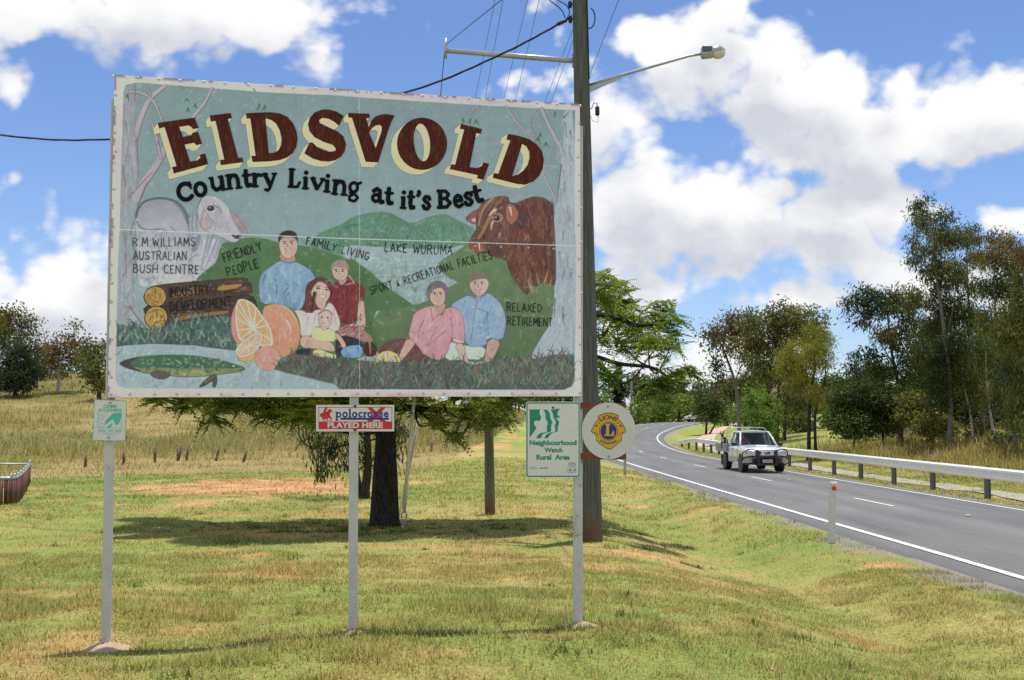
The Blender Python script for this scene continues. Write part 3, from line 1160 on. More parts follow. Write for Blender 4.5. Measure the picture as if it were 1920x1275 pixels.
    # --- brown bull
    fill(zQ((275, 250), (330, 170), (400, 135), (460, 122), (520, 108), (620, 110), (632, 180), (700, 190), (760, 165), (860, 125), (960, 105), (1040, 130), (1110, 190), (1132, 280), (1142, 420), (1157, 600), (1167, 860), (1167, 1120), (1090, 1115), (1040, 1085), (1000, 1095), (930, 1145), (880, 1100), (858, 1225), (825, 1225), (780, 1180), (720, 1080), (660, 1000), (625, 920), (612, 832), (560, 830), (480, 802), (420, 772), (375, 748), (280, 757), (200, 730), (173, 650), (190, 600), (240, 520), (265, 470), (255, 400), (262, 300)), (104, 70, 58), 1, 1, edge=(70, 42, 40), ew=1.0)
    for _ in range(170):
        x, y = 660 + PR.random() * 470, 170 + PR.random() * 850
        if y > 830 and x < 640 + (y - 830) * .45:
            continue
        c = [(140, 86, 56), (120, 60, 42), (92, 44, 40), (152, 96, 56), (74, 44, 44), (136, 74, 48), (112, 48, 40)][PR.integers(7)]
        line(zQ((x, y), (x + PR.normal() * 14, y + 60), (x + 10 + PR.normal() * 22, y + 110 + PR.random() * 90)), 2.8, .8, c, .5)
    for _ in range(40):
        x, y = 1000 + PR.random() * 140, 150 + PR.random() * 800
        line(zQ((x, y), (x + 12, y + 120)), 2.6, .8, (70, 42, 44), .4)
    fill(zQ((690, 195), (760, 210), (840, 300), (860, 460), (760, 480), (690, 420), (730, 320)), (76, 52, 52), .75)
    line(zQ((745, 188), (820, 235), (862, 340), (882, 470)), 4, 1.6, (112, 32, 40), .9, smooth=1)
    line(zQ((445, 135), (380, 190), (330, 265), (300, 360), (290, 440)), 3.6, 1.4, (172, 140, 120), .8, smooth=1)
    line(zQ((480, 125), (420, 220), (350, 330)), 3, 1, (130, 92, 66), .8, smooth=1)
    line(zQ((560, 120), (500, 200), (440, 260)), 4, 1, (128, 92, 58), .8, smooth=1)
    line(zQ((475, 258), (400, 370), (340, 500), (285, 585)), 5, 2.4, (164, 122, 80), .85, smooth=1)
    line(zQ((470, 265), (440, 285), (405, 325)), 3.4, 1, (206, 188, 172), .95, smooth=1)
    line(zQ((445, 405), (432, 440), (432, 490)), 3.4, 1, (200, 172, 150), .9, smooth=1)
    line(zQ((300, 300), (285, 400), (280, 450)), 3, 1, (150, 108, 62), .8, smooth=1)
    line(zQ((530, 530), (510, 590)), 2.4, .6, (190, 160, 146), .8)
    line(zQ((575, 380), (580, 520), (600, 640)), 2, .8, (140, 96, 88), .6, smooth=1)
    fill(zQ(*oval(500, 352, 66, 54)), (168, 124, 90), .95)
    fill(zQ(*oval(492, 360, 34, 27)), (44, 38, 48), 1, 0)
    fill(zQ(*oval(480, 350, 9, 8)), (190, 190, 196), 1, 0)
    line(zQ((455, 330), (490, 318), (540, 340)), 1.4, .8, (60, 40, 40), .9, smooth=1)
    fill(zQ((620, 188), (690, 220), (737, 310), (720, 360), (660, 425), (620, 390), (598, 280)), (166, 98, 74), 1, 1, edge=(200, 160, 130), ew=.8)
    line(zQ((642, 240), (655, 290), (662, 330)), 2.8, .8, (214, 196, 188), .9, smooth=1)
    fill(zQ((277, 253), (200, 290), (128, 362), (190, 412), (252, 428), (268, 330)), (142, 86, 78), 1, 1, edge=(84, 52, 50), ew=.9)
    fill(zQ((185, 382), (250, 345), (256, 412)), (206, 176, 164), .9)
    fill(zQ((178, 608), (240, 632), (350, 642), (335, 742), (240, 750), (190, 705)), (152, 84, 70), 1, 1)
    fill(zQ((360, 640), (520, 660), (600, 780), (480, 800), (390, 755)), (82, 54, 52), .7)
    for p in (zQ((248, 665), (252, 680)), zQ((350, 560), (345, 585))):
        line(p, 2, 1, (36, 26, 30), 1)
    line(zQ((292, 650), (300, 720)), 1.8, 1, (222, 204, 198), .95)
    for p in (zQ((850, 1060), (900, 1190)), zQ((945, 980), (975, 1100)), zQ((1078, 950), (1045, 1080)), zQ((1060, 1010), (1035, 1090)), zQ((890, 1100), (910, 1200)), zQ((1120, 1040), (1100, 1120))):
        line(p, .6, 2.0, (150, 142, 84), .95)

    # --- logs
    brn = (78, 58, 50)
    fill(zC((340, 548), (500, 560), (1040, 478), (1130, 474), (1168, 530), (1170, 600), (1000, 630), (520, 694), (440, 725), (370, 660)), (70, 52, 46), 1, 1, edge=(44, 34, 34))
    fill(zC((420, 410), (520, 395), (800, 372), (1060, 350), (1105, 360), (1132, 410), (1137, 470), (900, 502), (700, 522), (510, 562), (360, 540), (345, 470)), brn, 1, 1, edge=(44, 34, 34))
    for _ in range(60):
        x = 520 + PR.random() * 560
        up = PR.random() < .5
        y = (400 if up else 560) - (x - 520) * .06 + PR.random() * 95
        line(zC((x, y), (x + 60 + PR.random() * 90, y - 6 + PR.normal() * 3)), 1.8, .6, [(54, 40, 38), (104, 76, 52), (128, 94, 56), (62, 48, 44)][PR.integers(4)], .6)
    fill(zC((870, 432), (920, 408), (1060, 394), (1060, 412), (1000, 432), (905, 447)), (178, 136, 62), .95)
    fill(zC((550, 470), (640, 450), (740, 448), (700, 480), (560, 492)), (146, 108, 56), .75)
    fill(zC((550, 655), (620, 628), (960, 585), (970, 610), (700, 645), (580, 668)), (158, 120, 60), .9)
    for cx, cy, rx, ry in ((432, 490, 79, 74), (440, 641, 82, 82)):
        fill(zC(*oval(cx, cy, rx + 5, ry + 5)), (48, 38, 36), 1, 0)
        fill(zC(*oval(cx, cy, rx - 2, ry - 2)), (186, 150, 70), 1, 0)
        for k in range(26):
            a, r = PR.random() * 2 * pi, .2 + .7 * PR.random()
            x, y = cx + math.cos(a) * rx * r, cy + math.sin(a) * ry * r
            line(zC((x, y), (x + math.sin(a) * 18, y - math.cos(a) * 18)), .9, .5, (120, 88, 44), .8)
        for r in (.45, .75):
            line(zC(*(oval(cx, cy, rx * r, ry * r) + [(cx + rx * r, cy)])), .7, .7, (138, 104, 52), .6)
        line(zC((cx, cy - 60), (cx + 4, cy + 10)), 1.0, .6, (92, 66, 38), .8)

    # --- left grass bank
    gb = zC((155, 685), (300, 705), (420, 725), (520, 690), (700, 655), (850, 640), (985, 635), (1030, 875), (850, 858), (720, 838), (560, 832), (430, 828), (300, 832), (155, 848))
    fill(gb, (78, 104, 98), 1, 0)
    blades(gb, 260, [(62, 96, 84), (96, 126, 112), (134, 158, 146), (48, 78, 72), (84, 112, 96), (64, 64, 66)], 8, 24, 1.6, .9)
    line(zC((155, 846), (240, 836), (430, 826), (560, 831), (720, 837), (800, 850), (1010, 876)), 1.2, 1.2, (64, 66, 66), .7)

    # --- fish
    body = zC((170, 972), (250, 936), (400, 915), (600, 910), (750, 920), (900, 945), (1000, 975), (1085, 1000), (1080, 1027), (950, 1045), (850, 1060), (700, 1071), (560, 1066), (480, 1042), (380, 1046), (300, 1025), (220, 1000))
    fill(body, (76, 110, 90), 1, 1, grad=(154, 148, 92), edge=(52, 60, 50))
    fill(zC((240, 968), (300, 940), (420, 920), (600, 914), (750, 924), (900, 948), (1000, 976), (1080, 1003), (950, 1010), (800, 1000), (620, 1010), (480, 1000), (360, 1010), (270, 1000)), (68, 106, 84), .95)
    fill(zC((165, 970), (230, 940), (330, 920), (310, 935), (250, 965), (270, 1000), (360, 1035), (250, 1015), (200, 995)), (70, 62, 64), .95)
    for k in range(90):
        x, y = 290 + PR.random() * 640, 932 + PR.random() * 70
        line(zC((x - 8, y - 6), (x, y + 6), (x + 9, y - 4)), .7, .7, (150, 184, 140) if PR.random() < .6 else (36, 82, 58), .7)
    for k in range(30):
        x, y = 520 + PR.random() * 420, 1015 + PR.random() * 40
        line(zC((x - 8, y - 5), (x, y + 4), (x + 8, y - 4)), .7, .6, (196, 188, 128), .5)
    fill(zC((385, 1045), (470, 1020), (555, 1048), (515, 1085), (450, 1086)), (98, 92, 80), 1, 1, edge=(60, 56, 52))
    fill(zC((745, 1150), (800, 1090), (872, 1038), (886, 1090), (872, 1150), (850, 1140), (855, 1090), (800, 1132)), (82, 80, 70), 1, 1, edge=(50, 50, 46))
    line(zC((800, 1110), (868, 1060)), 1, .5, (150, 146, 90), .8)
    fill(zC(*oval(1003, 990, 9, 8)), (210, 210, 190), 1, 0)
    fill(zC(*oval(1003, 990, 4, 4)), (20, 30, 26), 1, 0)
    line(zC((1040, 1022), (1080, 1010)), .8, .6, (40, 50, 40), .8)

    # --- people (family group and older couple)
    skin, sk2, ink = (206, 172, 152), (188, 148, 130), (74, 56, 58)

    def face(z, cx, cy, w, eyes=True, smile=True, dark=(70, 52, 54)):
        for s in (-1, 1):
            line(z((cx + s * w * .42 - w * .18, cy - w * .28), (cx + s * w * .42 + w * .18, cy - w * .32)), 1.2, .8, dark, .85)
            line(z((cx + s * w * .40 - w * .13, cy - w * .08), (cx + s * w * .40 + w * .13, cy - w * .08)), 1.5, 1.2, (226, 216, 210), .8)
            line(z((cx + s * w * .40 - w * .04, cy - w * .08), (cx + s * w * .40 + w * .05, cy - w * .08)), 1.5, 1.4, (46, 38, 44), .95)
            line(z((cx + s * w * .62, cy + w * .1), (cx + s * w * .55, cy + w * .5)), 3.2, 1.4, (206, 148, 132), .35)
        line(z((cx - w * .02, cy - w * .1), (cx - w * .10, cy + w * .30), (cx + w * .12, cy + w * .34)), 1.0, .8, (160, 116, 102), .9)
        line(z((cx - w * .3, cy + w * .95), (cx, cy + w * 1.02), (cx + w * .3, cy + w * .92)), 1.4, .8, (176, 134, 118), .6)
        if smile:
            line(z((cx - w * .3, cy + w * .6), (cx, cy + w * .72), (cx + w * .32, cy + w * .58)), 1.3, .9, (150, 84, 84), .9, smooth=1)
            line(z((cx - w * .2, cy + w * .63), (cx + w * .2, cy + w * .63)), .8, .6, (232, 222, 216), .9)

    # man in the blue jumper
    fill(zK((385, 505), (365, 380), (362, 260), (400, 170), (500, 100), (590, 42), (640, 70), (700, 78), (748, 58), (820, 95), (900, 140), (947, 210), (947, 250), (880, 270), (850, 340), (850, 470), (800, 565), (700, 545), (550, 495)), (132, 170, 194), 1, 1, grad=(112, 152, 182), edge=(58, 72, 84), ew=.9)
    for p in (zK((530, 230), (552, 330), (550, 450)), zK((662, 335), (610, 400)), zK((645, 250), (668, 310)), zK((690, 370), (635, 440)), zK((430, 200), (400, 300))):
        line(p, 1.6, .6, (74, 106, 136), .7, smooth=1)
    for p in (zK((640, 180), (655, 280)), zK((780, 200), (800, 380)), zK((470, 180), (440, 330)), zK((700, 150), (690, 400))):
        line(p, 4, 1, (152, 188, 208), .5, smooth=1)
    fill(zC((1330, 215), (1345, 150), (1440, 160), (1445, 240), (1390, 246)), sk2, 1, 1)
    fill(zC((1323, 70), (1450, 58), (1464, 120), (1452, 172), (1420, 208), (1385, 216), (1345, 190), (1328, 132)), skin, 1, 2, edge=ink, ew=.7)
    fill(zC((1318, 66), (1335, 25), (1390, 6), (1440, 14), (1462, 50), (1468, 108), (1452, 66), (1400, 48), (1345, 56), (1326, 104)), (58, 44, 48), 1, 1)
    face(zC, 1392, 106, 62)
    line(zK((590, 45), (640, 72), (745, 60)), 1.6, 1.2, (92, 130, 160), .9)
    # boy in the dark red shirt
    fill(zK((1395, 460), (1456, 460), (1470, 580), (1482, 700), (1452, 785), (1410, 742), (1358, 640), (1395, 590)), skin, 1, 1, edge=ink, ew=.7)
    fill(zK((1200, 740), (1390, 690), (1430, 750), (1530, 830), (1562, 890), (1450, 895), (1400, 852), (1250, 832), (1178, 792)), (164, 122, 116), 1, 1)
    for k in range(22):
        x, y = 1210 + PR.random() * 270, 710 + PR.random() * 140
        line(zK((x, y), (x + 30, y - 16)), 1.6, .5, (124, 56, 58) if PR.random() < .7 else (206, 178, 170), .8)
    fill(zK((1130, 300), (1180, 262), (1220, 312), (1280, 268), (1300, 203), (1362, 270), (1440, 310), (1467, 350), (1457, 467), (1395, 462), (1385, 600), (1392, 692), (1230, 712), (1200, 640), (1150, 520), (1098, 470), (1115, 380)), (126, 46, 50), 1, 1, edge=(72, 28, 34), ew=.9)
    for k in range(26):
        x, y = 1150 + PR.random() * 280, 320 + PR.random() * 340
        line(zK((x, y), (x + PR.normal() * 20, y + 60)), 2, .6, (156, 74, 72) if PR.random() < .4 else (98, 32, 38), .6)
    line(zK((1300, 205), (1358, 280), (1262, 300)), 1.4, .8, (214, 176, 168), .8)
    fill(zK((1185, 245), (1275, 215), (1272, 272), (1215, 312)), sk2, 1, 1)
    fill(zK((1118, 150), (1150, 105), (1240, 100), (1294, 150), (1282, 222), (1232, 262), (1188, 252), (1140, 222)), skin, 1, 2, edge=ink, ew=.7)
    fill(zK((1113, 125), (1125, 80), (1170, 45), (1230, 38), (1282, 70), (1304, 125), (1290, 165), (1268, 118), (1200, 128), (1150, 108), (1122, 160)), (168, 134, 132), 1, 1)
    face(zK, 1203, 165, 82)
    # woman
    fill(zK((850, 360), (880, 290), (940, 240), (1010, 220), (1072, 240), (1112, 280), (1132, 330), (1126, 390), (1090, 480), (960, 560), (930, 602), (895, 592), (860, 572), (808, 562), (840, 500), (855, 430)), (106, 56, 54), 1, 1, edge=(64, 34, 38), ew=.8)
    fill(zK((728, 562), (800, 560), (900, 600), (960, 558), (1010, 560), (1060, 545), (1090, 478), (1142, 510), (1192, 620), (1217, 710), (1180, 792), (1100, 752), (1000, 722), (930, 762), (900, 842), (800, 842), (800, 720), (770, 620)), (214, 196, 196), 1, 1, edge=(140, 112, 114), ew=.7)
    for p in (zK((880, 640), (850, 800)), zK((1140, 560), (1170, 720)), zK((960, 600), (930, 740))):
        line(p, 3, 1, (186, 158, 166), .6, smooth=1)
    fill(zK((990, 258), (1050, 282), (1097, 345), (1112, 392), (1092, 442), (1062, 482), (1058, 542), (1010, 558), (968, 520), (948, 460), (913, 420), (906, 370), (940, 303)), skin, 1, 2, edge=ink, ew=.7)
    for k in range(14):
        x = 850 + PR.random() * 100
        line(zK((x + 20, 380), (x, 500), (x - 10, 590)), 1.6, .6, (136, 80, 74) if PR.random() < .5 else (80, 40, 42), .7, smooth=1)
    for ex, ey in ((985, 335), (1076, 350)):
        line(zK((ex - 14, ey), (ex + 14, ey)), 1.8, 1.0, (54, 42, 46), .95)
        line(zK((ex - 22, ey - 24), (ex + 18, ey - 22)), .9, .6, (96, 62, 60), .8)
    line(zK((1040, 350), (1052, 382), (1030, 386)), .8, .6, sk2, .9)
    fill(zK((992, 402), (1066, 410), (1045, 440), (1012, 440)), (236, 226, 222), 1, 1, edge=(150, 80, 84), ew=.8)
    fill(zK((798, 830), (910, 832), (1000, 880), (1090, 878), (1152, 930), (1162, 1002), (1080, 985), (950, 962), (798, 952)), (204, 172, 148), 1, 1, edge=ink, ew=.6)
    fill(zK((785, 960), (932, 970), (932, 1040), (730, 1025)), (48, 48, 60), 1, 1)
    # toddler and toys
    fill(zK((930, 972), (1010, 970), (1120, 1020), (1172, 1020), (1172, 1085), (930, 1045)), (222, 204, 142), 1, 1)
    fill(zK((908, 800), (930, 758), (1000, 733), (1050, 772), (1100, 750), (1172, 790), (1168, 882), (1090, 892), (1000, 882), (920, 852)), (228, 210, 144), 1, 1, edge=(150, 128, 84), ew=.6)
    fill(zK((983, 650), (990, 590), (1040, 558), (1100, 563), (1132, 620), (1122, 692), (1090, 742), (1045, 782), (1000, 732)), (208, 178, 166), 1, 2, edge=ink, ew=.6)
    line(zK((990, 600), (1040, 562), (1100, 566), (1130, 612)), 1.8, 1.4, (150, 96, 88), .8, smooth=1)
    for ex, ey in ((1022, 636), (1080, 642)):
        fill(zK(*oval(ex, ey, 9, 9)), (50, 42, 50), 1, 0)
    line(zK((1030, 695), (1060, 700)), .9, .7, (170, 110, 108), .9)
    fill(zK((1160, 905), (1200, 840), (1300, 828), (1400, 870), (1455, 910), (1455, 955), (1290, 945), (1220, 975), (1230, 1045), (1175, 1065)), (48, 46, 62), 1, 1)
    fill(zK((1170, 788), (1217, 830), (1272, 910), (1272, 948), (1235, 962), (1208, 890), (1163, 850)), skin, 1, 1, edge=ink, ew=.6)
    fill(zK((1213, 980), (1300, 930), (1440, 923), (1452, 1032), (1390, 1062), (1240, 1055)), (118, 158, 212), 1, 1, edge=(60, 84, 124), ew=.7)
    line(zK((1395, 960), (1420, 1020)), 3, 2, (70, 124, 200), .8)
    fill(zK((1450, 920), (1500, 883), (1572, 910), (1602, 970), (1582, 1045), (1460, 1045)), (74, 42, 42), 1, 1)
    line(zK((1520, 900), (1530, 1010)), 2.6, 1.4, (150, 132, 74), .9)
    # oranges
    fill(zK((388, 548), (480, 498), (580, 498), (680, 538), (752, 620), (792, 720), (802, 830), (782, 935), (730, 1015), (650, 1060), (540, 1040), (440, 960)), (224, 152, 116), 1, 2, grad=(216, 136, 112), edge=(128, 74, 66), ew=.8)
    line(zK((650, 665), (690, 730), (700, 800)), 1.6, .8, (246, 226, 206), .95, smooth=1)
    line(zK((600, 515), (690, 560), (760, 660)), 2, .8, (236, 190, 160), .7, smooth=1)
    fill(zK((140, 470), (92, 580), (74, 700), (90, 832), (142, 925), (260, 900), (200, 600)), (218, 136, 130), 1, 2, edge=(128, 74, 66), ew=.8)
    fill(zK((145, 450), (222, 448), (302, 488), (365, 560), (412, 640), (457, 690), (495, 780), (518, 885), (510, 940), (400, 945), (180, 900), (140, 800), (125, 680), (122, 560)), (238, 216, 194), 1, 1)
    fill(zK((155, 470), (222, 462), (296, 502), (355, 570), (398, 645), (445, 700), (482, 785), (502, 885), (490, 922), (395, 925), (190, 880), (152, 795), (138, 680), (136, 565)), (216, 168, 112), 1, 1)
    for ex, ey in ((150, 460), (240, 470), (335, 545), (410, 650), (460, 720), (500, 880), (370, 900), (190, 860), (140, 770), (135, 640), (135, 540)):
        line(zK((310, 755), (ex, ey)), 1.4, 1.0, (240, 222, 202), .95)
    fill(zK((140, 1040), (210, 1040), (340, 985), (325, 1082), (240, 1102), (180, 1092)), (222, 170, 104), 1, 1, edge=(128, 84, 60), ew=.7)
    fill(zK((117, 1000), (150, 930), (230, 858), (320, 798), (392, 796), (414, 850), (394, 925), (330, 995), (260, 1045), (170, 1060)), (240, 220, 200), 1, 2, edge=(140, 92, 76), ew=.7)
    fill(zK((132, 1000), (160, 938), (238, 872), (322, 814), (384, 812), (398, 850), (380, 915), (322, 982), (258, 1028), (172, 1044)), (228, 172, 142), 1, 2)
    for a in np.linspace(0, 2 * pi, 9)[:-1]:
        line(zK((262, 935), (262 + 120 * math.cos(a), 935 - 70 * math.sin(a) - 50 * math.cos(a))), 1.0, .8, (242, 224, 206), .9)
    fill(zK(*oval(462, 1062, 132, 130)), (222, 148, 134), 1, 0, edge=(140, 84, 80), ew=.7)
    # older man
    fill(zD((735, 865), (770, 815), (820, 820), (900, 845), (1055, 845), (1032, 945), (900, 940), (860, 945), (765, 950)), (192, 216, 224), 1, 1, edge=(110, 134, 148), ew=.7)
    fill(zD((1068, 782), (1168, 808), (1112, 920), (1062, 1022), (1028, 1022), (1045, 920)), (188, 152, 140), 1, 1, edge=ink, ew=.7)
    fill(zD((785, 562), (830, 520), (930, 468), (990, 510), (1062, 452), (1112, 490), (1172, 555), (1197, 640), (1192, 720), (1172, 808), (1062, 782), (1055, 850), (900, 848), (895, 720), (880, 620)), (142, 172, 202), 1, 1, grad=(130, 164, 198), edge=(62, 78, 96), ew=.9)
    for p in (zD((990, 510), (975, 560), (940, 830)), zD((1062, 600), (1068, 770)), zD((980, 570), (1060, 600), (1045, 680), (985, 670)), zD((1095, 560), (1060, 640)), zD((930, 480), (985, 520)), zD((1060, 458), (1000, 515))):
        line(p, 1.0, .7, (88, 112, 142), .8)
    fill(zD((975, 470), (1050, 445), (990, 512)), sk2, 1, 1)
    fill(zD((930, 370), (1062, 348), (1074, 400), (1052, 452), (1000, 492), (960, 465), (930, 420)), (200, 168, 156), 1, 2, edge=ink, ew=.8)
    fill(zD((924, 380), (945, 320), (1000, 306), (1052, 326), (1068, 385), (1050, 352), (1000, 336), (955, 350), (940, 395)), (134, 110, 108), 1, 1)
    face(zD, 995, 398, 62, dark=(96, 78, 80))
    # older woman
    fill(zD((262, 895), (300, 840), (380, 798), (482, 788), (555, 830), (695, 950), (430, 965), (300, 905)), (112, 72, 68), 1, 1, edge=(70, 44, 46), ew=.8)
    fill(zD((480, 785), (545, 822), (500, 885), (432, 965), (412, 945), (445, 860)), (206, 168, 150), 1, 1, edge=ink, ew=.7)
    fill(zD((640, 553), (690, 565), (720, 640), (762, 560), (850, 578), (882, 620), (897, 720), (897, 828), (818, 832), (808, 760), (780, 880), (740, 945), (680, 945), (600, 905), (548, 832), (486, 785), (510, 680), (530, 600)), (208, 152, 158), 1, 1, grad=(196, 138, 148), edge=(122, 80, 88), ew=.8)
    for p in (zD((600, 660), (570, 720), (560, 800)), zD((800, 640), (808, 780)), zD((750, 740), (640, 840)), zD((650, 570), (665, 660), (760, 575)), zD((700, 700), (620, 860))):
        line(p, 1.3, .7, (160, 100, 112), .8)
    for p in (zD((640, 600), (600, 700)), zD((840, 620), (850, 760))):
        line(p, 3.6, 1, (222, 176, 180), .6)
    line(zD((815, 800), (890, 818)), 1.4, 1.2, (232, 214, 214), .9)
    fill(zD((820, 830), (892, 825), (912, 930), (965, 1022), (908, 1008), (868, 930)), (206, 170, 154), 1, 1, edge=ink, ew=.7)
    fill(zD((668, 545), (748, 530), (760, 562), (712, 628), (672, 575)), sk2, 1, 1)
    fill(zD((616, 450), (640, 393), (690, 370), (742, 383), (777, 430), (772, 482), (748, 500), (640, 515), (620, 492)), (112, 106, 114), 1, 1, edge=(70, 66, 74), ew=.7)
    fill(zD((642, 462), (690, 422), (738, 420), (757, 480), (752, 530), (712, 562), (670, 548), (643, 512)), skin, 1, 2, edge=ink, ew=.7)
    face(zD, 700, 475, 52)
    # beach ball
    fill(zD(*oval(340, 970, 95, 90)), (226, 202, 118), 1, 0, edge=(120, 96, 70), ew=.8)
    for a in (.2, 1.35, 2.4, 3.4, 4.5, 5.4):
        line(zD((345, 975), (345 + 88 * math.cos(a), 975 + 82 * math.sin(a))), .8, 3.2, (214, 184, 184), .95)
        line(zD((345, 975), (345 + 88 * math.cos(a + .16), 975 + 82 * math.sin(a + .16))), .5, .8, (140, 92, 100), .7)
    # foreground grass
    fg = zC((1300, 1010), (1345, 930), (1420, 905), (1560, 915), (1740, 935), (1855, 940)) + zD((60, 940), (250, 960), (440, 960), (700, 955), (860, 945), (960, 985), (1100, 950), (1250, 925), (1400, 940), (1560, 905), (1692, 912), (1697, 1080), (1670, 1140), (1620, 1162), (800, 1160), (0, 1158)) + zC((1780, 1158), (1740, 1118), (1640, 1095), (1500, 1060), (1380, 1035))
    fill(fg, (86, 96, 88), 1, 0, grad=(82, 98, 90), rough=12)
    blades(fg, 620, [(66, 92, 82), (104, 122, 100), (92, 72, 72), (54, 70, 66), (120, 132, 108), (110, 84, 80), (78, 104, 96)], 7, 22, 1.5, .9)
    blades(zD((960, 1000), (1690, 930), (1690, 1120), (960, 1130)), 170, [(112, 134, 110), (88, 112, 96), (126, 140, 104), (120, 84, 80)], 7, 20, 1.4, .9)
    line(zC((1300, 1012), (1380, 1036), (1500, 1062), (1640, 1098), (1740, 1120), (1770, 1155)), 1.4, 1.2, (104, 84, 80), .8)
    for p in (zD((1440, 850), (1425, 930)), zD((1540, 830), (1500, 920)), zD((1650, 850), (1600, 920)), zD((1600, 840), (1610, 900)), zD((1390, 880), (1370, 950))):
        line(p, .6, 2, (130, 92, 90), .9)

    # --- rust, dirt runs and chalky weathering of the old sheets
    nz = fbm(xx * 1.0, yy * .18, .05, 4, 77) - .5
    IMG[:] += nz[..., None] * 10
    sc = sstep(.70, .78, fbm(xx, yy, .11, 3, 78))[..., None]
    IMG[:] = IMG * (1 - .25 * sc) + np.array((190, 198, 198)) * .25 * sc
    edge_b = sstep(12, 0, yy) * sstep(.50, .66, fbm(xx, yy, .035, 4, 79))
    IMG[:] = IMG * (1 - .35 * edge_b[..., None]) + np.array((172, 122, 84)) * .35 * edge_b[..., None]
    edge_t = np.maximum(sstep(CH - 10, CH - 1, yy), sstep(7, 0, xx)) * sstep(.48, .6, fbm(xx, yy, .06, 4, 80))
    IMG[:] = IMG * (1 - .6 * edge_t[..., None]) + np.array((84, 62, 54)) * .6 * edge_t[..., None]
    pk = (sstep(12, 4, yy) * sstep(380, 640, xx) * sstep(760, 700, xx))[..., None] * .35
    IMG[:] = IMG * (1 - pk) + np.array((206, 150, 142)) * pk
    # sheet joints
    vx = canvas([(672, 168), (676, 741)])
    line([tuple(vx[0]), tuple(vx[1])], .8, .8, (176, 194, 196), .75, raw=True)
    hy = canvas([(206, 430), (640, 447), (1088, 461)])
    line([tuple(p) for p in hy], 1.0, 1.0, (206, 212, 214), .85, raw=True)


LIT = np.array((.57, .60, .52))            # paint pigment: colours above are as seen under the open sky
paint_mural()
IMG[:] = IMG * .86 + IMG.mean(-1, keepdims=True) * .14
us = np.linspace(0, 1, CW)
vs_ = np.linspace(0, 1, CH)
c0, c1, c2, c3 = [np.array(c) for c in corner]
UVg = ((1 - us)[None, :, None] * (1 - vs_)[:, None, None] * c0 + us[None, :, None] * (1 - vs_)[:, None, None] * c1
       + us[None, :, None] * vs_[:, None, None] * c2 + (1 - us)[None, :, None] * vs_[:, None, None] * c3)
# gentle buckling of the sheet metal
wv = (fbm(UVg[..., 0], UVg[..., 1], 1.6, 2, 81) - .5) * .006
PG = np.array(S_BL)[None, None] + UVg[..., :1] * np.array(S_U) + UVg[..., 1:] * np.array(S_V) + (wv[..., None] + .002) * np.array(S_W)

bb_base = uv3(UR * .52, 0, 0)
billboard = thing('billboard', (bb_base.x, bb_base.y, gz(bb_base.x, bb_base.y)), 'large hand painted town welcome sign on three steel posts, EIDSVOLD in maroon letters', 'billboard')
enamel = col_material('mural_enamel', .42, noise_amt=.05, nscale=7, spec=.35)
steel_grey = material('galvanised_steel', (.50, .51, .53), .5, .35, var=.15, vscale=9, dirt=(.30, .22, .16), dirt_amt=.12, dscale=5)
post_paint = material('post_paint', (.56, .56, .57), .5, .1, var=.10, vscale=7, dirt=(.30, .17, .10), dirt_amt=.30, dscale=5, bump=.15, bscale=60)
mb = MB()
q = [uv3(*c, 0) for c in corner]
qb = [p - S_W * .03 for p in q]
mb.add(q + qb, [(7, 6, 5, 4), (0, 4, 5, 1), (1, 5, 6, 2), (2, 6, 7, 3), (3, 7, 4, 0)])
for v in (.12, .85, 1.62, 2.3):           # angle iron rails behind the sheets
    a, b = uv3(.05, v, -.045), uv3(UR - .05, v, -.045)
    mb.box((a + b) / 2, ((b - a).length, .03, .05), Matrix((S_U, -S_W, S_V)).transposed())
panel = mb.build('panel', steel_grey, billboard)
mural = grid_mesh('mural', PG, s2l(IMG) / LIT, enamel, None)


def adopt(o, parent):
    o.parent = parent
    o.matrix_parent_inverse = Matrix.Translation(-world_loc(parent))
    return o


adopt(mural, panel)

# title lettering, cut as flat paint shapes
maroon = material('title_paint', (.095, .013, .009), .6, spec=.2, var=.35, vscale=5, dirt=(.13, .075, .022), dirt_amt=.46, dscale=16, stretch=(4, 4, .7))
cream = material('title_shade_paint', tuple(float(v) for v in s2l((212, 198, 158)) / LIT), .5, var=.06, vscale=8)
black = material('lettering_black', (.007, .008, .013), .7, spec=.12, var=.3, vscale=12)
faded_ink = material('faded_caption_paint', (.085, .09, .105), .7, spec=.15, var=.45, vscale=10)
thin_ink = material('caption_paint', (.020, .023, .028), .7, spec=.15, var=.4, vscale=14)

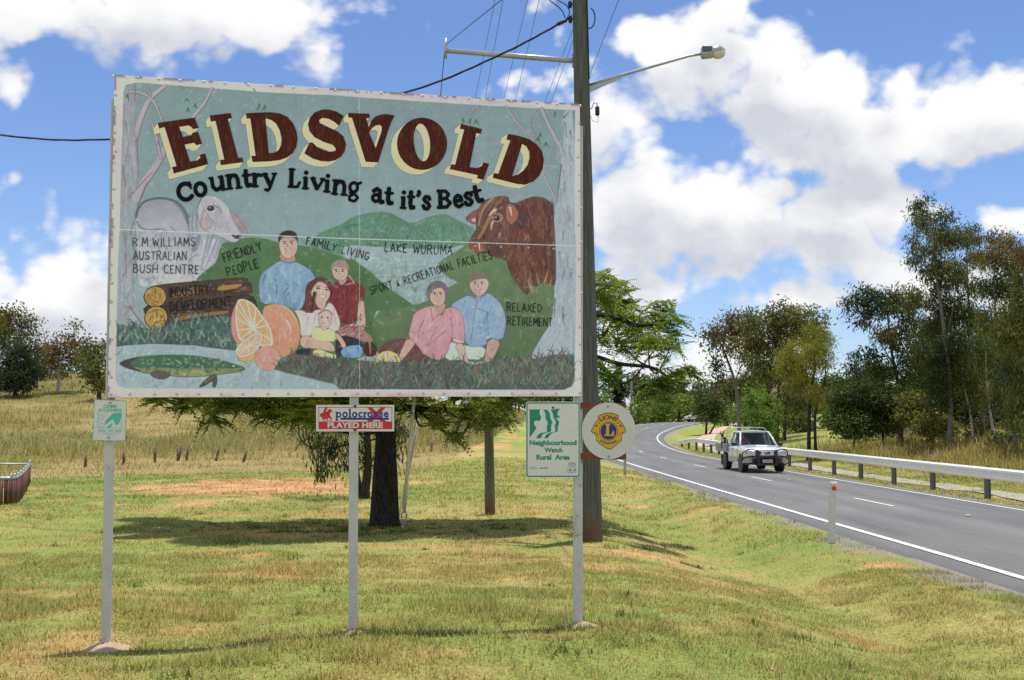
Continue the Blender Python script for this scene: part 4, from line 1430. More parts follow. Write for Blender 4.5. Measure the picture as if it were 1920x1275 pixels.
LETTERS = [
    [zA((460, 440), (735, 400), (768, 478), (725, 487), (712, 470), (690, 458), (622, 470), (650, 545), (712, 532), (722, 512), (762, 505), (792, 597), (750, 606), (732, 588), (662, 602), (702, 730), (758, 718), (780, 700), (772, 680), (815, 668), (838, 748), (582, 818), (568, 770), (602, 762), (512, 470), (472, 482))],
    [zA((848, 385), (1005, 366), (1016, 405), (985, 410), (1062, 702), (1093, 697), (1102, 733), (932, 755), (924, 718), (958, 712), (893, 425), (858, 430))],
    [zA((1117, 368), (1220, 362), (1300, 360), (1370, 368), (1425, 392), (1470, 440), (1497, 500), (1505, 560), (1495, 620), (1470, 665), (1430, 697), (1370, 718), (1290, 727), (1170, 732), (1160, 688), (1192, 684), (1152, 405), (1126, 408)),
     zA((1266, 406), (1310, 418), (1345, 445), (1372, 495), (1386, 555), (1382, 605), (1362, 645), (1330, 662), (1290, 666))],
    [zA((1850, 388), (1815, 462), (1780, 432), (1735, 408), (1690, 402), (1666, 420), (1672, 440), (1700, 458), (1750, 478), (1805, 503), (1848, 540), (1868, 600), (1858, 650), (1830, 692), (1790, 718), (1740, 729), (1680, 725), (1620, 707), (1556, 668), (1594, 588), (1615, 585), (1650, 618), (1700, 645), (1752, 655), (1788, 648), (1790, 628), (1765, 603), (1700, 582), (1630, 545), (1594, 500), (1583, 450), (1597, 400), (1632, 362), (1690, 340), (1745, 340), (1800, 357))],
    [zB((50, 365), (210, 372), (212, 403), (186, 406), (206, 470), (222, 425), (255, 392), (300, 376), (345, 374), (398, 386), (376, 425), (352, 490), (275, 735), (182, 730), (80, 402), (52, 398)),
     zB((207, 512), (228, 480), (258, 458), (290, 455), (304, 470), (298, 510), (257, 628))],
    [zB(*oval(603, 596, 187, 195, 34)), zB(*oval(602, 586, 60, 141, 30, -.10))],
    [zB((893, 447), (1050, 485), (1042, 522), (1008, 516), (958, 770), (1012, 778), (1050, 760), (1062, 735), (1104, 745), (1062, 865), (1012, 852), (1020, 830), (810, 785), (820, 748), (850, 752), (918, 490), (885, 483))],
    [zB((1245, 522), (1330, 538), (1405, 562), (1462, 602), (1500, 655), (1513, 715), (1504, 780), (1478, 835), (1435, 877), (1375, 902), (1310, 895), (1130, 850), (1140, 814), (1172, 820), (1262, 572), (1233, 563)),
     zB((1350, 596), (1382, 615), (1403, 655), (1405, 705), (1390, 755), (1358, 798), (1318, 826), (1276, 838))]]
SHADE = [(-38, 48), (-33, 45), (-38, 45), (-48, 42), (-35, 40), (-50, 38), (-45, 34), (-52, 30)]
ti, sh = MB(), MB()
for L, (dx, dy) in zip(LETTERS, SHADE):
    L = [list(map(tuple, chaikin(lp, 1))) if len(lp) > 30 and i == 99 else lp for i, lp in enumerate(L)]
    for k in range(9):
        t = .92 * (k + 1) / 9 / 3.983
        sh.flat([[(x + dx * t, y + dy * t) for x, y in lp] for lp in L], onp(.0062 - .00012 * k))
    ti.flat(L, onp(.0072))
for o in (sh.build('title_shading', cream, panel), ti.build('title_lettering', maroon, panel)):
    pass

# --- brush lettering: strokes in a unit box, y up, x right
def arc(cx, cy, rx, ry, a0, a1, n=9):
    return [(cx + rx * math.cos(math.radians(a)), cy + ry * math.sin(math.radians(a))) for a in np.linspace(a0, a1, n)]


CAPS = {
    'A': [[(0, 0), (.5, 1), (1, 0)], [(.2, .38), (.8, .38)]], 'B': [[(0, 0), (0, 1), (.6, 1), (.85, .8), (.6, .54), (0, .52)], [(.6, .54), (1, .28), (.65, 0), (0, 0)]],
    'C': [arc(.55, .5, .5, .5, 50, 310, 11)], 'D': [[(0, 0), (0, 1), (.5, .97), (.95, .6), (.95, .4), (.5, .03), (0, 0)]], 'E': [[(.85, 1), (0, 1), (0, 0), (.9, 0)], [(0, .52), (.7, .52)]],
    'F': [[(.9, 1), (0, 1), (0, 0)], [(0, .52), (.7, .52)]], 'G': [arc(.55, .5, .5, .5, 50, 320, 11) + [(.95, .42), (.6, .42)]], 'H': [[(0, 0), (0, 1)], [(1, 0), (1, 1)], [(0, .5), (1, .5)]],
    'I': [[(.5, 0), (.5, 1)]], 'K': [[(0, 0), (0, 1)], [(.9, 1), (0, .45), (.95, 0)]], 'L': [[(0, 1), (0, 0), (.85, 0)]], 'M': [[(0, 0), (.1, 1), (.5, .3), (.9, 1), (1, 0)]],
    'N': [[(0, 0), (0, 1), (.95, 0), (.95, 1)]], 'O': [arc(.5, .5, .5, .5, 90, 450, 14)], 'P': [[(0, 0), (0, 1), (.6, 1), (.9, .78), (.6, .5), (0, .48)]], 'R': [[(0, 0), (0, 1), (.6, 1), (.9, .78), (.6, .52), (0, .5)], [(.45, .5), (.95, 0)]],
    'S': [[(.9, .85), (.6, 1), (.2, .95), (.05, .75), (.3, .55), (.75, .42), (.92, .22), (.7, .03), (.3, 0), (.02, .15)]], 'T': [[(0, 1), (1, 1)], [(.5, 1), (.5, 0)]],
    'U': [[(0, 1), (0, .3), (.25, 0), (.65, 0), (.92, .3), (.92, 1)]], 'V': [[(0, 1), (.5, 0), (1, 1)]], 'W': [[(0, 1), (.25, 0), (.5, .75), (.75, 0), (1, 1)]], 'X': [[(0, 0), (1, 1)], [(0, 1), (1, 0)]],
    'Y': [[(0, 1), (.5, .5), (1, 1)], [(.5, .5), (.45, 0)]], '.': [[(.45, 0), (.55, .06)]], '&': [[(.9, .1), (.6, .35), (.3, .5), (.25, .7), (.5, .75)], [(.3, .45), (.15, .2), (.4, .05), (.8, .3)]],
}
WIDE = {'I': .28, '.': .25, 'M': 1.2, 'W': 1.35, ' ': .6, 'L': .75, 'E': .8, 'F': .75, '&': .8}


def brush(mbd, pts, w, fn, jit=0.0):
    """a stroke with round-ish ends as one flat outline"""
    p = np.array(pts, float)
    seg = np.diff(p, axis=0)
    L = np.maximum(1e-6, np.hypot(*seg.T))
    keep = np.concatenate([[True], L > 1e-5])
    p = p[keep]
    for i in range(len(p) - 1):
        a, b = p[i], p[i + 1]
        d = (b - a) / max(1e-6, np.hypot(*(b - a)))
        n = np.array((-d[1], d[0]))
        e = .35 * w
        q = [a - d * e + n * w * .35, a + n * w * .5, b + n * w * .5, b + d * e + n * w * .35, b + d * e - n * w * .35, b - n * w * .5, a - n * w * .5, a - d * e - n * w * .35]
        brush.k = (brush.k + 1) % 12
        mbd.add([fn(x, y, brush.k * 4e-5) for x, y in q], [tuple(range(8))[::-1]])


brush.k = 0


def caption(mbd, text, base, h, w, lvl=.0075, fit=True, slant=0.0):
    """text along a polyline of survey points"""
    b = np.array(base, float)
    s = np.concatenate([[0], np.cumsum(np.hypot(*np.diff(b, axis=0).T))])
    tot = sum(WIDE.get(c, 1.0) + .42 for c in text) - .42
    unit = s[-1] / tot
    x = 0.0
    for c in text:
        wd_ = WIDE.get(c, 1.0)
        if c in CAPS:
            m = (x + wd_ / 2) * unit
            cx, cy = np.interp(m, s, b[:, 0]), np.interp(m, s, b[:, 1])
            e = 1.0
            tx_ = np.interp(min(s[-1], m + e), s, b[:, 0]) - np.interp(max(0, m - e), s, b[:, 0])
            ty_ = np.interp(min(s[-1], m + e), s, b[:, 1]) - np.interp(max(0, m - e), s, b[:, 1])
            a = math.atan2(ty_, tx_)
            ca, sa = math.cos(a), math.sin(a)
            hh = h * (1 + PR.normal() * .04)
            for st in CAPS[c]:
                pts = []
                for gx_, gy_ in st:
                    lx = (gx_ - .5) * wd_ * unit + PR.normal() * .25
                    ly = -gy_ * hh + PR.normal() * .25
                    pts.append((cx + lx * ca - ly * sa, cy + lx * sa + ly * ca))
                brush(mbd, pts, w * (1 + PR.normal() * .1), lambda X, Y, k: uv3(*plane_uv(X, Y, lvl + k), lvl + k))
        x += wd_ + .42


for text, base, h, w in (
        ('R.M.WILLIAMS', zC((268, 122), (500, 122), (722, 120)), 16, 1.9), ('AUSTRALIAN', zC((272, 218), (655, 222)), 15, 1.9), ('BUSH CENTRE', zC((272, 312), (500, 318), (745, 322)), 15.5, 1.9),
        ('FRIENDLY', zC((935, 238), (1060, 195), (1205, 152)), 16.5, 1.9), ('PEOPLE', zC((958, 338), (1180, 276)), 16.5, 1.9), ('FAMILY LIVING', [(574, 459), (610, 466), (650, 477), (690, 488)], 15, 1.7),
        ('LAKE WURUMA', [(722, 471), (785, 475), (848, 477)], 16, 1.8), ('SPORT & RECREATIONAL FACILTIES', [(696, 552), (735, 541), (800, 521), (860, 501), (924, 485)], 14.5, 1.6),
        ('RELAXED', [(951, 583), (1016, 585)], 15, 1.7), ('RETIREMENT', [(952, 609), (1035, 612)], 15.5, 1.7), ('INDUSTRY', zC((532, 490), (820, 465)), 16.5, 1.9), ('DEVELOPMENT', zC((542, 596), (760, 575), (982, 556)), 17, 1.9)):
    cp = MB()
    caption(cp, text, base, h, w * .84)
    cp.build('caption_lettering', faded_ink if text in ('R.M.WILLIAMS', 'AUSTRALIAN', 'BUSH CENTRE') else thin_ink, panel)

# --- tagline: heavy flared roman, strokes (points, half weight)
TH, TN, SF = 1.0, .55, .5
ROMAN = {
    'C': [(arc(.55, .5, .42, .42, 40, 320, 14), TH), ([(.88, .62), (.86, .95)], TN)],
    'B': [([(.22, .05), (.22, .95)], TH), ([(.05, .95), (.6, .93), (.8, .75), (.62, .54), (.25, .52)], TN * 1.4), ([(.6, .52), (.9, .28), (.65, .06), (.05, .05)], TN * 1.5)],
    'L': [([(.25, .06), (.25, .95)], TH), ([(.05, .95), (.5, .95)], SF), ([(.05, .05), (.75, .05), (.92, .3)], SF * 1.3)],
    'o': [(arc(.5, .48, .36, .42, 0, 360, 16), TH * .95)],
    'u': [([(.2, .9), (.22, .3), (.4, .08), (.6, .15), (.76, .35)], TH * .9), ([(.76, .92), (.78, .06)], TH), ([(.05, .92), (.25, .92)], SF), ([(.6, .92), (.8, .92)], SF), ([(.76, .06), (.98, .06)], SF)],
    'n': [([(.2, .05), (.2, .9)], TH), ([(.2, .6), (.4, .88), (.65, .85), (.76, .6), (.77, .05)], TH * .9), ([(.02, .9), (.22, .9)], SF), ([(.03, .04), (.38, .04)], SF), ([(.6, .04), (.97, .04)], SF)],
    't': [([(.42, .98), (.40, .3), (.52, .08), (.85, .12)], TH), ([(.08, .7), (.85, .7)], SF * 1.3)],
    'r': [([(.28, .05), (.28, .9)], TH), ([(.28, .55), (.55, .85), (.88, .78)], TH * .8), ([(.05, .9), (.3, .9)], SF), ([(.06, .04), (.55, .04)], SF)],
    'y': [([(.12, .92), (.5, .3)], TH), ([(.88, .92), (.45, .12), (.3, .02), (.12, .08)], TN * 1.2), ([(.0, .93), (.32, .93)], SF), ([(.68, .93), (1, .93)], SF)],
    'i': [([(.5, .05), (.5, .62)], TH), ([(.2, .62), (.52, .62)], SF), ([(.15, .04), (.9, .04)], SF), ([(.48, .88), (.54, .93)], TH)],
    'v': [([(.12, .92), (.5, .12)], TH), ([(.9, .92), (.52, .12)], TN * 1.2), ([(.0, .93), (.32, .93)], SF), ([(.7, .93), (1, .93)], SF)],
    'g': [(arc(.46, .70, .27, .22, 0, 360, 14), TH * .72), ([(.65, .85), (.92, .95)], TN * 1.2), ([(.3, .5), (.26, .42), (.6, .38), (.82, .24), (.6, .06), (.25, .1), (.22, .26), (.45, .36)], TH * .62)],
    'a': [([(.2, .75), (.45, .92), (.68, .8), (.7, .25), (.82, .06), (.98, .12)], TH * .95), (arc(.42, .32, .25, .22, 60, 330, 10), TH * .8)],
    's': [([(.82, .72), (.7, .9), (.38, .92), (.2, .74), (.4, .56), (.68, .44), (.82, .25), (.6, .06), (.3, .08), (.14, .3)], TH * .85)],
    'e': [([(.2, .5), (.82, .52), (.74, .8), (.5, .92), (.26, .78), (.17, .5), (.28, .18), (.55, .06), (.88, .22)], TH * .85)],
    "'": [([(.5, .95), (.6, .6), (.3, .15)], TH * .9)],
    'p': [([(.25, 0), (.25, .95)], TH), (arc(.55, .66, .28, .27, -150, 150, 12), TH * .85), ([(.05, .95), (.28, .95)], SF), ([(.05, .02), (.5, .02)], SF)],
    'l': [([(.5, .03), (.5, .97)], TH), ([(.2, .97), (.5, .97)], SF), ([(.15, .03), (.88, .03)], SF)],
    'c': [(arc(.55, .48, .36, .42, 45, 315, 12), TH * .9)],
}


def roman(mbd, c, x0, x1, y0, y1, w, lvl, rot=0.0, fn=None):
    ca, sa = math.cos(rot), math.sin(rot)
    cx, cy = (x0 + x1) / 2, (y0 + y1) / 2
    for st, k in ROMAN[c]:
        pts = []
        for a, b in st:
            lx, ly = (a - .5) * (x1 - x0), -(b - .5) * (y1 - y0)
            pts.append((cx + lx * ca - ly * sa, cy + lx * sa + ly * ca))
        brush(mbd, pts, w * k, fn or (lambda X, Y, e: uv3(*plane_uv(X, Y, lvl + e), lvl + e)))


tg, words_ = None, []
for z, items in ((zA, (('C', 598, 728, 882, 1026, -.20), ('o', 726, 832, 878, 988, -.15), ('u', 842, 972, 836, 948, -.12), ('n', 970, 1088, 816, 932, -.10), ('t', 1092, 1164, 792, 920, -.08), ('r', 1160, 1248, 810, 916, -.05), ('y', 1250, 1350, 810, 946, -.03),
                       ('L', 1436, 1530, 780, 924, .04), ('i', 1538, 1594, 798, 934, .06), ('v', 1602, 1706, 848, 942, .08), ('i', 1698, 1758, 822, 958, .08), ('n', 1762, 1884, 862, 978, .10))),
                 (zB, (('g', 40, 148, 872, 1034, .10), ('a', 218, 318, 922, 1038, .08), ('t', 322, 394, 926, 1050, .08), ('i', 436, 492, 946, 1080, .06), ('t', 492, 554, 952, 1084, .05), ("'", 562, 596, 948, 990, 0), ('s', 602, 672, 982, 1088, .02),
                       ('B', 716, 824, 940, 1076, -.03), ('e', 832, 914, 972, 1072, -.08), ('s', 912, 988, 955, 1058, -.12), ('t', 974, 1058, 910, 1036, -.22)))):
    for c, x0, x1, y0, y1, r in items:
        if (c, x0) in (('C', 598), ('L', 1436), ('a', 218), ('i', 436), ('B', 716)):
            tg = MB()
            words_.append(tg)
        (a0, b0), (a1, b1) = z((x0, y0), (x1, y1))
        roman(tg, c, a0, a1, b0, b1, 8.2, .0078, r)
for tg in words_:
    tg.build('tagline_lettering', black, panel)

# rivets round the sheets and along the joint
rv = MB().ball((0, 0, 0), (.011, .011, .007), 10, 6)
rmat = material('rivet_paint', (.62, .61, .60), .4, .2, var=.2, vscale=60, dirt=(.28, .18, .12), dirt_amt=.25, dscale=30)
rivet0 = None
spots = []
for k in range(22):
    t = k / 21
    spots += [(215 + 872 * t, 143 + 55 * t), (205 + 882 * t, 739.5 - 2 * t)]
for k in range(1, 17):
    t = k / 17
    spots += [(217.5 - 13 * t, 143 + 600 * t), (1084.5 + 3 * t, 199 + 542 * t)]
for k in range(1, 18):
    t = k / 18
    spots.append((206 + 882 * t, 437 + 31 * t))
for k in range(4):
    spots.append((671 + .8 * k, 205 + 130 * k))
for x, y in spots:
    x += PR.normal() * 2.0
    p = uv3(*plane_uv(x, y, .006), .006)
    if rivet0 is None:
        rivet0 = rv.build('rivet', rmat, billboard, local=True)
        ro = rivet0
    else:
        ro = rivet0.copy()
        COL.objects.link(ro)
        ro.parent = billboard
    ro.location = p - world_loc(billboard)
    ro.rotation_euler = S_W.to_track_quat('Z', 'Y').to_euler()

# posts and their footings
POSTS = [((198.5, 1209), (207, 745), .5), ((661, 1204), (664, 745), .5), ((1083, 1188), (1083.5, 743), .55)]
FOOTINGS = []
post_pts = []
for (bx, by), (tx_, ty_), w in POSTS:
    wv_ = -.075
    b = uv3(*plane_uv(bx, by, wv_), wv_)
    t = uv3(*plane_uv(tx_, ty_, wv_), wv_)
    d = (t - b)
    top = b + d * ((t.z + 2.30 - b.z) / d.z)
    gzz = gz(b.x, b.y)
    bot = b + d * ((gzz - .35 - b.z) / d.z)
    post_pts.append((b, t))
    mbp = MB()
    s = .034
    rings = []
    for p in (bot, b, t, top):
        ring = []
        for (i, j) in ((-1, -.8), (-.8, -1), (.8, -1), (1, -.8), (1, .8), (.8, 1), (-.8, 1), (-1, .8)):
            ring.append(p + S_U * s * i - S_W * s * j)
        rings.append(ring)
    mbp.loft(rings)
    mbp.build('post', post_paint, billboard)
    FOOTINGS.append((b.x, b.y, .10))
conc = material('footing_concrete', (.47, .34, .215), .95, var=.22, vscale=12, bump=.8, bscale=25, dirt=(.34, .26, .18), dirt_amt=.2, dscale=6)
for i, (r, hgt, ox) in enumerate(((.20, .042, .06), (.14, .02, .0), (.17, .035, .05))):
    b = post_pts[i][0]
    cx, cy = b.x + ox * .5, b.y - .05
    zc = gz(cx, cy)
    n, m = 22, 7
    vs, fs = [(cx, cy, zc + hgt)], []
    for j in range(1, m + 1):
        t = j / m
        for k in range(n):
            a = 2 * pi * k / n
            rr = r * t * (1 + .10 * math.sin(3 * a + i) + .08 * math.cos(5 * a + 2 * i))
            vs.append((cx + rr * math.cos(a) * 1.08, cy + rr * math.sin(a) * .9, zc - .03 + (hgt + .03) * math.cos(t * pi / 2) ** .8 + PR.normal() * .004))
    for k in range(n):
        fs.append((0, 1 + k, 1 + (k + 1) % n))
    for j in range(m - 1):
        for k in range(n):
            a, b_ = 1 + j * n + k, 1 + j * n + (k + 1) % n
            fs.append((a, a + n, b_ + n, b_))
    MB().add(vs, fs, 0, True).build('footing', conc, billboard)
    FOOTINGS[i] = (cx, cy, r * .95)
# ------------------------------------------------------------------ small signs on the posts
def glyphs(text, bold=0.0):
    """filled letter shapes of the built-in face: 2D points, faces; cap height 1"""
    cu = bpy.data.curves.new('text', 'FONT')
    cu.body = text
    cu.offset = bold
    cu.fill_mode = 'FRONT'
    cu.resolution_u = 3
    ob = bpy.data.objects.new('text', cu)
    COL.objects.link(ob)
    me = bpy.data.meshes.new_from_object(ob)
    P = [(v.co.x, v.co.y) for v in me.vertices]
    Fc = [tuple(p.vertices) for p in me.polygons]
    bpy.data.objects.remove(ob)
    bpy.data.meshes.remove(me)
    bpy.data.curves.remove(cu)
    return P, Fc


_hp, _ = glyphs('H')
CAPH = max(p[1] for p in _hp)


def write(mbd, text, x0, x1, yb, cap, z, w, mi, bold=.02, fn=None):
    """text between x0 and x1 on baseline yb, in the units of survey map z"""
    P, Fc = glyphs(text, bold)
    lo, hi = min(p[0] for p in P), max(p[0] for p in P)
    pts = [(x0 + (p[0] - lo) / (hi - lo) * (x1 - x0), yb - p[1] / CAPH * cap) for p in P]
    if fn is not None:
        pts = [fn(*p) for p in pts]
    q = z(*pts)
    m = onp(w)
    mbd.add([m(x, y) for x, y in q], Fc, mi)


def roundrect(x0, y0, x1, y1, r, n=5):
    out = []
    for cx, cy, a in ((x1 - r, y0 + r, -90), (x1 - r, y1 - r, 0), (x0 + r, y1 - r, 90), (x0 + r, y0 + r, 180)):
        out += [(cx + r * math.cos(math.radians(t)), cy + r * math.sin(math.radians(t))) for t in np.linspace(a, a + 90, n)]
    return out


def plate(outline, w, th):
    """a flat sheet with thickness, front face at w"""
    m = MB()
    f, b = onp(w), []
    front = [f(x, y) for x, y in outline]
    back = [p - S_W * th for p in front]
    n = len(front)
    m.add(front + back, [tuple(range(n)), tuple(range(n, 2 * n))[::-1]] + [(i, n + i, n + (i + 1) % n, (i + 1) % n) for i in range(n)])
    return m


sheet = material('sign_sheet', tuple(s2l((204, 204, 202)) / .82), .35, var=.05, vscale=7, dirt=(.45, .43, .38), dirt_amt=.12, dscale=7)
white_sheet = material('sign_sheet_bright', (.72, .72, .71), .38, var=.06, vscale=6, dirt=(.45, .40, .34), dirt_amt=.12, dscale=6)
disc_sheet = material('disc_sheet', (.66, .65, .62), .4, var=.06, vscale=5, dirt=(.45, .42, .38), dirt_amt=.14, dscale=4)
teal = material('sign_teal', tuple(s2l((74, 176, 156)) / .8), .4, var=.08, vscale=20)
green = material('sign_green', tuple(s2l((0, 128, 100)) / .8), .4, var=.06, vscale=12)
red = material('sign_red', (.62, .015, .02), .4, var=.08, vscale=12)
navy = material('sign_navy', (.018, .022, .22), .4, var=.08, vscale=12)
gold = material('sign_gold', (.72, .42, .02), .4, var=.08, vscale=10)
ink_m = material('sign_ink', (.03, .03, .03), .5)
ink_g = material('sign_ink_grey', (.20, .26, .24), .5)
rust = material('rust', (.19, .055, .03), .85, var=.35, vscale=14, bump=.4, bscale=50, dirt=(.48, .36, .26), dirt_amt=.22, dscale=7)
zinc = material('bolt_zinc', (.35, .34, .33), .5, .6)


def bolt(parent, z, x, y, w, m=zinc, r=.009):
    px_ = z((x, y))[0]
    p = onp(w)(*px_)
    MB().disc(p, S_W, r, .012, 10).build('bolt', m, parent)


def on_post(x, y, w):
    p = onp(w)(x, y)
    return p


# --- crime stoppers plate
z1 = crop(160, 730, 10.62)
t = thing('community_notice_sign', on_post(205, 826, .0), 'small teal and white CRIME STOPPERS plate with rounded corners', 'sign')
o1 = list(map(tuple, chaikin(z1((180, 200), (826, 228), (805, 620), (790, 1032), (145, 1020), (160, 620)), 0)))
rr = [(180, 215), (195, 200), (808, 226), (824, 244), (796, 1015), (778, 1031), (160, 1020), (145, 1002)]
pl = plate(z1(*rr), .004, .004).build('plate', sheet, t)
g = MB()
bw = .007
inner = [(190, 222), (202, 212), (804, 237), (814, 250), (787, 1006), (772, 1019), (166, 1009), (156, 996)]
g.flat([z1(*rr), z1(*inner)], onp(.0046))
write(g, 'CRIME', 360, 632, 372, 66, z1, .005, 0, .03)
write(g, 'STOPPERS', 258, 722, 452, 62, z1, .005, 0, .03)
g.flat([z1((726, 470), (560, 472), (500, 530), (440, 590), (398, 632), (384, 680), (420, 692), (472, 650), (540, 590), (572, 640), (600, 700), (640, 716), (662, 680), (692, 640), (702, 590), (724, 560))], onp(.005))
g.flat([z1((536, 664), (530, 722), (490, 770), (418, 772), (470, 722))], onp(.005))
for i in range(4):
    for j in range(3):
        cx, cy = 262 + 58 * j + (28 if i % 2 else 0), 478 + 78 * i + 26 * j
        if cx > 400 or cy > 760:
            continue
        a = [(cx - 28 + 56 * k / 6, cy + 28 * math.sin(pi * k / 6)) for k in range(7)]
        b = [(x, y - 11) for x, y in a[::-1]]
        g.flat([z1(*(a + b))], onp(.005))
for (x0, y0, x1, y1) in ((245, 462, 252, 775), (718, 600, 724, 775), (250, 768, 722, 775)):
    g.flat([z1((x0, y0), (x1, y0), (x1, y1), (x0, y1))], onp(.00515))
write(g, '1800: 333 000', 256, 716, 846, 46, z1, .005, 0, .008)
write(g, 'SAY THE PHONE WE FIGHT', 246, 700, 884, 22, z1, .005, 0, .0)
write(g, 'CONFIDENTIALLY', 350, 590, 916, 18, z1, .005, 0, .0)
g.build('lettering', teal, pl)
bolt(t, z1, 497, 268, .006)
bolt(t, z1, 464, 960, .006)

# --- polocrosse plate
z2 = crop(570, 730, 9.6)
t = thing('club_sign', on_post(663, 808, 0), 'red and white polocrosse PLAYED HERE plate with a red horse and rider', 'sign')
pl = plate(z2((218, 280), (1625, 278), (1625, 756), (218, 758)), .006, .004).build('plate', white_sheet, t)
g = MB()
g.flat([z2((262, 318), (1588, 318), (1588, 716), (262, 716)), z2((274, 330), (1576, 330), (1576, 704), (274, 704))], onp(.0066), 0)
g.flat([z2((272, 580), (1578, 580), (1578, 706), (272, 706))], onp(.0067), 0)
g.flat([z2((1135, 328), (1225, 328), (1480, 582), (1385, 582))], onp(.0068), 0)
g.flat([z2((1380, 328), (1470, 328), (1225, 582), (1125, 582))], onp(.00685), 0)
g.flat([z2((655, 512), (1526, 512), (1526, 548), (655, 548))], onp(.0071), 1)
for i, (c, x0, x1) in enumerate((('p', 560, 680), ('o', 688, 790), ('l', 790, 862), ('o', 862, 962), ('c', 972, 1062), ('r', 1068, 1142), ('o', 1142, 1236), ('s', 1248, 1330), ('s', 1346, 1424), ('e', 1432, 1526))):
    y0, y1 = (408, 502)
    if c == 'l':
        y0 = 352
    if c == 'p':
        y1 = 556
    for st, k in ROMAN[c]:
        pts = [z2((x0 + a * (x1 - x0), y1 - b * (y1 - y0)))[0] for a, b in st]
        brush(g, pts, 3.0 * k, lambda X, Y, e: uv3(*plane_uv(X, Y, .0073), .0073 + e))
        for kk in range(len(g.mi) - (len(pts) - 1), len(g.mi)):
            g.mi[kk] = 1
write(g, 'PLAYED HERE', 425, 1422, 692, 94, z2, .0072, 2, .035)
g.flat([z2((395, 300), (418, 332), (412, 352), (440, 372), (458, 352), (480, 352), (512, 402), (500, 418), (474, 404), (466, 450), (476, 486), (504, 520), (498, 552), (470, 566), (480, 530), (440, 512), (418, 540), (448, 556), (430, 570), (398, 544), (376, 528), (352, 540), (410, 600), (392, 606), (340, 548), (320, 505), (288, 486), (288, 446), (318, 426), (346, 418), (352, 380), (376, 336))], onp(.0074), 0)
g.flat([z2((398, 372), (424, 366), (432, 384), (412, 400), (396, 392))], onp(.0076), 2)
g.build('lettering', [red, navy, white_sheet], pl)
bolt(t, z2, 918, 306, .008, rust, .012)
bolt(t, z2, 918, 730, .008, rust, .012)

# --- neighbourhood watch plate
z3 = crop(960, 740, 7.5)
t = thing('watch_area_sign', on_post(1080, 892, 0), 'grey green bordered Neighbourhood Watch Rural Area plate with head silhouettes', 'sign')
pl = plate(z3(*roundrect(196, 98, 960, 1166, 34)), .008, .004).build('plate', sheet, t)
g = MB()
g.flat([z3(*roundrect(203, 108, 952, 1157, 32)), z3(*roundrect(219, 126, 937, 1139, 24))], onp(.0086), 0)
for lp in ([(248, 208), (398, 208), (386, 245), (390, 280), (411, 310), (406, 340), (386, 366), (366, 376), (345, 358), (317, 375), (308, 400), (325, 440), (343, 462), (330, 492), (290, 550), (250, 606)],
           [(440, 208), (492, 212), (525, 245), (536, 300), (541, 340), (569, 380), (561, 412), (550, 430), (554, 450), (546, 470), (554, 492), (545, 520), (482, 536), (432, 556), (405, 613), (342, 613), (366, 565), (402, 540), (470, 528), (496, 520), (489, 500), (493, 480), (486, 460), (491, 440), (506, 410), (501, 380), (471, 335), (473, 290), (466, 250)],
           [(545, 212), (600, 206), (669, 192), (641, 250), (639, 285), (681, 320), (612, 330), (636, 346), (661, 385), (656, 420), (646, 440), (649, 460), (641, 480), (646, 502), (636, 522), (572, 536), (537, 562), (502, 613), (452, 613), (482, 560), (532, 535), (592, 525), (613, 511), (606, 490), (611, 470), (599, 450), (601, 430), (619, 402), (611, 366), (586, 330), (576, 270), (561, 235)]):
    g.flat([z3(*lp)], onp(.009), 0)
write(g, 'Neighbourhood', 248, 908, 708, 64, z3, .009, 0, .042)
write(g, 'Watch', 456, 712, 808, 60, z3, .009, 0, .042)
write(g, 'Rural  Area', 344, 812, 912, 66, z3, .009, 0, .042)
write(g, 'CGU', 245, 350, 1046, 34, z3, .009, 1, .0)
g.flat([z3((382, 1026), (512, 1024), (512, 1038), (382, 1040))], onp(.009), 1)
for lp, hole in ((roundrect(783, 1018, 902, 1096, 6), roundrect(788, 1023, 897, 1091, 4)), (roundrect(790, 955, 897, 1005, 14), roundrect(795, 960, 892, 1000, 11))):
    g.flat([z3(*lp), z3(*hole)], onp(.009), 1)
for (x0, y0, x1, y1) in ((804, 968, 884, 975), (804, 985, 884, 991), (839, 1023, 844, 1091)):
    g.flat([z3((x0, y0), (x1, y0), (x1, y1), (x0, y1))], onp(.0092), 1)
g.flat([z3(*oval(815, 1060, 16, 18, 12))], onp(.0094), 1)
g.flat([z3((858, 1072), (872, 1050), (890, 1042), (894, 1056), (884, 1074), (868, 1080))], onp(.0094), 1)
g.build('lettering', [green, ink_g], pl)
bolt(t, z3, 577, 184, .010, ink_m)

# --- service club disc on its brackets
t = thing('service_club_sign', on_post(1140, 905, 0), 'round white disc with a gold and navy lions crest on rusty red brackets', 'sign')
for y0, y1 in ((112, 196), (822, 912)):
    m = plate(z3((955, y0), (1606, y0 + 2), (1600, y1), (965, y1)), .0, .03)
    m.build('bracket', rust, t)
pl = plate(z3(*oval(1362, 509, 378, 399, 56)), .012, .006).build('disc', disc_sheet, t)
g = MB()
crest = [(1330, 255), (1360, 250), (1395, 256), (1440, 266), (1480, 282), (1506, 304), (1496, 340), (1540, 385), (1568, 425), (1586, 462), (1605, 500), (1592, 534), (1550, 556), (1562, 572), (1538, 575), (1546, 640), (1490, 692), (1420, 748), (1386, 770), (1350, 766), (1290, 732), (1230, 692), (1183, 640), (1188, 590), (1158, 572), (1166, 556), (1125, 540), (1110, 505), (1138, 452), (1152, 420), (1178, 382), (1212, 346), (1206, 306), (1238, 284), (1282, 264)]
g.flat([z3(*crest)], onp(.0126), 1)
cc = (1358, 510)
inn = [(cc[0] + (x - cc[0]) * .955, cc[1] + (y - cc[1]) * .955) for x, y in crest]
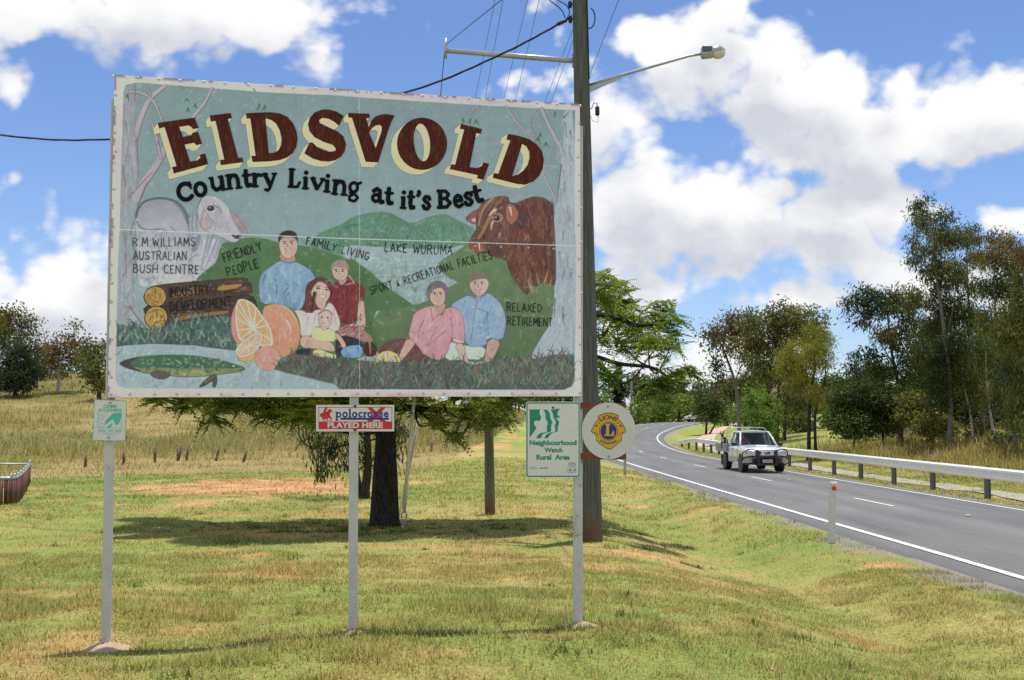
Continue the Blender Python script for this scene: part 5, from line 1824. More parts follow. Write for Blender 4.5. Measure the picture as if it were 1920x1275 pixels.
g.flat([z3(*inn)], onp(.0129), 0)
g.flat([z3(*oval(1358, 512, 135, 136, 34)), z3(*oval(1358, 512, 129, 130, 34))], onp(.0132), 1)
g.flat([z3(*oval(1358, 512, 114, 122, 34))], onp(.0132), 2)
g.flat([z3((1308, 408), (1384, 406), (1384, 424), (1366, 430), (1364, 562), (1402, 556), (1418, 512), (1436, 514), (1436, 580), (1300, 580), (1300, 562), (1322, 556), (1326, 430), (1308, 424))], onp(.0136), 0)


def arch(R, cx, cy, a0, a1, x0, x1, flip=1):
    def fn(x, y):
        a = math.radians(a0 + (a1 - a0) * (x - x0) / (x1 - x0))
        r = R + y * flip
        return cx + r * math.sin(a), cy - r * math.cos(a)
    return fn


P_, _F = glyphs('LIONS', .03)
write(g, 'LIONS', 0, 100, 0, 56, z3, .0136, 1, .03, fn=lambda x, y: arch(168, 1358, 512, -38, 38, 0, 100)(x, -y))
write(g, 'INTERNATIONAL', 0, 100, 0, 34, z3, .0136, 1, .02, fn=lambda x, y: (1358 + (190 + y) * math.sin(math.radians(-42 + .84 * x)), 512 + (190 + y) * math.cos(math.radians(-42 + .84 * x))))
for s in (-1, 1):
    for lp in ([(150, -80), (168, -92), (176, -70), (196, -72), (182, -56), (168, -60)], [(178, 20), (200, 8), (206, 24), (188, 34)], [(120, -120), (132, -128), (136, -104), (126, -100)], [(150, 30), (158, 28), (166, 60), (156, 62)]):
        g.flat([z3(*[(1358 + s * x, 510 + y) for x, y in lp])], onp(.0135), 1)
g.build('crest', [gold, ink_m, navy], pl)
bolt(t, z3, 1348, 165, .014)
bolt(t, z3, 1362, 872, .014)

# ------------------------------------------------------------------ timber power pole and its gear
def timber(name, base, topcol, grain=1.0):
    mt = bpy.data.materials.new(name)
    mt.use_nodes = True
    N = NT(mt.node_tree)
    b = N.n['Principled BSDF']
    tcn = N.new('ShaderNodeTexCoord').outputs['Object']
    st = N.vm('MULTIPLY', tcn, (14, 14, .5))
    f = N.noise(st, 3.0, 8.0, .7)
    c = N.mix(N.ramp(f, .3, .7), base, topcol)
    sp = N.new('ShaderNodeSeparateXYZ')
    N.l.new(tcn, sp.inputs[0])
    c = N.mix(N.ramp(N.m('ADD', sp.outputs[2], N.m('MULTIPLY', N.noise(tcn, 3.0), .5)), .75, .25), c, (.16, .085, .045))      # soil splash at the foot
    N.l.new(c, b.inputs['Base Color'])
    b.inputs['Roughness'].default_value = .85
    b.inputs['Specular IOR Level'].default_value = .2
    bp = N.new('ShaderNodeBump')
    bp.inputs['Strength'].default_value = .8
    bp.inputs['Distance'].default_value = .02
    N.l.new(f, bp.inputs['Height'])
    N.l.new(bp.outputs[0], b.inputs['Normal'])
    return mt


treated = timber('treated_pole', (.058, .066, .056), (.155, .165, .145))
weathered = timber('weathered_pole', (.10, .105, .075), (.25, .25, .19))
galv = material('galvanised_tube', (.40, .42, .45), .4, .6, var=.12, vscale=12)
cable_m = material('cable_black', (.018, .018, .022), .6)
wire_m = material('wire_alloy', (.075, .075, .085), .5, .4)
wire_grey = material('guard_sheath', (.78, .78, .77), .45, var=.06, vscale=8)

PB = at(1110, 1018, 18.8)
PT = at(1087, 0, 18.8)
PB.z = gz(PB.x, PB.y)
pdir = (PT - PB) / (PT.z - PB.z)


def on_pole(z):
    return PB + pdir * (z - PB.z)


pole = thing('power_pole', PB, 'tall round grey green timber power pole standing behind the big sign', 'power pole')
MB().tube([PB + pdir * -.4, PB, on_pole(2), on_pole(5), on_pole(8.4), on_pole(10.6)], [.168, .166, .158, .140, .118, .105], 20).build('shaft', treated, pole)
z_arm = at(1080, 115, 18.8).z
A0, A1 = on_pole(z_arm), at(838, 95, 20.2)
mm = MB().tube([A0 + (A1 - A0) * .03, A1], .045, 12)
mm.box(A0 + (A1 - A0).normalized() * .14 + Vector((0, 0, .0)), (.05, .05, .22))
out = mm.build('outrigger', galv, pole)
MB().tube([A1 + Vector((-.02, 0, .22)), A1 + Vector((-.02, 0, -.14))], .02, 8).build('outrigger_clamp', galv, pole)
for k, (zz, dx) in enumerate(((at(1100, 35, 18.8).z, .14), (at(1100, 60, 18.8).z, .13))):
    c = on_pole(zz)
    pts = [c + Vector((.12 + .09 * math.sin(a) + dx * .2, -.03, .17 * math.cos(a))) for a in np.linspace(.3, 5.8, 14)]
    if k == 0:
        MB().tube(pts, .011, 6).build('cable_loop', cable_m, pole)
dn = [on_pole(z) + Vector((.14 - .003 * z, -.06, 0)) for z in np.linspace(10.4, at(1107, 150, 18.8).z, 14)]
MB().tube(dn, .012, 6).build('downlead', cable_m, pole)
fz = at(1120, 207, 18.8)
fu = MB().tube([fz + Vector((0, 0, .07)), fz + Vector((0, 0, .05)), fz + Vector((0, 0, -.07)), fz + Vector((0, 0, -.09))], [.015, .036, .036, .012], 10)
fu.tube([fz + Vector((0, 0, .07)), fz + Vector((-.01, 0, .12)), fz + Vector((-.06, 0, .12)), fz + Vector((-.09, 0, .03)), fz + Vector((-.16, 0, .02))], .008, 6)
fu.tube([fz + Vector((.01, 0, -.08)), fz + Vector((.01, 0, -.2)), fz + Vector((-.08, 0, -.17)), fz + Vector((-.14, 0, -.02))], .004, 5)
fu.build('service_fuse', cable_m, pole)
for zz in (at(1072, 38, 18.8).z, at(1100, 10, 18.8).z):
    c = on_pole(zz) + Vector((-.16, -.02, 0))
    MB().tube([c + Vector((0, 0, .06)), c + Vector((0, 0, .02)), c + Vector((0, 0, -.05))], [.02, .04, .025], 8).build('insulator', cable_m, pole)

# street light
L0 = on_pole(at(1107, 158, 18.8).z)
L1, L2 = at(1292, 105, 18.6), at(1316, 101, 18.6)
light = thing('street_light', L0, 'grey street light on a long rising arm bolted to the timber pole', 'street light')
a = L0 + Vector((.12, 0, -.02))
b = at(1165, 141, 18.7)
MB().tube([a, b, L1, L2], [.028, .026, .021, .02], 10).build('arm', galv, light)
m = MB()
m.loft([[a + Vector((0, -.02, -.11)), a + Vector((0, .02, -.11)), a + Vector((0, .02, .0)), a + Vector((0, -.02, .0))], [b + Vector((0, -.012, -.05)), b + Vector((0, .012, -.05)), b + Vector((0, .012, 0)), b + Vector((0, -.012, 0))]])
m.build('arm_bracket', galv, light)
h0, h1 = at(1314, 100, 18.6), at(1359, 96, 18.6)
ax = (h1 - h0)
hd = MB()
rings = []
for t_, rw, up, dnw in ((0, .05, .05, .06), (.05, .075, .085, .10), (.45, .085, .095, .10), (.5, .09, .11, .02), (.8, .085, .10, .0), (1.0, .03, .04, .0)):
    c = h0 + ax * t_
    rings.append([c + Vector((0, rw * math.cos(a_), (up if math.sin(a_) > 0 else dnw) * math.sin(a_))) for a_ in np.linspace(0, 2 * pi, 13)[:-1]])
hd.loft(rings, smooth=True)
lamp_shell = material('lamp_shell', (.42, .43, .44), .35, .5, var=.1)
lamp_dark = material('lamp_dark', (.10, .12, .16), .4, .3)
head = hd.build('lamp_housing', lamp_shell, light)
m = MB()
c = h0 + ax * .24
m.box(c + Vector((0, 0, .045)), (.16, .19, .11), bevel=.02)
m.build('control_gear', lamp_dark, light)
m = MB()
c = h0 + ax * .70 + Vector((0, 0, -.02))
m.ball(c, (.125, .085, .095), 14, 8)
bowl = material('lamp_bowl', (.62, .58, .50), .25, 0, var=.1, spec=.6)
m.build('bowl', bowl, light)

# aerial cables and wires
def spline(pts, n=40, sag=0.0):
    p = np.array([tuple(q_) for q_ in pts], float)
    s = np.linspace(0, 1, len(p))
    t_ = np.linspace(0, 1, n)
    P = np.stack([_smooth_interp(t_, s, p[:, k]) for k in range(3)], 1)
    P[:, 2] -= sag * 4 * t_ * (1 - t_)
    return [Vector(v) for v in P]


cb = spline([at(1072, 30, 18.75), at(1050, 44, 18.8), at(935, 104, 19.2), at(765, 172, 19.8), at(480, 238, 20.8), at(210, 261, 21.8), at(0, 253, 22.8), at(-420, 190, 24.6)], 60)
m = MB().tube(cb, .013, 7)
for ph in (0, 2.1, 4.2):
    m.tube([p + Vector((0, math.cos(i * .9 + ph) * .012, math.sin(i * .9 + ph) * .012)) for i, p in enumerate(cb)], .009, 5)
o = m.build('service_cable', cable_m)
tag(o, 'thick black twisted cable sagging from the pole behind the sign', 'cable')
o = MB().tube([at(1062, 38, 18.75), at(1045, 46, 18.8)], .03, 8).build('cable_clamp', cable_m)
tag(o, 'black clamp gripping the twisted cable close to the pole', 'clamp')
for i, (x1, x2, y2) in enumerate(((928, 892, 180), (943, 910, 182), (989, 945, 183), (1011, 967, 185), (1095, 1023, 188), (1101, 1034, 190), (1160, 1107, 137))):
    Y1 = 20.0 if i != 6 else 17
    p1 = at(x1, 0, Y1)
    h = p1.z - EYE
    Y2 = h * F / (789.5 - y2)
    p2 = at(x2, y2, Y2)
    d = (p2 - p1) / (p2.y - p1.y)
    q0, q1 = p1 - d * 28, p1 + d * (60 if i != 6 else Y2 - Y1)
    o = MB().tube([q0, p1, p2, q1] if i != 6 else [q0, p1, p2], .0052, 5).build('power_line', wire_m)
    tag(o, 'thin overhead conductor running away above the sign' if i != 6 else 'single thin conductor dropping to the foot of the lamp arm', 'wire', 'thin overhead conductors' if i != 6 else None)
for xs in ([(1030, 0), (1052, 18), (1060, 34)], [(1045, 0), (1062, 10), (1068, 24), (1062, 36)]):
    o = MB().tube(spline([at(x, y, 18.7) for x, y in xs], 10), .009, 6).build('jumper_cable', cable_m)
    tag(o, 'short looped black jumper at the pole top' if len(xs) == 3 else 'short doubled black jumper against the pole', 'cable')

# guy wire over the outrigger down to its anchor
AN = hit(755, 994)
anc = Vector((AN[0], AN[1], gz(*AN)))
guy = thing('guy_wire', anc, 'steel guy wire with a pale plastic sheath anchored beside the dark trunk', 'guy wire')
gt = A1 + Vector((-.03, 0, .1))
MB().tube([on_pole(10.2), at(940, 0, 19.4), gt, anc + Vector((0, 0, .35))], .0075, 6).build('strand', wire_m, guy)
dg = (gt - anc).normalized()
MB().tube([anc + dg * .28, anc + dg * 2.75], .030, 10).build('sheath', wire_grey, guy)
m = MB()
m.tube([anc + dg * .30 + Vector((.045 * math.cos(a), 0, -.10 + .13 * math.sin(a))) for a in np.linspace(0, 2 * pi, 14)], .012, 6)
m.tube([anc + Vector((0, 0, -.2)), anc + Vector((0, 0, .14))], .03, 8)
m.build('anchor_eye', zinc, guy)
pr = [at(747, 935, 24.5), at(786, 785, 24.0)]
pr[0].z = gz(pr[0].x, pr[0].y) - .05
strut = thing('stay_rod', pr[0], 'second pale cream stay sheath leaning behind the sheathed guy', 'guy wire')
MB().tube(pr, .028, 8).build('sheath', material('sheath_cream', (.70, .66, .50), .5, var=.1), strut)
MB().tube([pr[1], pr[1] + (pr[1] - pr[0]) * 1.2], .008, 6).build('strand', wire_m, strut)

# short weathered pole by the trees
B2 = at(919, 961, 25.0)
B2.z = gz(B2.x, B2.y)
T2 = at(915, 700, 25.0)
o = thing('stub_pole', B2, 'shorter weathered timber pole rising into the feathery foliage', 'pole')
MB().tube([B2 - Vector((0, 0, .3)), B2, (B2 + T2) / 2, T2], [.112, .11, .098, .085], 16).build('shaft', weathered, o)

# far poles beyond the bend
for i, (x, yb, yt, Y, lab) in enumerate(((1184, 800, 698, 150, 'far thin power pole with two crossarms past the road bend'), (1217, 795, 730, 185, 'farthest thin power pole beyond the road bend'), (1171, 800, 742, 165, 'short far pole half hidden beside the dark cypress'))):
    b = at(x, yb, Y)
    tp = at(x, yt, Y)
    b.z = gz(b.x, b.y)
    p = thing('distant_pole', b, lab, 'power pole')
    MB().tube([b, tp], [.15, .11], 8).build('shaft', weathered, p)
    if i < 2:
        for k in range(2 if i == 0 else 1):
            zc = tp.z - .5 - 1.3 * k
            MB().box((tp.x, tp.y, zc), (2.0, .12, .12)).build('crossarm', weathered, p)
        if i == 0:
            MB().box((tp.x + .3, tp.y, tp.z - 3.6), (.7, .5, .9), bevel=.08).build('transformer', galv, p)

# ------------------------------------------------------------------ guide posts
gp_m = material('guide_post_paint', (.60, .59, .56), .6, var=.12, vscale=12, dirt=(.32, .26, .2), dirt_amt=.2, dscale=8)
gp_back = material('guide_post_weathered', (.36, .34, .29), .8, var=.2, vscale=12)
refl = material('reflector_red', (.75, .025, .012), .3, var=.05)
gx_, gy_ = hit(1557, 1018)
gzv = gz(gx_, gy_)
s_ = gy_ / F
top = at(1562.5, 903, gy_ + .05)
b = Vector((gx_, gy_, gzv))
gpst = thing('guide_post', b, 'pale leaning roadside guide post with a round red reflector', 'guide post')
m = MB()
for p, q_, w0, w1 in ((b - Vector((0, 0, .25)), top, .062, .052),):
    dd = (q_ - p)
    rings = []
    for t_ in (0, .25, .985, 1.0):
        c = p + dd * t_
        w = w0 + (w1 - w0) * t_
        w *= .8 if t_ == 1 else 1
        rings.append([c + Vector((sx * w, sy * .02, 0)) for sx, sy in ((-1, -1), (1, -1), (1, 1), (-1, 1))])
    m.loft(rings)
m.build('shaft', gp_m, gpst)
dd = (top - b).normalized()
MB().box(top - dd * .03 + Vector((0.01, -.004, 0)), (.115, .05, .05), bevel=.008).build('cap', material('cap_white', (.78, .78, .76), .5), gpst)
MB().disc(top - dd * .115 + Vector((.012, -.024, 0)), (0, 1, 0), .040, .012, 20).build('reflector', refl, gpst)
c2 = at(1172, 893, 43)
c2.z = gz(c2.x, c2.y)
g2 = thing('guide_post', c2, 'distant weathered guide post below the round lions disc', 'guide post')
MB().box(c2 + Vector((0, 0, .5)), (.10, .04, 1.15), bevel=.01).build('shaft', gp_back, g2)
MB().box(c2 + Vector((0, -.022, .93)), (.07, .008, .1)).build('reflector', material('reflector_dull', (.30, .06, .05), .4), g2)

# ------------------------------------------------------------------ guard rail
def rail_x(Y):
    return np.interp(Y, [0, 27, 45, 60, 76, 84, 90], [13.1, 13.1, 13.1, 13.15, 13.3, 13.0, 12.6])


ga = material('guard_rail_zinc', (.80, .80, .79), .45, .05, var=.07, vscale=4, dirt=(.55, .54, .52), dirt_amt=.06, dscale=3)
gpm = material('guard_post_steel', (.14, .145, .16), .6, .4, var=.15, vscale=10)
PROF = [(0, .33), (-.03, .325), (-.085, .285), (-.085, .235), (-.01, .19), (-.01, .15), (-.085, .105), (-.085, .055), (-.03, .01), (0, .005)]
gr_b = Vector((13.1, 45, gz(13.1, 45)))
rail = thing('guard_rail', gr_b, 'long pale steel guard rail along the far side of the road', 'guard rail')
ys = np.concatenate([np.arange(4, 74, 2.0), np.arange(74, 90.1, 1.0)])
rings = []


def rail_top(Y):
    return roadz(Y) + .78 - .35 * sstep(84, 90.5, Y)


for Y in ys:
    X, z = float(rail_x(Y)), float(rail_top(Y)) - .33
    rings.append([Vector((X + a_, Y, z + b_)) for a_, b_ in PROF] + [Vector((X + a_ + .012, Y, z + b_)) for a_, b_ in PROF[::-1]])
MB().loft(rings).build('beam', ga, rail)
for k, Y in enumerate([14, 18, 22, 26, 29.4, 33.2, 37.5, 41.3, 45.2, 49.0, 53.0, 57.0, 61, 65, 69, 73, 77, 79.5, 82, 84.5, 87, 89.4]):
    X = float(rail_x(Y)) + .09
    zg, zt = gz(X, Y), float(rail_top(Y)) + .02
    m = MB()
    m.box((X, Y, (zg + zt) / 2 - .1), (.15, .012, zt - zg + .2))
    m.box((X - .07, Y, (zg + zt) / 2 - .1), (.012, .10, zt - zg + .2))
    m.box((X + .07, Y, (zg + zt) / 2 - .1), (.012, .10, zt - zg + .2))
    m.build('post', gpm, rail)
    if k % 2 == 0 and Y < 70:
        lap = []
        for Yl in (Y - .16, Y + .16):
            Xl, zl_ = float(rail_x(Yl)), float(rail_top(Yl)) - .33
            lap.append([Vector((Xl + a_ - .004, Yl, zl_ + b_)) for a_, b_ in PROF] + [Vector((Xl + a_ - .001, Yl, zl_ + b_)) for a_, b_ in PROF[::-1]])
        m = MB().loft(lap)
        for a_, zb in ((-.09, .26), (-.09, .08), (-.09, .235), (-.09, .105)):
            for e in (-.1, .1):
                m.box((float(rail_x(Y)) + a_, Y + e, float(rail_top(Y)) - .33 + zb), (.012, .03, .03))
        m.build('splice', ga, rail)

# ------------------------------------------------------------------ old fence posts in the long grass
oldwood = timber('old_fence_wood', (.10, .085, .065), (.22, .19, .15))
for i, (x, yt, yb, Y, lean) in enumerate(((161, 858, 882, 48, .05), (232, 851, 872, 50, .0), (291, 843, 862, 52, .02), (333, 843, 860, 53, .0), (339, 843, 860, 53.5, .14), (353, 841, 862, 53, .12), (411, 842, 862, 53, .22), (462, 850, 868, 52, .26),
                                          (849, 815, 838, 58, .0), (862, 804, 822, 60, .02), (881, 800, 818, 62, .12), (896, 796, 812, 66, .14), (837, 822, 840, 56, 0), (809, 832, 848, 55, 0))):
    tp = at(x, yt - 5, Y)
    zb = gz(tp.x, tp.y)
    b = Vector((tp.x - lean * (tp.z - zb), tp.y, zb))
    m = MB()
    r = .062 if i not in (3, 4) else .045
    m.tube([b - Vector((0, 0, .2)), b, (b + tp) / 2 + Vector((.01, 0, 0)), tp], [r, r, r * .95, r * .85], 9)
    o = m.build('fence_post', oldwood)
    tag(o, ('leaning' if lean > .1 else 'upright') + ' grey old timber fence post standing in long dry grass', 'fence post', 'old timber fence posts in the long grass' + (' leaning' if lean > .1 else ''))

# ------------------------------------------------------------------ low red fence with a grey pipe rail
E0 = at(0, 940, 27.5)
red_tin = material('red_slats', (.22, .075, .055), .6, var=.25, vscale=9, dirt=(.36, .24, .18), dirt_amt=.18, dscale=6)
red_dark = material('red_slats_dark', (.085, .03, .025), .7, var=.25, vscale=9)
fpts = [(-14.5, 34.6), (-13.6, 28.2), (-12.9, 27.6), (-12.3, 27.9), (-11.95, 29.0), (-12.0, 32.0), (-12.4, 34.4)]
fz0 = gz(-12.4, 28)
fen = thing('low_fence', (-12.4, 28.2, fz0), 'low dark red slatted fence with a rounded corner and grey pipe top', 'fence')
fp = []
corner_px = [(-130, 897), (0, 896), (26, 895), (37, 890), (46, 882), (52, 875), (56, 870)]
Ysl = [27.3, 27.6, 27.9, 29.3, 31.8, 34.4, 36.6]
path = []
for (x, y), Y in zip(corner_px, Ysl):
    p = at(x, y, Y)
    path.append((p.x, p.y))
back = at(-130, 868, 37.6)
path.append((back.x, back.y))
zt = EYE - (896 - 789.5) / F * 27.6
top3 = [Vector((x, y, zt)) for x, y in path]
dense = spline(top3[:7], 44)
MB().tube(dense, .042, 8).build('top_rail', galv, fen)
MB().tube([top3[6], top3[7]], .03, 8).build('back_rail', galv, fen)
m = MB()
tot = 0
for i in range(len(dense) - 1):
    a, b = dense[i], dense[i + 1]
    n = max(1, round((b - a).length / .13))
    for k in range(n):
        p = a + (b - a) * (k + .5) / n
        zg = gz(p.x, p.y)
        tot += 1
        m.tube([Vector((p.x, p.y, zg - .05)), Vector((p.x, p.y, zt - .02))], .030 + .014 * RNG.random(), 6, (0, 1, 1, 0, 1)[tot % 5])
m.build('slat_panel', [red_tin, red_dark], fen)
for i in range(3, 44, 4):
    p = dense[i]
    MB().ball(p + Vector((0, 0, .05)), (.04, .04, .05), 8, 6).build('rail_knob', galv, fen)
MB().ball(top3[6] + Vector((0, 0, .07)), (.05, .05, .07), 8, 6).build('rail_knob', galv, fen)
# ------------------------------------------------------------------ trees
TRG = np.random.default_rng(23)


def unit(v):
    return v / np.maximum(1e-9, np.linalg.norm(v, axis=-1, keepdims=True))


def leaf_quads(P, D, L, Wd, C):
    """rhombic leaves from points, axes, lengths, widths, colours"""
    n = len(P)
    R = TRG.normal(size=(n, 3))
    S = unit(np.cross(D, R)) * (Wd / 2)[:, None]
    mid = P + D * (L * .45)[:, None]
    V = np.stack([P, mid + S, P + D * L[:, None], mid - S], 1)
    return V.reshape(-1, 3), np.repeat(C, 4, 0)


def in_ellipsoid(n, c, r, shell=.35):
    u = unit(TRG.normal(size=(n, 3)))
    q = (shell + (1 - shell) * TRG.random(n)) ** .6
    return np.array(c) + u * q[:, None] * np.array(r), u


leaf_m = col_material('foliage', .65, .40, .16, tcol=(1.3, 1.3, .6))
bark_cache = {}


def bark(kind):
    if kind not in bark_cache:
        a, b, s = {'black': ((.008, .007, .007), (.075, .068, .066), (16, 16, 2.2)), 'grey': ((.12, .105, .09), (.30, .275, .245), (7, 7, .9)), 'white': ((.30, .28, .25), (.56, .53, .49), (5, 5, .8)),
                   'brown': ((.035, .028, .022), (.10, .08, .065), (7, 7, 1.0))}[kind]
        mt = bpy.data.materials.new('bark_' + kind)
        mt.use_nodes = True
        N = NT(mt.node_tree)
        p = N.n['Principled BSDF']
        t = N.new('ShaderNodeTexCoord').outputs['Object']
        f = N.noise(N.vm('MULTIPLY', t, s), 2.6, 9.0, .72, .4)
        N.l.new(N.mix(N.ramp(f, .32, .68), a, b), p.inputs['Base Color'])
        p.inputs['Roughness'].default_value = .9
        p.inputs['Specular IOR Level'].default_value = .2
        bp = N.new('ShaderNodeBump')
        bp.inputs['Strength'].default_value = 1.0
        bp.inputs['Distance'].default_value = .05
        N.l.new(f, bp.inputs['Height'])
        N.l.new(bp.outputs[0], p.inputs['Normal'])
        bark_cache[kind] = mt
    return bark_cache[kind]


def fronds(P, D, L, C):
    """feathery twice-pinnate leaves: a drooping rib with pairs of narrow leaflets"""
    n = len(P)
    npair = 9
    up = np.array((0, 0, 1.0))
    S = unit(np.cross(D, up) + TRG.normal(size=(n, 3)) * .15)
    VV, CC = [], []
    for i in range(npair):
        t = .12 + .88 * i / (npair - 1)
        base = P + D * (L * t)[:, None] - up * (L * .30 * t * t)[:, None]
        ln = L * .34 * (1 - .55 * abs(t - .45) / .55)
        for sg in (-1, 1):
            d = unit(S * sg * .9 + D * .55 - up * .22 + TRG.normal(size=(n, 3)) * .10)
            wv_ = unit(np.cross(d, S * sg + up * .8))
            w = (ln * .15)[:, None]
            mid = base + d * (ln * .5)[:, None]
            V = np.stack([base, mid + wv_ * w, base + d * ln[:, None], mid - wv_ * w], 1)
            VV.append(V)
            CC.append(np.repeat((C * (.85 + .3 * TRG.random((n, 1))))[:, None], 4, 1))
    rib = [P - S * .006, P + S * .006, P + D * (L * .95)[:, None] - up * (L * .27)[:, None] + S * .004, P + D * (L * .95)[:, None] - up * (L * .27)[:, None] - S * .004]
    VV.append(np.stack(rib, 1))
    CC.append(np.repeat((C * .8)[:, None], 4, 1))
    return np.concatenate(VV, 0).reshape(-1, 3), np.concatenate(CC, 0).reshape(-1, 3)


def tree(name, label, Y, trunks, lobes, pal, kind='grey', leaf=(.22, .06), dens=60, droop=.5, clump=.30, depth=.8, mode='leaf', rad=.16, group=None, cat='tree', per=26, limb_r=.05, shell=.3, twigs=3, clamp_y=None):
    """trunks: survey polylines (x, y) from foot to top; lobes: (x, y, rx, ry[, tint]) survey ovals of foliage"""
    k = Y / F
    f0 = trunks[0][0] if trunks else (lobes[0][0], lobes[0][1] + lobes[0][3])
    b = at(f0[0], f0[1], Y)
    b.z = gz(b.x, b.y)
    root = thing(name, b, label, cat, group)
    wood = MB()
    tw = []
    for ti_, tr in enumerate(trunks):
        pts = []
        for i, p in enumerate(tr):
            q = at(p[0], p[1], Y + (TRG.normal() * .15 if i else 0))
            if i == 0 and abs(p[1] - trunks[0][0][1]) < 12:
                q.z = gz(q.x, q.y) - .15
            pts.append(q)
        n = max(6, len(pts) * 4)
        P = spline(pts, n) if len(pts) > 2 else [pts[0].lerp(pts[1], i / (n - 1)) for i in range(n)]
        rooted = abs(tr[0][1] - trunks[0][0][1]) < 12
        rr = rad * (1 if ti_ == 0 else (.8 if rooted else .26))
        rads = [rr * (1.0 - .72 * (i / (n - 1))) * (1.35 if i == 0 and rooted else (1.12 if i == 1 else 1)) * (1 + TRG.normal() * .03) for i in range(n)]
        wood.tube(P, rads, 10)
        tw += P
    VV, CC = [], []
    pal = [np.array(c) for c in pal]
    for lb in lobes:
        x, y, rx, ry = lb[:4]
        tint = lb[4] if len(lb) > 4 else None
        dy = TRG.normal() * depth
        c = np.array(at(x, y, Y + dy))
        r = np.array((rx * k, max(.5 * (rx + ry) * k, .3), ry * k))
        if tw:
            # a limb from the trunk to the lobe, then twigs through it
            s = min(tw, key=lambda p: (p - Vector(c)).length + .6 * max(0, p.z - c[2] + .2))
            e = Vector(c)
            m1 = s.lerp(e, .45) + Vector((TRG.normal() * .12, TRG.normal() * .12, -.08 * (e - s).length + TRG.normal() * .1))
            wood.tube(spline([s, m1, e], 8), [limb_r * (1 - .085 * i) for i in range(8)], 6)
            for _ in range(twigs):
                tp, _u = in_ellipsoid(1, c, r * .85, .6)
                mid = e.lerp(Vector(tp[0]), .5) + Vector((TRG.normal() * .05,) * 3)
                wood.tube([e, mid, Vector(tp[0])], [limb_r * .38, limb_r * .25, limb_r * .1], 4)
        area = math.pi * r[0] * r[2] * (1.0 if mode == 'frond' else DENS)
        base_c = pal[TRG.integers(len(pal))] if tint is None else np.array(tint)
        if mode == 'frond':
            thick = 1.9 if (y < 735 and x < 1090) else (.82 if x > 1110 else 1.0)      # airy rim, dense heart
            n = int(dens * area * thick) + 6
            P, u = in_ellipsoid(n, c, r, .25)
            D = unit(u * np.array((1, 1, .35)) + TRG.normal(size=(n, 3)) * .5 + np.array((0, 0, .12)))
            L = leaf[0] * (.7 + .6 * TRG.random(n))
            mixc = TRG.random((n, 1))
            C = base_c * (1 - mixc) + pal[TRG.integers(len(pal))] * mixc
            C = C * (.75 + .5 * TRG.random((n, 1)))
            v, cc = fronds(P - D * (L * .5)[:, None], D, L, C)
        else:
            m = max(3, int(dens * area / per))
            cen, u = in_ellipsoid(m, c, r, shell)
            n = m * per
            idx = np.repeat(np.arange(m), per)
            cs = clump * (.6 + .8 * TRG.random(m))
            P = cen[idx] + TRG.normal(size=(n, 3)) * cs[idx][:, None] * np.array((.55, .55, .45))
            D = unit(TRG.normal(size=(n, 3)) + np.array((0, 0, -droop * 2)) + u[idx] * .4)
            L = leaf[0] * (.6 + .8 * TRG.random(n))
            Wd = leaf[1] * (.7 + .6 * TRG.random(n))
            ct = (.7 + .6 * TRG.random((m, 1)))[idx]
            alt = pal[TRG.integers(len(pal))]
            am = (TRG.random((m, 1)) < .35)[idx]
            C = np.where(am, alt, base_c) * ct * (.75 + .5 * TRG.random((n, 1)))
            v, cc = leaf_quads(P, D, L, Wd, C)
        VV.append(v)
        CC.append(cc)
    if tw:
        wood.build('trunk', bark(kind), root)
    np_mesh('crown', np.concatenate(VV), 4, np.concatenate(CC), leaf_m, root)
    return root


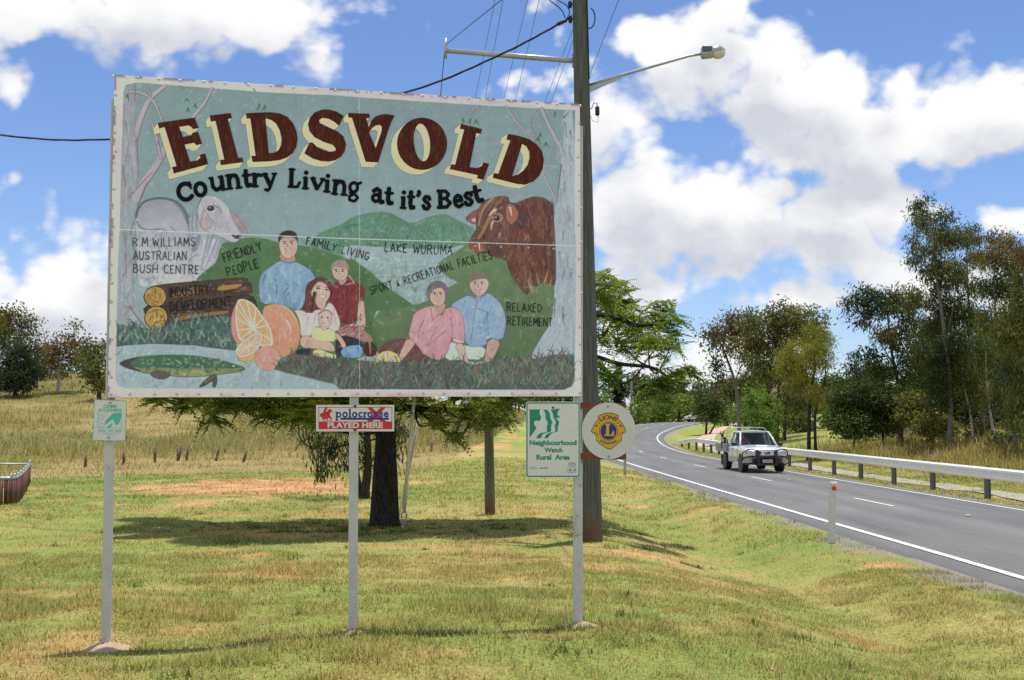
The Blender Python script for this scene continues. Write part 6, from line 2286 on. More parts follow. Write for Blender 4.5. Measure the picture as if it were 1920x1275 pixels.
# the dark-trunked feathery shade tree behind the sign
DENS = 2.7
JG = [(.16, .235, .036), (.115, .185, .034), (.25, .30, .045), (.085, .14, .032)]
jac = tree('jacaranda_tree', 'spreading feathery shade tree with a thick black trunk behind the sign', 21.7,
           [[(721, 985), (722, 900), (724, 800), (727, 735), (735, 690)], [(726, 765), (765, 764), (805, 768), (826, 766), (850, 745), (880, 715)], [(728, 720), (820, 690), (960, 670), (1090, 664), (1160, 682), (1225, 690), (1262, 716)],
            [(724, 740), (640, 700), (540, 690), (440, 715), (360, 735)], [(735, 690), (760, 560), (790, 450)], [(735, 690), (680, 580), (600, 500)], [(960, 670), (1040, 600), (1130, 590), (1200, 610), (1245, 600)], [(1090, 664), (1130, 690), (1150, 720)]],
           [(1128, 522, 26, 22), (1160, 575, 40, 36), (1215, 622, 42, 32), (1262, 640, 20, 20), (1150, 548, 42, 38), (1135, 600, 48, 52), (1190, 598, 52, 42), (1245, 588, 34, 40), (1268, 612, 22, 26), (1168, 648, 48, 24), (1232, 648, 38, 26), (1290, 700, 26, 20), (1240, 728, 40, 24), (1262, 700, 22, 18), (1136, 702, 30, 26), (1205, 742, 26, 14),
            (1120, 545, 40, 30), (1000, 490, 100, 70), (900, 430, 130, 80), (780, 400, 140, 80), (640, 450, 140, 80), (520, 520, 120, 70), (420, 600, 110, 60), (330, 670, 70, 45), (700, 560, 170, 70), (900, 600, 140, 70), (1030, 610, 90, 60), (560, 640, 120, 50),
            (450, 690, 120, 40), (600, 690, 140, 40), (800, 690, 140, 40), (950, 690, 100, 40), (310, 690, 56, 40), (295, 560, 40, 60), (290, 650, 32, 45), (380, 560, 90, 60), (700, 640, 150, 50), (520, 600, 130, 60), (850, 560, 130, 60), (640, 720, 120, 20), (460, 724, 120, 18), (310, 744, 42, 20), (350, 752, 30, 14), (450, 748, 50, 24), (590, 764, 44, 26), (500, 768, 36, 20), (660, 752, 50, 22), (400, 746, 48, 22), (398, 784, 26, 16), (425, 760, 20, 20), (480, 748, 46, 26), (548, 752, 46, 28), (520, 782, 24, 14), (600, 746, 50, 26), (690, 744, 60, 22), (640, 768, 40, 18), (560, 776, 30, 14),
            (800, 768, 46, 20), (822, 792, 24, 12), (905, 762, 56, 24), (950, 752, 42, 24), (880, 784, 46, 16), (852, 812, 16, 9), (868, 745, 56, 18), (935, 785, 30, 16), (760, 745, 60, 20)],
           JG, 'black', leaf=(.46, 0), dens=98, depth=1.3, mode='frond', rad=.28, limb_r=.024, twigs=3)

# weeping gum beyond it
tree('weeping_gum', 'small gum tree with hanging leaf curtains just behind the black trunk', 30.0,
     [[(681, 934), (690, 870), (686, 800), (665, 745)], [(677, 936), (668, 880), (664, 850)], [(692, 860), (660, 835), (625, 840), (585, 842)], [(690, 830), (668, 808), (650, 800)], [(688, 810), (720, 780), (745, 790)]],
     [(620, 798, 38, 22), (645, 835, 40, 24), (602, 850, 16, 18), (598, 876, 11, 16), (575, 790, 20, 14), (560, 770, 24, 14), (640, 866, 20, 14), (690, 868, 9, 20), (745, 812, 13, 30), (715, 790, 34, 30), (660, 780, 40, 26), (600, 822, 26, 14), (740, 850, 10, 14)],
     [(.040, .062, .030), (.055, .078, .034), (.03, .048, .026), (.075, .09, .04)], 'brown', leaf=(.17, .030), dens=430, droop=1.4, clump=.24, depth=.5, rad=.13, per=40, limb_r=.025)

GUM = [(.075, .095, .036), (.055, .075, .034), (.105, .115, .042), (.05, .068, .030)]
GUM = [tuple(1.4 * v for v in c) for c in GUM]
RED = (.16, .095, .042)
RED2 = (.20, .115, .045)
OLV = [(.12, .12, .036), (.09, .10, .034), (.145, .14, .042)]
OLV = [tuple(1.35 * v for v in c) for c in OLV]
YEL = [(.20, .20, .034), (.155, .165, .032), (.24, .225, .045)]
FARG = GUM + OLV[:2]
YEL = [tuple(1.2 * v for v in c) for c in YEL]
BRT = [(.11, .18, .038), (.08, .14, .034), (.14, .21, .045)]
BRT = [tuple(1.15 * v for v in c) for c in BRT]
DRK = [(.045, .062, .03), (.036, .052, .027), (.058, .076, .036)]
DRK = [tuple(1.4 * v for v in c) for c in DRK]

# --- trees on the paddock rise
far = dict(leaf=(.36, .15), dens=42, droop=.25, clump=.75, depth=1.2, per=22, rad=.2, limb_r=.07)
tree('paddock_gum', 'tall rust brown gum tree behind a rounded dark bush on the paddock rise', 118, [[(12, 742), (14, 700), (16, 640), (24, 600)], [(16, 690), (40, 640), (58, 610)]],
     [(22, 594, 30, 20, RED), (52, 612, 26, 24), (0, 632, 30, 34), (66, 646, 16, 26, RED), (34, 644, 34, 24), (-20, 610, 30, 30), (74, 676, 12, 20), (0, 600, 26, 20, RED)], FARG + [RED], 'grey', **far)
tree('round_bush', 'dense rounded grey green bush tree on the paddock rise', 112, [[(28, 742), (30, 720), (32, 700)]], [(35, 688, 34, 34), (30, 714, 36, 20), (52, 700, 20, 28), (16, 700, 20, 28), (36, 664, 20, 14)],
     [(.045, .062, .036), (.034, .05, .03), (.055, .07, .042)], 'brown', leaf=(.34, .13), dens=110, droop=.1, clump=.6, depth=.6, per=22, rad=.16)
tree('paddock_gum', 'orange brown gum with a bare pale stem between two green paddock trees', 116, [[(109, 742), (110, 710), (112, 670)], [(136, 730), (134, 700), (132, 650), (140, 615)]],
     [(124, 646, 30, 20, RED2), (108, 672, 20, 22, RED), (148, 664, 16, 26, RED), (138, 612, 14, 7), (130, 680, 24, 18, RED), (104, 650, 14, 12, RED2)], FARG + [RED2], 'white', **far)
tree('paddock_gum', 'dark green gum close against the edge of the big sign', 108, [[(186, 744), (186, 700), (184, 650)]], [(178, 684, 18, 34), (196, 700, 18, 36), (174, 646, 16, 12), (200, 660, 14, 20), (186, 720, 20, 20)], FARG, 'brown', **far)
tree('paddock_gum', 'wide olive gum filling the gap behind the rounded bush and the orange gum', 132, [[(80, 738), (82, 700), (84, 660)], [(92, 738), (96, 690)]],
     [(84, 672, 20, 18), (70, 690, 18, 20), (98, 690, 18, 20), (88, 650, 16, 10), (110, 700, 16, 16), (60, 706, 14, 14)], FARG, 'grey', **far)
tree('paddock_gum', 'olive gum crown showing above the dark green gum by the sign edge', 136, [[(166, 738), (166, 700), (168, 660)]],
     [(166, 656, 16, 14), (158, 676, 18, 18), (176, 672, 16, 18), (164, 700, 20, 18), (196, 648, 14, 10)], FARG, 'grey', **far)
tree('hill_tree', 'small dark tree on the rise between the stub pole and the green plate', 120, [[(975, 800), (974, 780), (972, 755)], [(985, 800), (986, 770)]], [(962, 752, 18, 10), (985, 750, 16, 12), (975, 742, 16, 8)], GUM, 'brown', **far)

# --- beyond the road: roadside trees, as they stand
mid = dict(leaf=(.26, .075), dens=150, droop=.6, clump=.42, depth=1.0, per=26, rad=.15, limb_r=.05)
tree('slender_gum', 'leaning slim gum with thin reddish crown nearest the road bend', 92, [[(1386, 812), (1384, 760), (1376, 710), (1362, 670), (1350, 640)], [(1378, 715), (1395, 670), (1400, 640)]],
     [(1342, 640, 20, 30, RED), (1368, 608, 26, 20, RED), (1400, 628, 26, 26), (1345, 690, 14, 18), (1350, 722, 11, 12), (1404, 672, 18, 20), (1330, 622, 12, 12, RED), (1378, 650, 18, 24, RED), (1380, 596, 18, 10)], GUM + [RED], 'grey', leaf=(.34, .11), dens=75, droop=.6, clump=.6, depth=1.0, per=22, rad=.17, limb_r=.06)
tree('olive_gum', 'broad olive crowned gum standing between the reddish gum and the yellow wattle', 88, [[(1456, 825), (1457, 780), (1460, 720), (1455, 640)], [(1440, 828), (1444, 760), (1432, 690)], [(1470, 824), (1474, 760), (1490, 690)]],
     [(1430, 598, 36, 22), (1468, 588, 32, 18), (1508, 592, 38, 20), (1440, 640, 36, 30), (1488, 650, 34, 36), (1460, 690, 40, 26), (1420, 690, 22, 26), (1412, 640, 18, 24, RED), (1525, 622, 26, 20), (1478, 620, 30, 22), (1405, 600, 20, 16), (1480, 742, 28, 18), (1502, 750, 22, 18), (1470, 760, 16, 14)], OLV + [GUM[0]], 'brown', leaf=(.34, .11), dens=85, droop=.5, clump=.6, depth=1.4, per=22, rad=.18, limb_r=.07)
tree('wattle_tree', 'bright yellow green wattle with twin dark trunks in long grass', 62, [[(1516, 838), (1517, 790), (1519, 740), (1528, 690), (1526, 650)], [(1530, 841), (1528, 795), (1532, 760), (1546, 715), (1548, 680)], [(1518, 745), (1496, 705), (1482, 680)]],
     [(1526, 632, 28, 26), (1482, 662, 22, 20), (1504, 688, 28, 30), (1543, 672, 18, 26), (1470, 690, 16, 20), (1530, 738, 20, 15), (1528, 660, 28, 22), (1508, 722, 20, 20), (1545, 640, 16, 18), (1486, 720, 14, 16)], YEL, 'black', leaf=(.22, .035), dens=330, droop=.8, clump=.34, depth=.7, per=34, rad=.11, limb_r=.035)
tree('dark_gum', 'dark leafed gum with a wide forked crown beside the tall gums', 66, [[(1690, 845), (1688, 780), (1684, 720), (1672, 660), (1664, 590)], [(1684, 700), (1650, 640), (1622, 590)], [(1680, 690), (1700, 640), (1706, 590)]],
     [(1598, 572, 24, 15), (1628, 552, 26, 18), (1660, 560, 34, 22), (1692, 566, 30, 28), (1640, 590, 26, 16), (1612, 600, 18, 12), (1622, 664, 28, 14), (1650, 690, 28, 24), (1690, 630, 30, 36), (1702, 690, 26, 34), (1602, 690, 18, 12), (1660, 625, 24, 20, RED), (1712, 600, 18, 20)], DRK + [GUM[0]], 'brown', **mid)
tree('tall_gum', 'tallest gum above the guard rail with a crooked narrow crown', 58, [[(1780, 848), (1782, 780), (1780, 700), (1770, 620), (1758, 530), (1748, 450), (1738, 395)], [(1772, 640), (1790, 560), (1792, 470)], [(1758, 540), (1735, 500), (1722, 480)]],
     [(1730, 384, 17, 14), (1738, 414, 22, 20), (1768, 408, 18, 15), (1760, 444, 26, 24), (1718, 478, 16, 20), (1786, 452, 18, 26), (1738, 516, 16, 16), (1772, 512, 26, 30), (1800, 570, 22, 26), (1770, 590, 22, 30), (1746, 690, 22, 32), (1778, 660, 22, 30), (1800, 640, 20, 26), (1716, 452, 12, 12), (1752, 476, 20, 20), (1720, 402, 11, 10), (1760, 560, 24, 24), (1740, 620, 24, 26), (1715, 560, 18, 22), (1790, 510, 20, 22), (1760, 740, 26, 28), (1720, 650, 18, 26)], GUM, 'grey', leaf=(.22, .055), dens=300, droop=.8, clump=.36, depth=.9, per=28, rad=.13, limb_r=.04)
tree('tall_gum', 'slim pale stemmed gum between the tallest gum and the rusty topped one', 60, [[(1853, 860), (1842, 780), (1832, 700), (1820, 620), (1814, 520), (1812, 440)], [(1826, 650), (1800, 560), (1795, 490)]],
     [(1814, 432, 18, 14), (1828, 446, 14, 12), (1800, 452, 14, 14), (1822, 480, 14, 14), (1800, 520, 12, 18), (1834, 600, 18, 26), (1812, 680, 26, 28), (1840, 660, 22, 28), (1828, 540, 16, 20), (1830, 730, 24, 28), (1815, 600, 18, 24), (1838, 490, 14, 16)], GUM + OLV[:1], 'grey', leaf=(.22, .055), dens=280, droop=.8, clump=.36, depth=.8, per=28, rad=.10, limb_r=.03)
tree('rusty_gum', 'gum with a rust red top and pale stems at the end of the tree line', 52, [[(1908, 872), (1898, 790), (1886, 710), (1872, 630), (1864, 540), (1868, 470)], [(1890, 730), (1910, 640), (1916, 540)]],
     [(1870, 448, 26, 15, RED), (1898, 460, 26, 17, RED2), (1850, 482, 20, 20, RED), (1914, 496, 26, 26, RED), (1858, 536, 24, 24), (1896, 540, 28, 28), (1910, 610, 30, 34), (1880, 690, 18, 28), (1915, 712, 24, 34), (1850, 600, 18, 24), (1880, 490, 24, 20), (1925, 560, 30, 30), (1878, 600, 24, 30), (1935, 660, 30, 40), (1890, 650, 24, 30), (1868, 740, 22, 28), (1905, 780, 24, 28)], GUM + OLV[:1], 'grey', leaf=(.2, .05), dens=340, droop=.8, clump=.34, depth=.8, per=28, rad=.10, limb_r=.03)
bush = dict(leaf=(.20, .10), dens=260, droop=.15, clump=.34, depth=.7, per=26, rad=.07, limb_r=.03)
tree('edge_gum', 'heavy leafed gum closing the tree line nearest the guard rail end', 48, [[(1936, 880), (1932, 800), (1928, 700), (1924, 600)], [(1930, 740), (1912, 660), (1904, 600)]],
     [(1930, 520, 34, 34), (1912, 590, 34, 36), (1936, 640, 36, 40), (1906, 680, 30, 36), (1930, 740, 34, 36), (1906, 770, 26, 30), (1942, 800, 30, 34), (1918, 480, 20, 20, RED), (1896, 630, 20, 26)], GUM + OLV[:1], 'grey', leaf=(.2, .055), dens=300, droop=.8, clump=.34, depth=.7, per=28, rad=.11, limb_r=.035)
tree('roadside_bush', 'dark low shrub at the foot of the heavy leafed gum', 54, [[(1890, 862), (1890, 838), (1890, 824)]], [(1888, 830, 26, 18), (1912, 836, 22, 18), (1870, 846, 16, 12)], DRK + GUM[:1], 'brown', cat='bush', **bush)
for i, (tr, lob, lab) in enumerate((([[(1868, 858), (1858, 780), (1850, 700), (1847, 640)]], [(1846, 640, 12, 18), (1856, 690, 12, 16)], 'thin whitish sapling stem with a wisp of leaves beside the slim gum'),
                                    ([[(1894, 868), (1888, 800), (1880, 730), (1884, 660)]], [(1884, 650, 12, 20), (1872, 720, 10, 14)], 'thin whitish sapling stem close to the rusty topped gum'),
                                    ([[(1826, 850), (1820, 780), (1806, 720)]], [(1806, 712, 16, 20), (1822, 760, 10, 12)], 'thin sapling stem bent away from the slim gum'),
                                    ([[(1918, 876), (1914, 800), (1920, 700)]], [(1920, 690, 14, 26), (1908, 770, 12, 20)], 'thin sapling stem at the very end of the tree line'))):
    tree('gum_sapling', lab, 56 + i, tr, lob, GUM, 'white', leaf=(.2, .05), dens=200, droop=.8, clump=.3, depth=.4, per=24, rad=.075, limb_r=.02, twigs=2)
tree('roadside_bush', 'mid green spreading bush with dark underside beside the yellow wattle', 64, [[(1600, 828), (1602, 800), (1600, 770)]], [(1590, 768, 32, 24), (1632, 750, 34, 22), (1600, 796, 36, 20), (1572, 790, 22, 22), (1610, 738, 22, 14), (1566, 750, 13, 11), (1642, 732, 18, 12), (1664, 772, 14, 12), (1618, 720, 12, 10), (1582, 738, 14, 11)], BRT[1:2] + GUM[:2], 'brown', cat='bush', **bush)
tree('roadside_bush', 'larger dark bush in front of the cream shed', 65, [[(1655, 832), (1656, 800), (1660, 770)]], [(1662, 786, 30, 26), (1650, 766, 28, 22), (1640, 800, 24, 20), (1670, 740, 24, 20)], GUM + BRT[:1], 'brown', cat='bush', **bush)
tree('roadside_bush', 'bright green leafy bush behind the moving ute', 76, [[(1432, 852), (1432, 820), (1434, 790)]], [(1430, 788, 24, 24), (1446, 766, 18, 20), (1420, 818, 20, 20), (1412, 780, 14, 16), (1450, 818, 14, 22), (1436, 752, 12, 12), (1440, 842, 18, 12)], BRT, 'brown', cat='bush', **bush)
tree('roadside_bush', 'olive bush under the tallest gum', 62, [[(1752, 846), (1752, 815), (1752, 790)]], [(1750, 800, 30, 24), (1732, 780, 22, 24), (1772, 806, 22, 22), (1712, 784, 22, 14), (1696, 776, 18, 16), (1714, 754, 28, 18), (1698, 746, 22, 16), (1738, 746, 18, 18), (1726, 770, 20, 14)], OLV + DRK[:1], 'brown', cat='bush', **bush)
tree('roadside_bush', 'brownish bush among the thin pale stems', 60, [[(1846, 852), (1848, 826), (1848, 806)]], [(1840, 820, 26, 20), (1868, 830, 20, 18), (1850, 800, 18, 14), (1900, 836, 22, 18)], OLV[:2] + DRK[:1], 'brown', cat='bush', **bush)
tree('park_tree', 'small dark round tree with a forked trunk on the grass inside the bend', 112, [[(1324, 814), (1324, 796), (1322, 770)], [(1328, 812), (1340, 796), (1344, 775)]], [(1325, 754, 22, 15), (1308, 768, 15, 12), (1344, 768, 16, 13), (1330, 780, 20, 8), (1316, 742, 12, 8)], DRK + GUM[:1], 'black', leaf=(.3, .12), dens=130, droop=.2, clump=.5, depth=.5, per=22, rad=.13, limb_r=.04)
tree('cypress', 'tall narrow dark cypress left of the road bend', 135, [[(1160, 800), (1160, 740)]], [(1160, 770, 9, 20), (1160, 735, 8, 24), (1160, 705, 5, 20), (1160, 690, 3, 12)], [(.014, .022, .014), (.02, .03, .016)], 'black', leaf=(.35, .12), dens=170, droop=-.6, clump=.3, depth=.2, per=22, rad=.15)
farther = dict(leaf=(.55, .24), dens=36, droop=.2, clump=1.0, depth=1.5, per=20, rad=.2, limb_r=.08)
for i, (x, yb, lob, pal, Y, lab) in enumerate((
        (1246, 800, [(1244, 764, 14, 14), (1252, 776, 12, 10), (1238, 776, 10, 10)], BRT, 185, 'bright far tree straight above the end of the visible road'),
        (1276, 798, [(1275, 760, 16, 14), (1286, 772, 12, 12), (1266, 774, 12, 10), (1270, 748, 8, 6)], YEL[:2] + BRT[:1], 190, 'yellowish far tree at the crest where the road disappears'),
        (1298, 800, [(1297, 766, 12, 14), (1304, 776, 10, 10)], BRT[:2], 178, 'plain green far tree next to the yellowish one at the crest'),
        (1196, 800, [(1194, 772, 12, 10), (1204, 776, 10, 10), (1198, 762, 8, 6)], BRT, 170, 'low bright shrub tree between the two far power poles'),
        (1222, 800, [(1224, 768, 8, 14), (1230, 760, 8, 8), (1222, 782, 10, 8)], BRT + GUM[:1], 182, 'slim green tree beside the farthest power pole'),
        (1364, 806, [(1362, 774, 12, 14), (1370, 782, 10, 12), (1356, 786, 10, 12)], BRT, 130, 'green shrub tree by the bare earth track'),
        (1396, 810, [(1396, 776, 13, 16), (1404, 788, 12, 14)], GUM + BRT[:1], 124, 'dark shrub tree behind the reddish gum stem'),
        (1420, 815, [(1422, 750, 18, 22), (1410, 770, 14, 18), (1428, 778, 16, 16)], BRT + GUM[:1], 120, 'leafy tree behind the bush by the ute'),
        (1310, 800, [(1318, 748, 14, 10), (1306, 752, 12, 10), (1340, 750, 16, 10), (1356, 756, 14, 10)], GUM, 200, 'dark wide far tree behind the small round tree'),
        (1140, 800, [(1136, 770, 18, 18), (1128, 752, 14, 12), (1148, 784, 12, 10)], BRT + GUM[:1], 150, 'green tree just past the timber pole and round disc'),
        (1010, 800, [(1004, 752, 22, 16), (1030, 744, 22, 16), (1016, 730, 24, 16), (990, 738, 16, 12)], GUM + BRT[:1], 140, 'green tree past the paddock corner under the big sign edge'),
        (1062, 800, [(1056, 752, 24, 18), (1084, 744, 22, 18), (1070, 728, 22, 16), (1094, 764, 14, 14)], GUM, 146, 'dull green tree between the bordered plate and the timber pole'),
        (1560, 826, [(1562, 770, 16, 22), (1556, 796, 16, 16), (1570, 740, 12, 16)], GUM, 96, 'dark background tree between wattle and bush'),
        (1622, 828, [(1620, 722, 30, 26), (1640, 700, 24, 20), (1600, 730, 22, 20), (1580, 716, 14, 16)], GUM, 98, 'dull background gum over the spreading bush'),
        (1722, 835, [(1716, 740, 30, 40), (1734, 700, 24, 36), (1730, 790, 30, 26), (1700, 790, 26, 26)], DRK + GUM[:1], 92, 'shadowy background gum between the dark gum and the tallest one'),
        (1800, 840, [(1800, 740, 34, 40), (1820, 780, 30, 30), (1790, 790, 30, 30), (1830, 720, 24, 30)], DRK + GUM[:1], 90, 'shadowy background gum behind the slim pale stem'),
        (1852, 845, [(1850, 640, 30, 40), (1820, 660, 24, 34), (1870, 680, 30, 36), (1840, 700, 30, 36)], GUM, 94, 'tall shadowy gum filling the gap between the pale stems'),
        (1764, 838, [(1760, 640, 30, 40), (1740, 670, 26, 36), (1780, 690, 28, 36), (1770, 600, 20, 26)], GUM, 93, 'tall shadowy gum right behind the tallest gum'),
        (1500, 826, [(1496, 784, 18, 20), (1478, 790, 14, 18), (1512, 790, 14, 20), (1486, 760, 16, 14), (1502, 764, 14, 12)], GUM + BRT[:1], 97, 'leafy tree half covering the red roofed cottage'),
        (1884, 845, [(1880, 760, 30, 40), (1900, 790, 30, 30), (1870, 790, 26, 26), (1910, 730, 28, 30)], GUM, 88, 'shadowy background gum behind the rusty topped one'))):
    tree('distant_tree', lab, Y, [[(x, yb), (x, yb - 12), (x, min(l[1] for l in lob))]], lob, pal, 'brown', **(farther if Y > 110 else dict(farther, leaf=(.4, .15), dens=80, clump=.7)))

# the tree line carries on past the slim and rusty gums
byname = {o.name: o for o in COL.objects if o.type == 'EMPTY'}
for i, (nm, X, Yb, rz_) in enumerate((('edge_gum', 26.5, 53, 1.9), ('tall_gum', 31.5, 60, 2.6), ('rusty_gum', 30.0, 47, 4.0), ('dark_gum', 36.5, 58, 1.2), ('edge_gum', 34.5, 48, 5.1), ('tall_gum', 40, 52, 3.6))):
    c = copy_tree(byname[nm])
    c.location = (X, Yb, gz(X, Yb))
    c.rotation_euler = (0, 0, rz_)
    tag(c, 'leafy gum carrying the roadside tree line on past the last rusty topped one', 'tree', 'gums carrying the roadside tree line on')

# the belt of trees far behind the roadside ones
protos = [o for o in COL.objects if o.name.startswith('distant_tree') and o.type == 'EMPTY']
for i in range(46):
    X = 22 + i * 3.1 + TRG.normal() * 2.5
    Yb = 150 + TRG.random() * 70
    src = protos[(i * 5 + 3) % len(protos)]
    H = 0
    for ch in src.children:
        zz = np.empty(len(ch.data.vertices) * 3, np.float32)
        ch.data.vertices.foreach_get('co', zz)
        H = max(H, float(zz[2::3].max()))
    c = copy_tree(src)
    c.name = 'distant_tree'
    k_ = (6.5 + 5.5 * TRG.random()) / H
    c.scale = (k_ * 1.15, k_ * 1.15, k_)
    c.rotation_euler = (0, 0, TRG.random() * 6.28)
    c.location = (X, Yb, gz(X, Yb))
    tag(c, 'dull green gum in the far belt of trees behind the roadside ones', 'tree', 'far belt of trees across the road')

# ------------------------------------------------------------------ farm sheds and a parked car glimpsed through the trees
cream_w = material('cream_wall', (.56, .50, .36), .8, var=.06, vscale=2)
iron = material('roof_iron', (.10, .11, .10), .5, .4, var=.1, stretch=(1, 8, 1))
red_roof = material('red_roof', (.11, .045, .035), .6, var=.12, stretch=(1, 8, 1))
glass_d = material('dark_window', (.02, .025, .03), .15, spec=.6)


def shed(name, label, x0, x1, Y, h, pitch, wallm, roofm, dy=6.0, seed=0):
    a, b = at(x0, 800, Y), at(x1, 800, Y)
    zg = min(gz(a.x, Y), gz(b.x, Y), gz(a.x, Y + dy), gz(b.x, Y + dy))
    root = thing(name, ((a.x + b.x) / 2, Y + dy / 2, zg), label, 'building')
    w = b.x - a.x
    cx = (a.x + b.x) / 2
    m = MB()
    m.loft([[Vector((x, Y, zg - .3)), Vector((x, Y + dy, zg - .3)), Vector((x, Y + dy, zg + h)), Vector((x, Y + dy / 2, zg + h + pitch)), Vector((x, Y, zg + h))] for x in (a.x, b.x)])
    m.build('wall', wallm, root)
    r = MB()
    for s in (0, 1):
        y0, y1 = (Y - .5, Y + dy / 2) if s == 0 else (Y + dy + .5, Y + dy / 2)
        z0, z1_ = zg + h - .5 * pitch / (dy / 2), zg + h + pitch
        n = max(4, int(w / .25))
        top, bot = [], []
        for i in range(n + 1):
            x = a.x - .4 + (w + .8) * i / n
            c = .05 + (.03 if i % 2 else 0)
            top.append((x, y0, z0 + c))
            bot.append((x, y1, z1_ + c))
        r.add(top + bot, [(i, i + 1, n + 2 + i, n + 1 + i) for i in range(n)])
    r.build('roof', roofm, root)
    for k in range(2):
        wx = a.x + w * (.3 + .4 * k)
        fr = MB()
        for (dx, dz, sx, sz) in ((-.5, 0, .08, 1.0), (.5, 0, .08, 1.0), (0, .46, .92, .08), (0, -.46, .92, .08)):
            fr.box((wx + dx, Y - .03, zg + 1.5 + dz), (sx, .1, sz))
        f_ = fr.build('window', iron, root)
        MB().box((wx, Y - .02, zg + 1.5), (.9, .03, .84)).build('pane', glass_d, f_)
    return root


shed('cream_shed', 'low cream walled shed behind bushes under the tall gums', 1690, 1752, 80, 2.2, .5, cream_w, iron, 5)
shed('red_roof_cottage', 'cream cottage with a rusty red roof behind the wattle', 1470, 1510, 112, 2.7, 1.4, cream_w, red_roof, 7)

# a blue parked car under the trees, mostly hidden by grass
def hatch():
    p = at(1634, 815, 74)
    p.z = gz(p.x, p.y)
    root = thing('parked_car', p, 'small blue parked car half hidden by grass under the trees', 'car', rz=.15)
    blue = material('car_blue', (.05, .22, .34), .3, .2, coat=.6, var=.04)
    tyre = material('tyre_rubber', (.015, .015, .016), .85)
    prof = [(-2.0, .45), (-2.05, .75), (-1.85, .88), (-1.0, .95), (-.95, .95), (1.6, 1.0), (1.95, .9), (2.0, .5)]
    m = MB()
    m.loft([[Vector((x, y, z)) for x, z in prof + [(1.9, .3), (-1.9, .3)]] for y in (-.82, -.78, .78, .82)])
    m.build('body', blue, root, True)
    m = MB()
    m.loft([[Vector((x, y * s, z)) for x, z, s in ((-1.0, .95, 1), (-.35, 1.42, .82), (1.0, 1.44, .82), (1.7, .98, 1))] for y in (-.76, .76)])
    m.build('cabin', glass_d, root, True)
    MB().box((.35, 0, 1.46), (1.5, 1.28, .06), bevel=.025).build('roof', blue, root, True)
    for sx in (-1.25, 1.25):
        for sy in (-.78, .78):
            w = MB().disc((sx, sy, .3), (0, 1, 0), .3, .2, 18).build('wheel', tyre, root, True)
    for sy in (-.6, .6):
        MB().box((-2.03, sy, .72), (.06, .3, .14), bevel=.02).build('headlight', lamp_shell, root, True)
    return root


hatch()
# ------------------------------------------------------------------ the white utility truck coming round the bend
UX, UY = 9.96, 46.7
ute = thing('pickup_truck', (UX, UY, float(roadz(UY)) + .03), 'dusty white tray back ute with a black bull bar driving towards the sign', 'ute', rz=math.radians(2.0))
ute.scale = (.94, .98, .92)
white = material('ute_paint', (.70, .71, .72), .28, .1, var=.02, coat=.7, dirt=(.40, .33, .25), dirt_amt=.12, dscale=1.5)
dusty = material('ute_dusty_paint', (.42, .38, .32), .5, .05, var=.12, vscale=3, coat=.2)
blk = material('black_plastic', (.018, .019, .024), .5, var=.1)
tyre_m = material('ute_tyre', (.025, .024, .023), .9, bump=.4, bscale=30)
rim_m = material('ute_rim', (.28, .25, .22), .45, .5)
chrome = material('chrome', (.62, .63, .65), .18, .9, var=.03)
lens = material('lamp_lens', (.70, .72, .74), .12, .2, spec=.8)
amber = material('indicator_amber', (.62, .22, .10), .25)
grey_tray = material('tray_aluminium', (.34, .33, .30), .5, .4, var=.15, vscale=8, dirt=(.20, .16, .12), dirt_amt=.3, dscale=4)
gl = bpy.data.materials.new('tinted_glass')
gl.use_nodes = True
_N = NT(gl.node_tree)
_b = _N.n['Principled BSDF']
_b.inputs['Base Color'].default_value = (.02, .025, .03, 1)
_b.inputs['Roughness'].default_value = .04
_tr = _N.new('ShaderNodeBsdfTransparent')
_tr.inputs[0].default_value = (.75, .82, .82, 1)
_ms = _N.new('ShaderNodeMixShader')
_ms.inputs[0].default_value = .36
_N.l.new(_tr.outputs[0], _ms.inputs[1])
_N.l.new(_b.outputs[0], _ms.inputs[2])
_N.l.new(_ms.outputs[0], _N.n['Material Output'].inputs[0])


def sec(y, hw, zb, zs, zt, crown=.03, tuck=.06):
    """a body cross-section: half width, sill, shoulder, top"""
    pts = [(-hw + tuck, zb), (-hw, zb + .12), (-hw, zs - .08), (-hw + .03, zs), (-hw * .86, zt), (-hw * .45, zt + crown), (0, zt + crown * 1.2)]
    pts = pts + [(-x, z) for x, z in pts[-2::-1]]
    return [Vector((x, y, z)) for x, z in pts]


# nose and bonnet
m = MB()
m.loft([sec(.10, .80, .52, .86, .92), sec(.16, .84, .46, .92, .98), sec(.40, .87, .42, .98, 1.04), sec(.9, .88, .40, 1.02, 1.09), sec(1.42, .88, .40, 1.05, 1.14)], smooth=False)
body = m.build('body', white, ute, True)
m = MB()      # cab lower, to the tray
m.loft([sec(1.40, .88, .40, 1.05, 1.10), sec(2.2, .885, .38, 1.07, 1.10), sec(3.2, .88, .38, 1.07, 1.10)], smooth=False)
m.build('cab_side', white, ute, True)
for s in (-1, 1):
    MB().box((s * .886, 2.3, .52), (.012, 1.75, .24), bevel=.004).build('door_sill', dusty, ute, True)
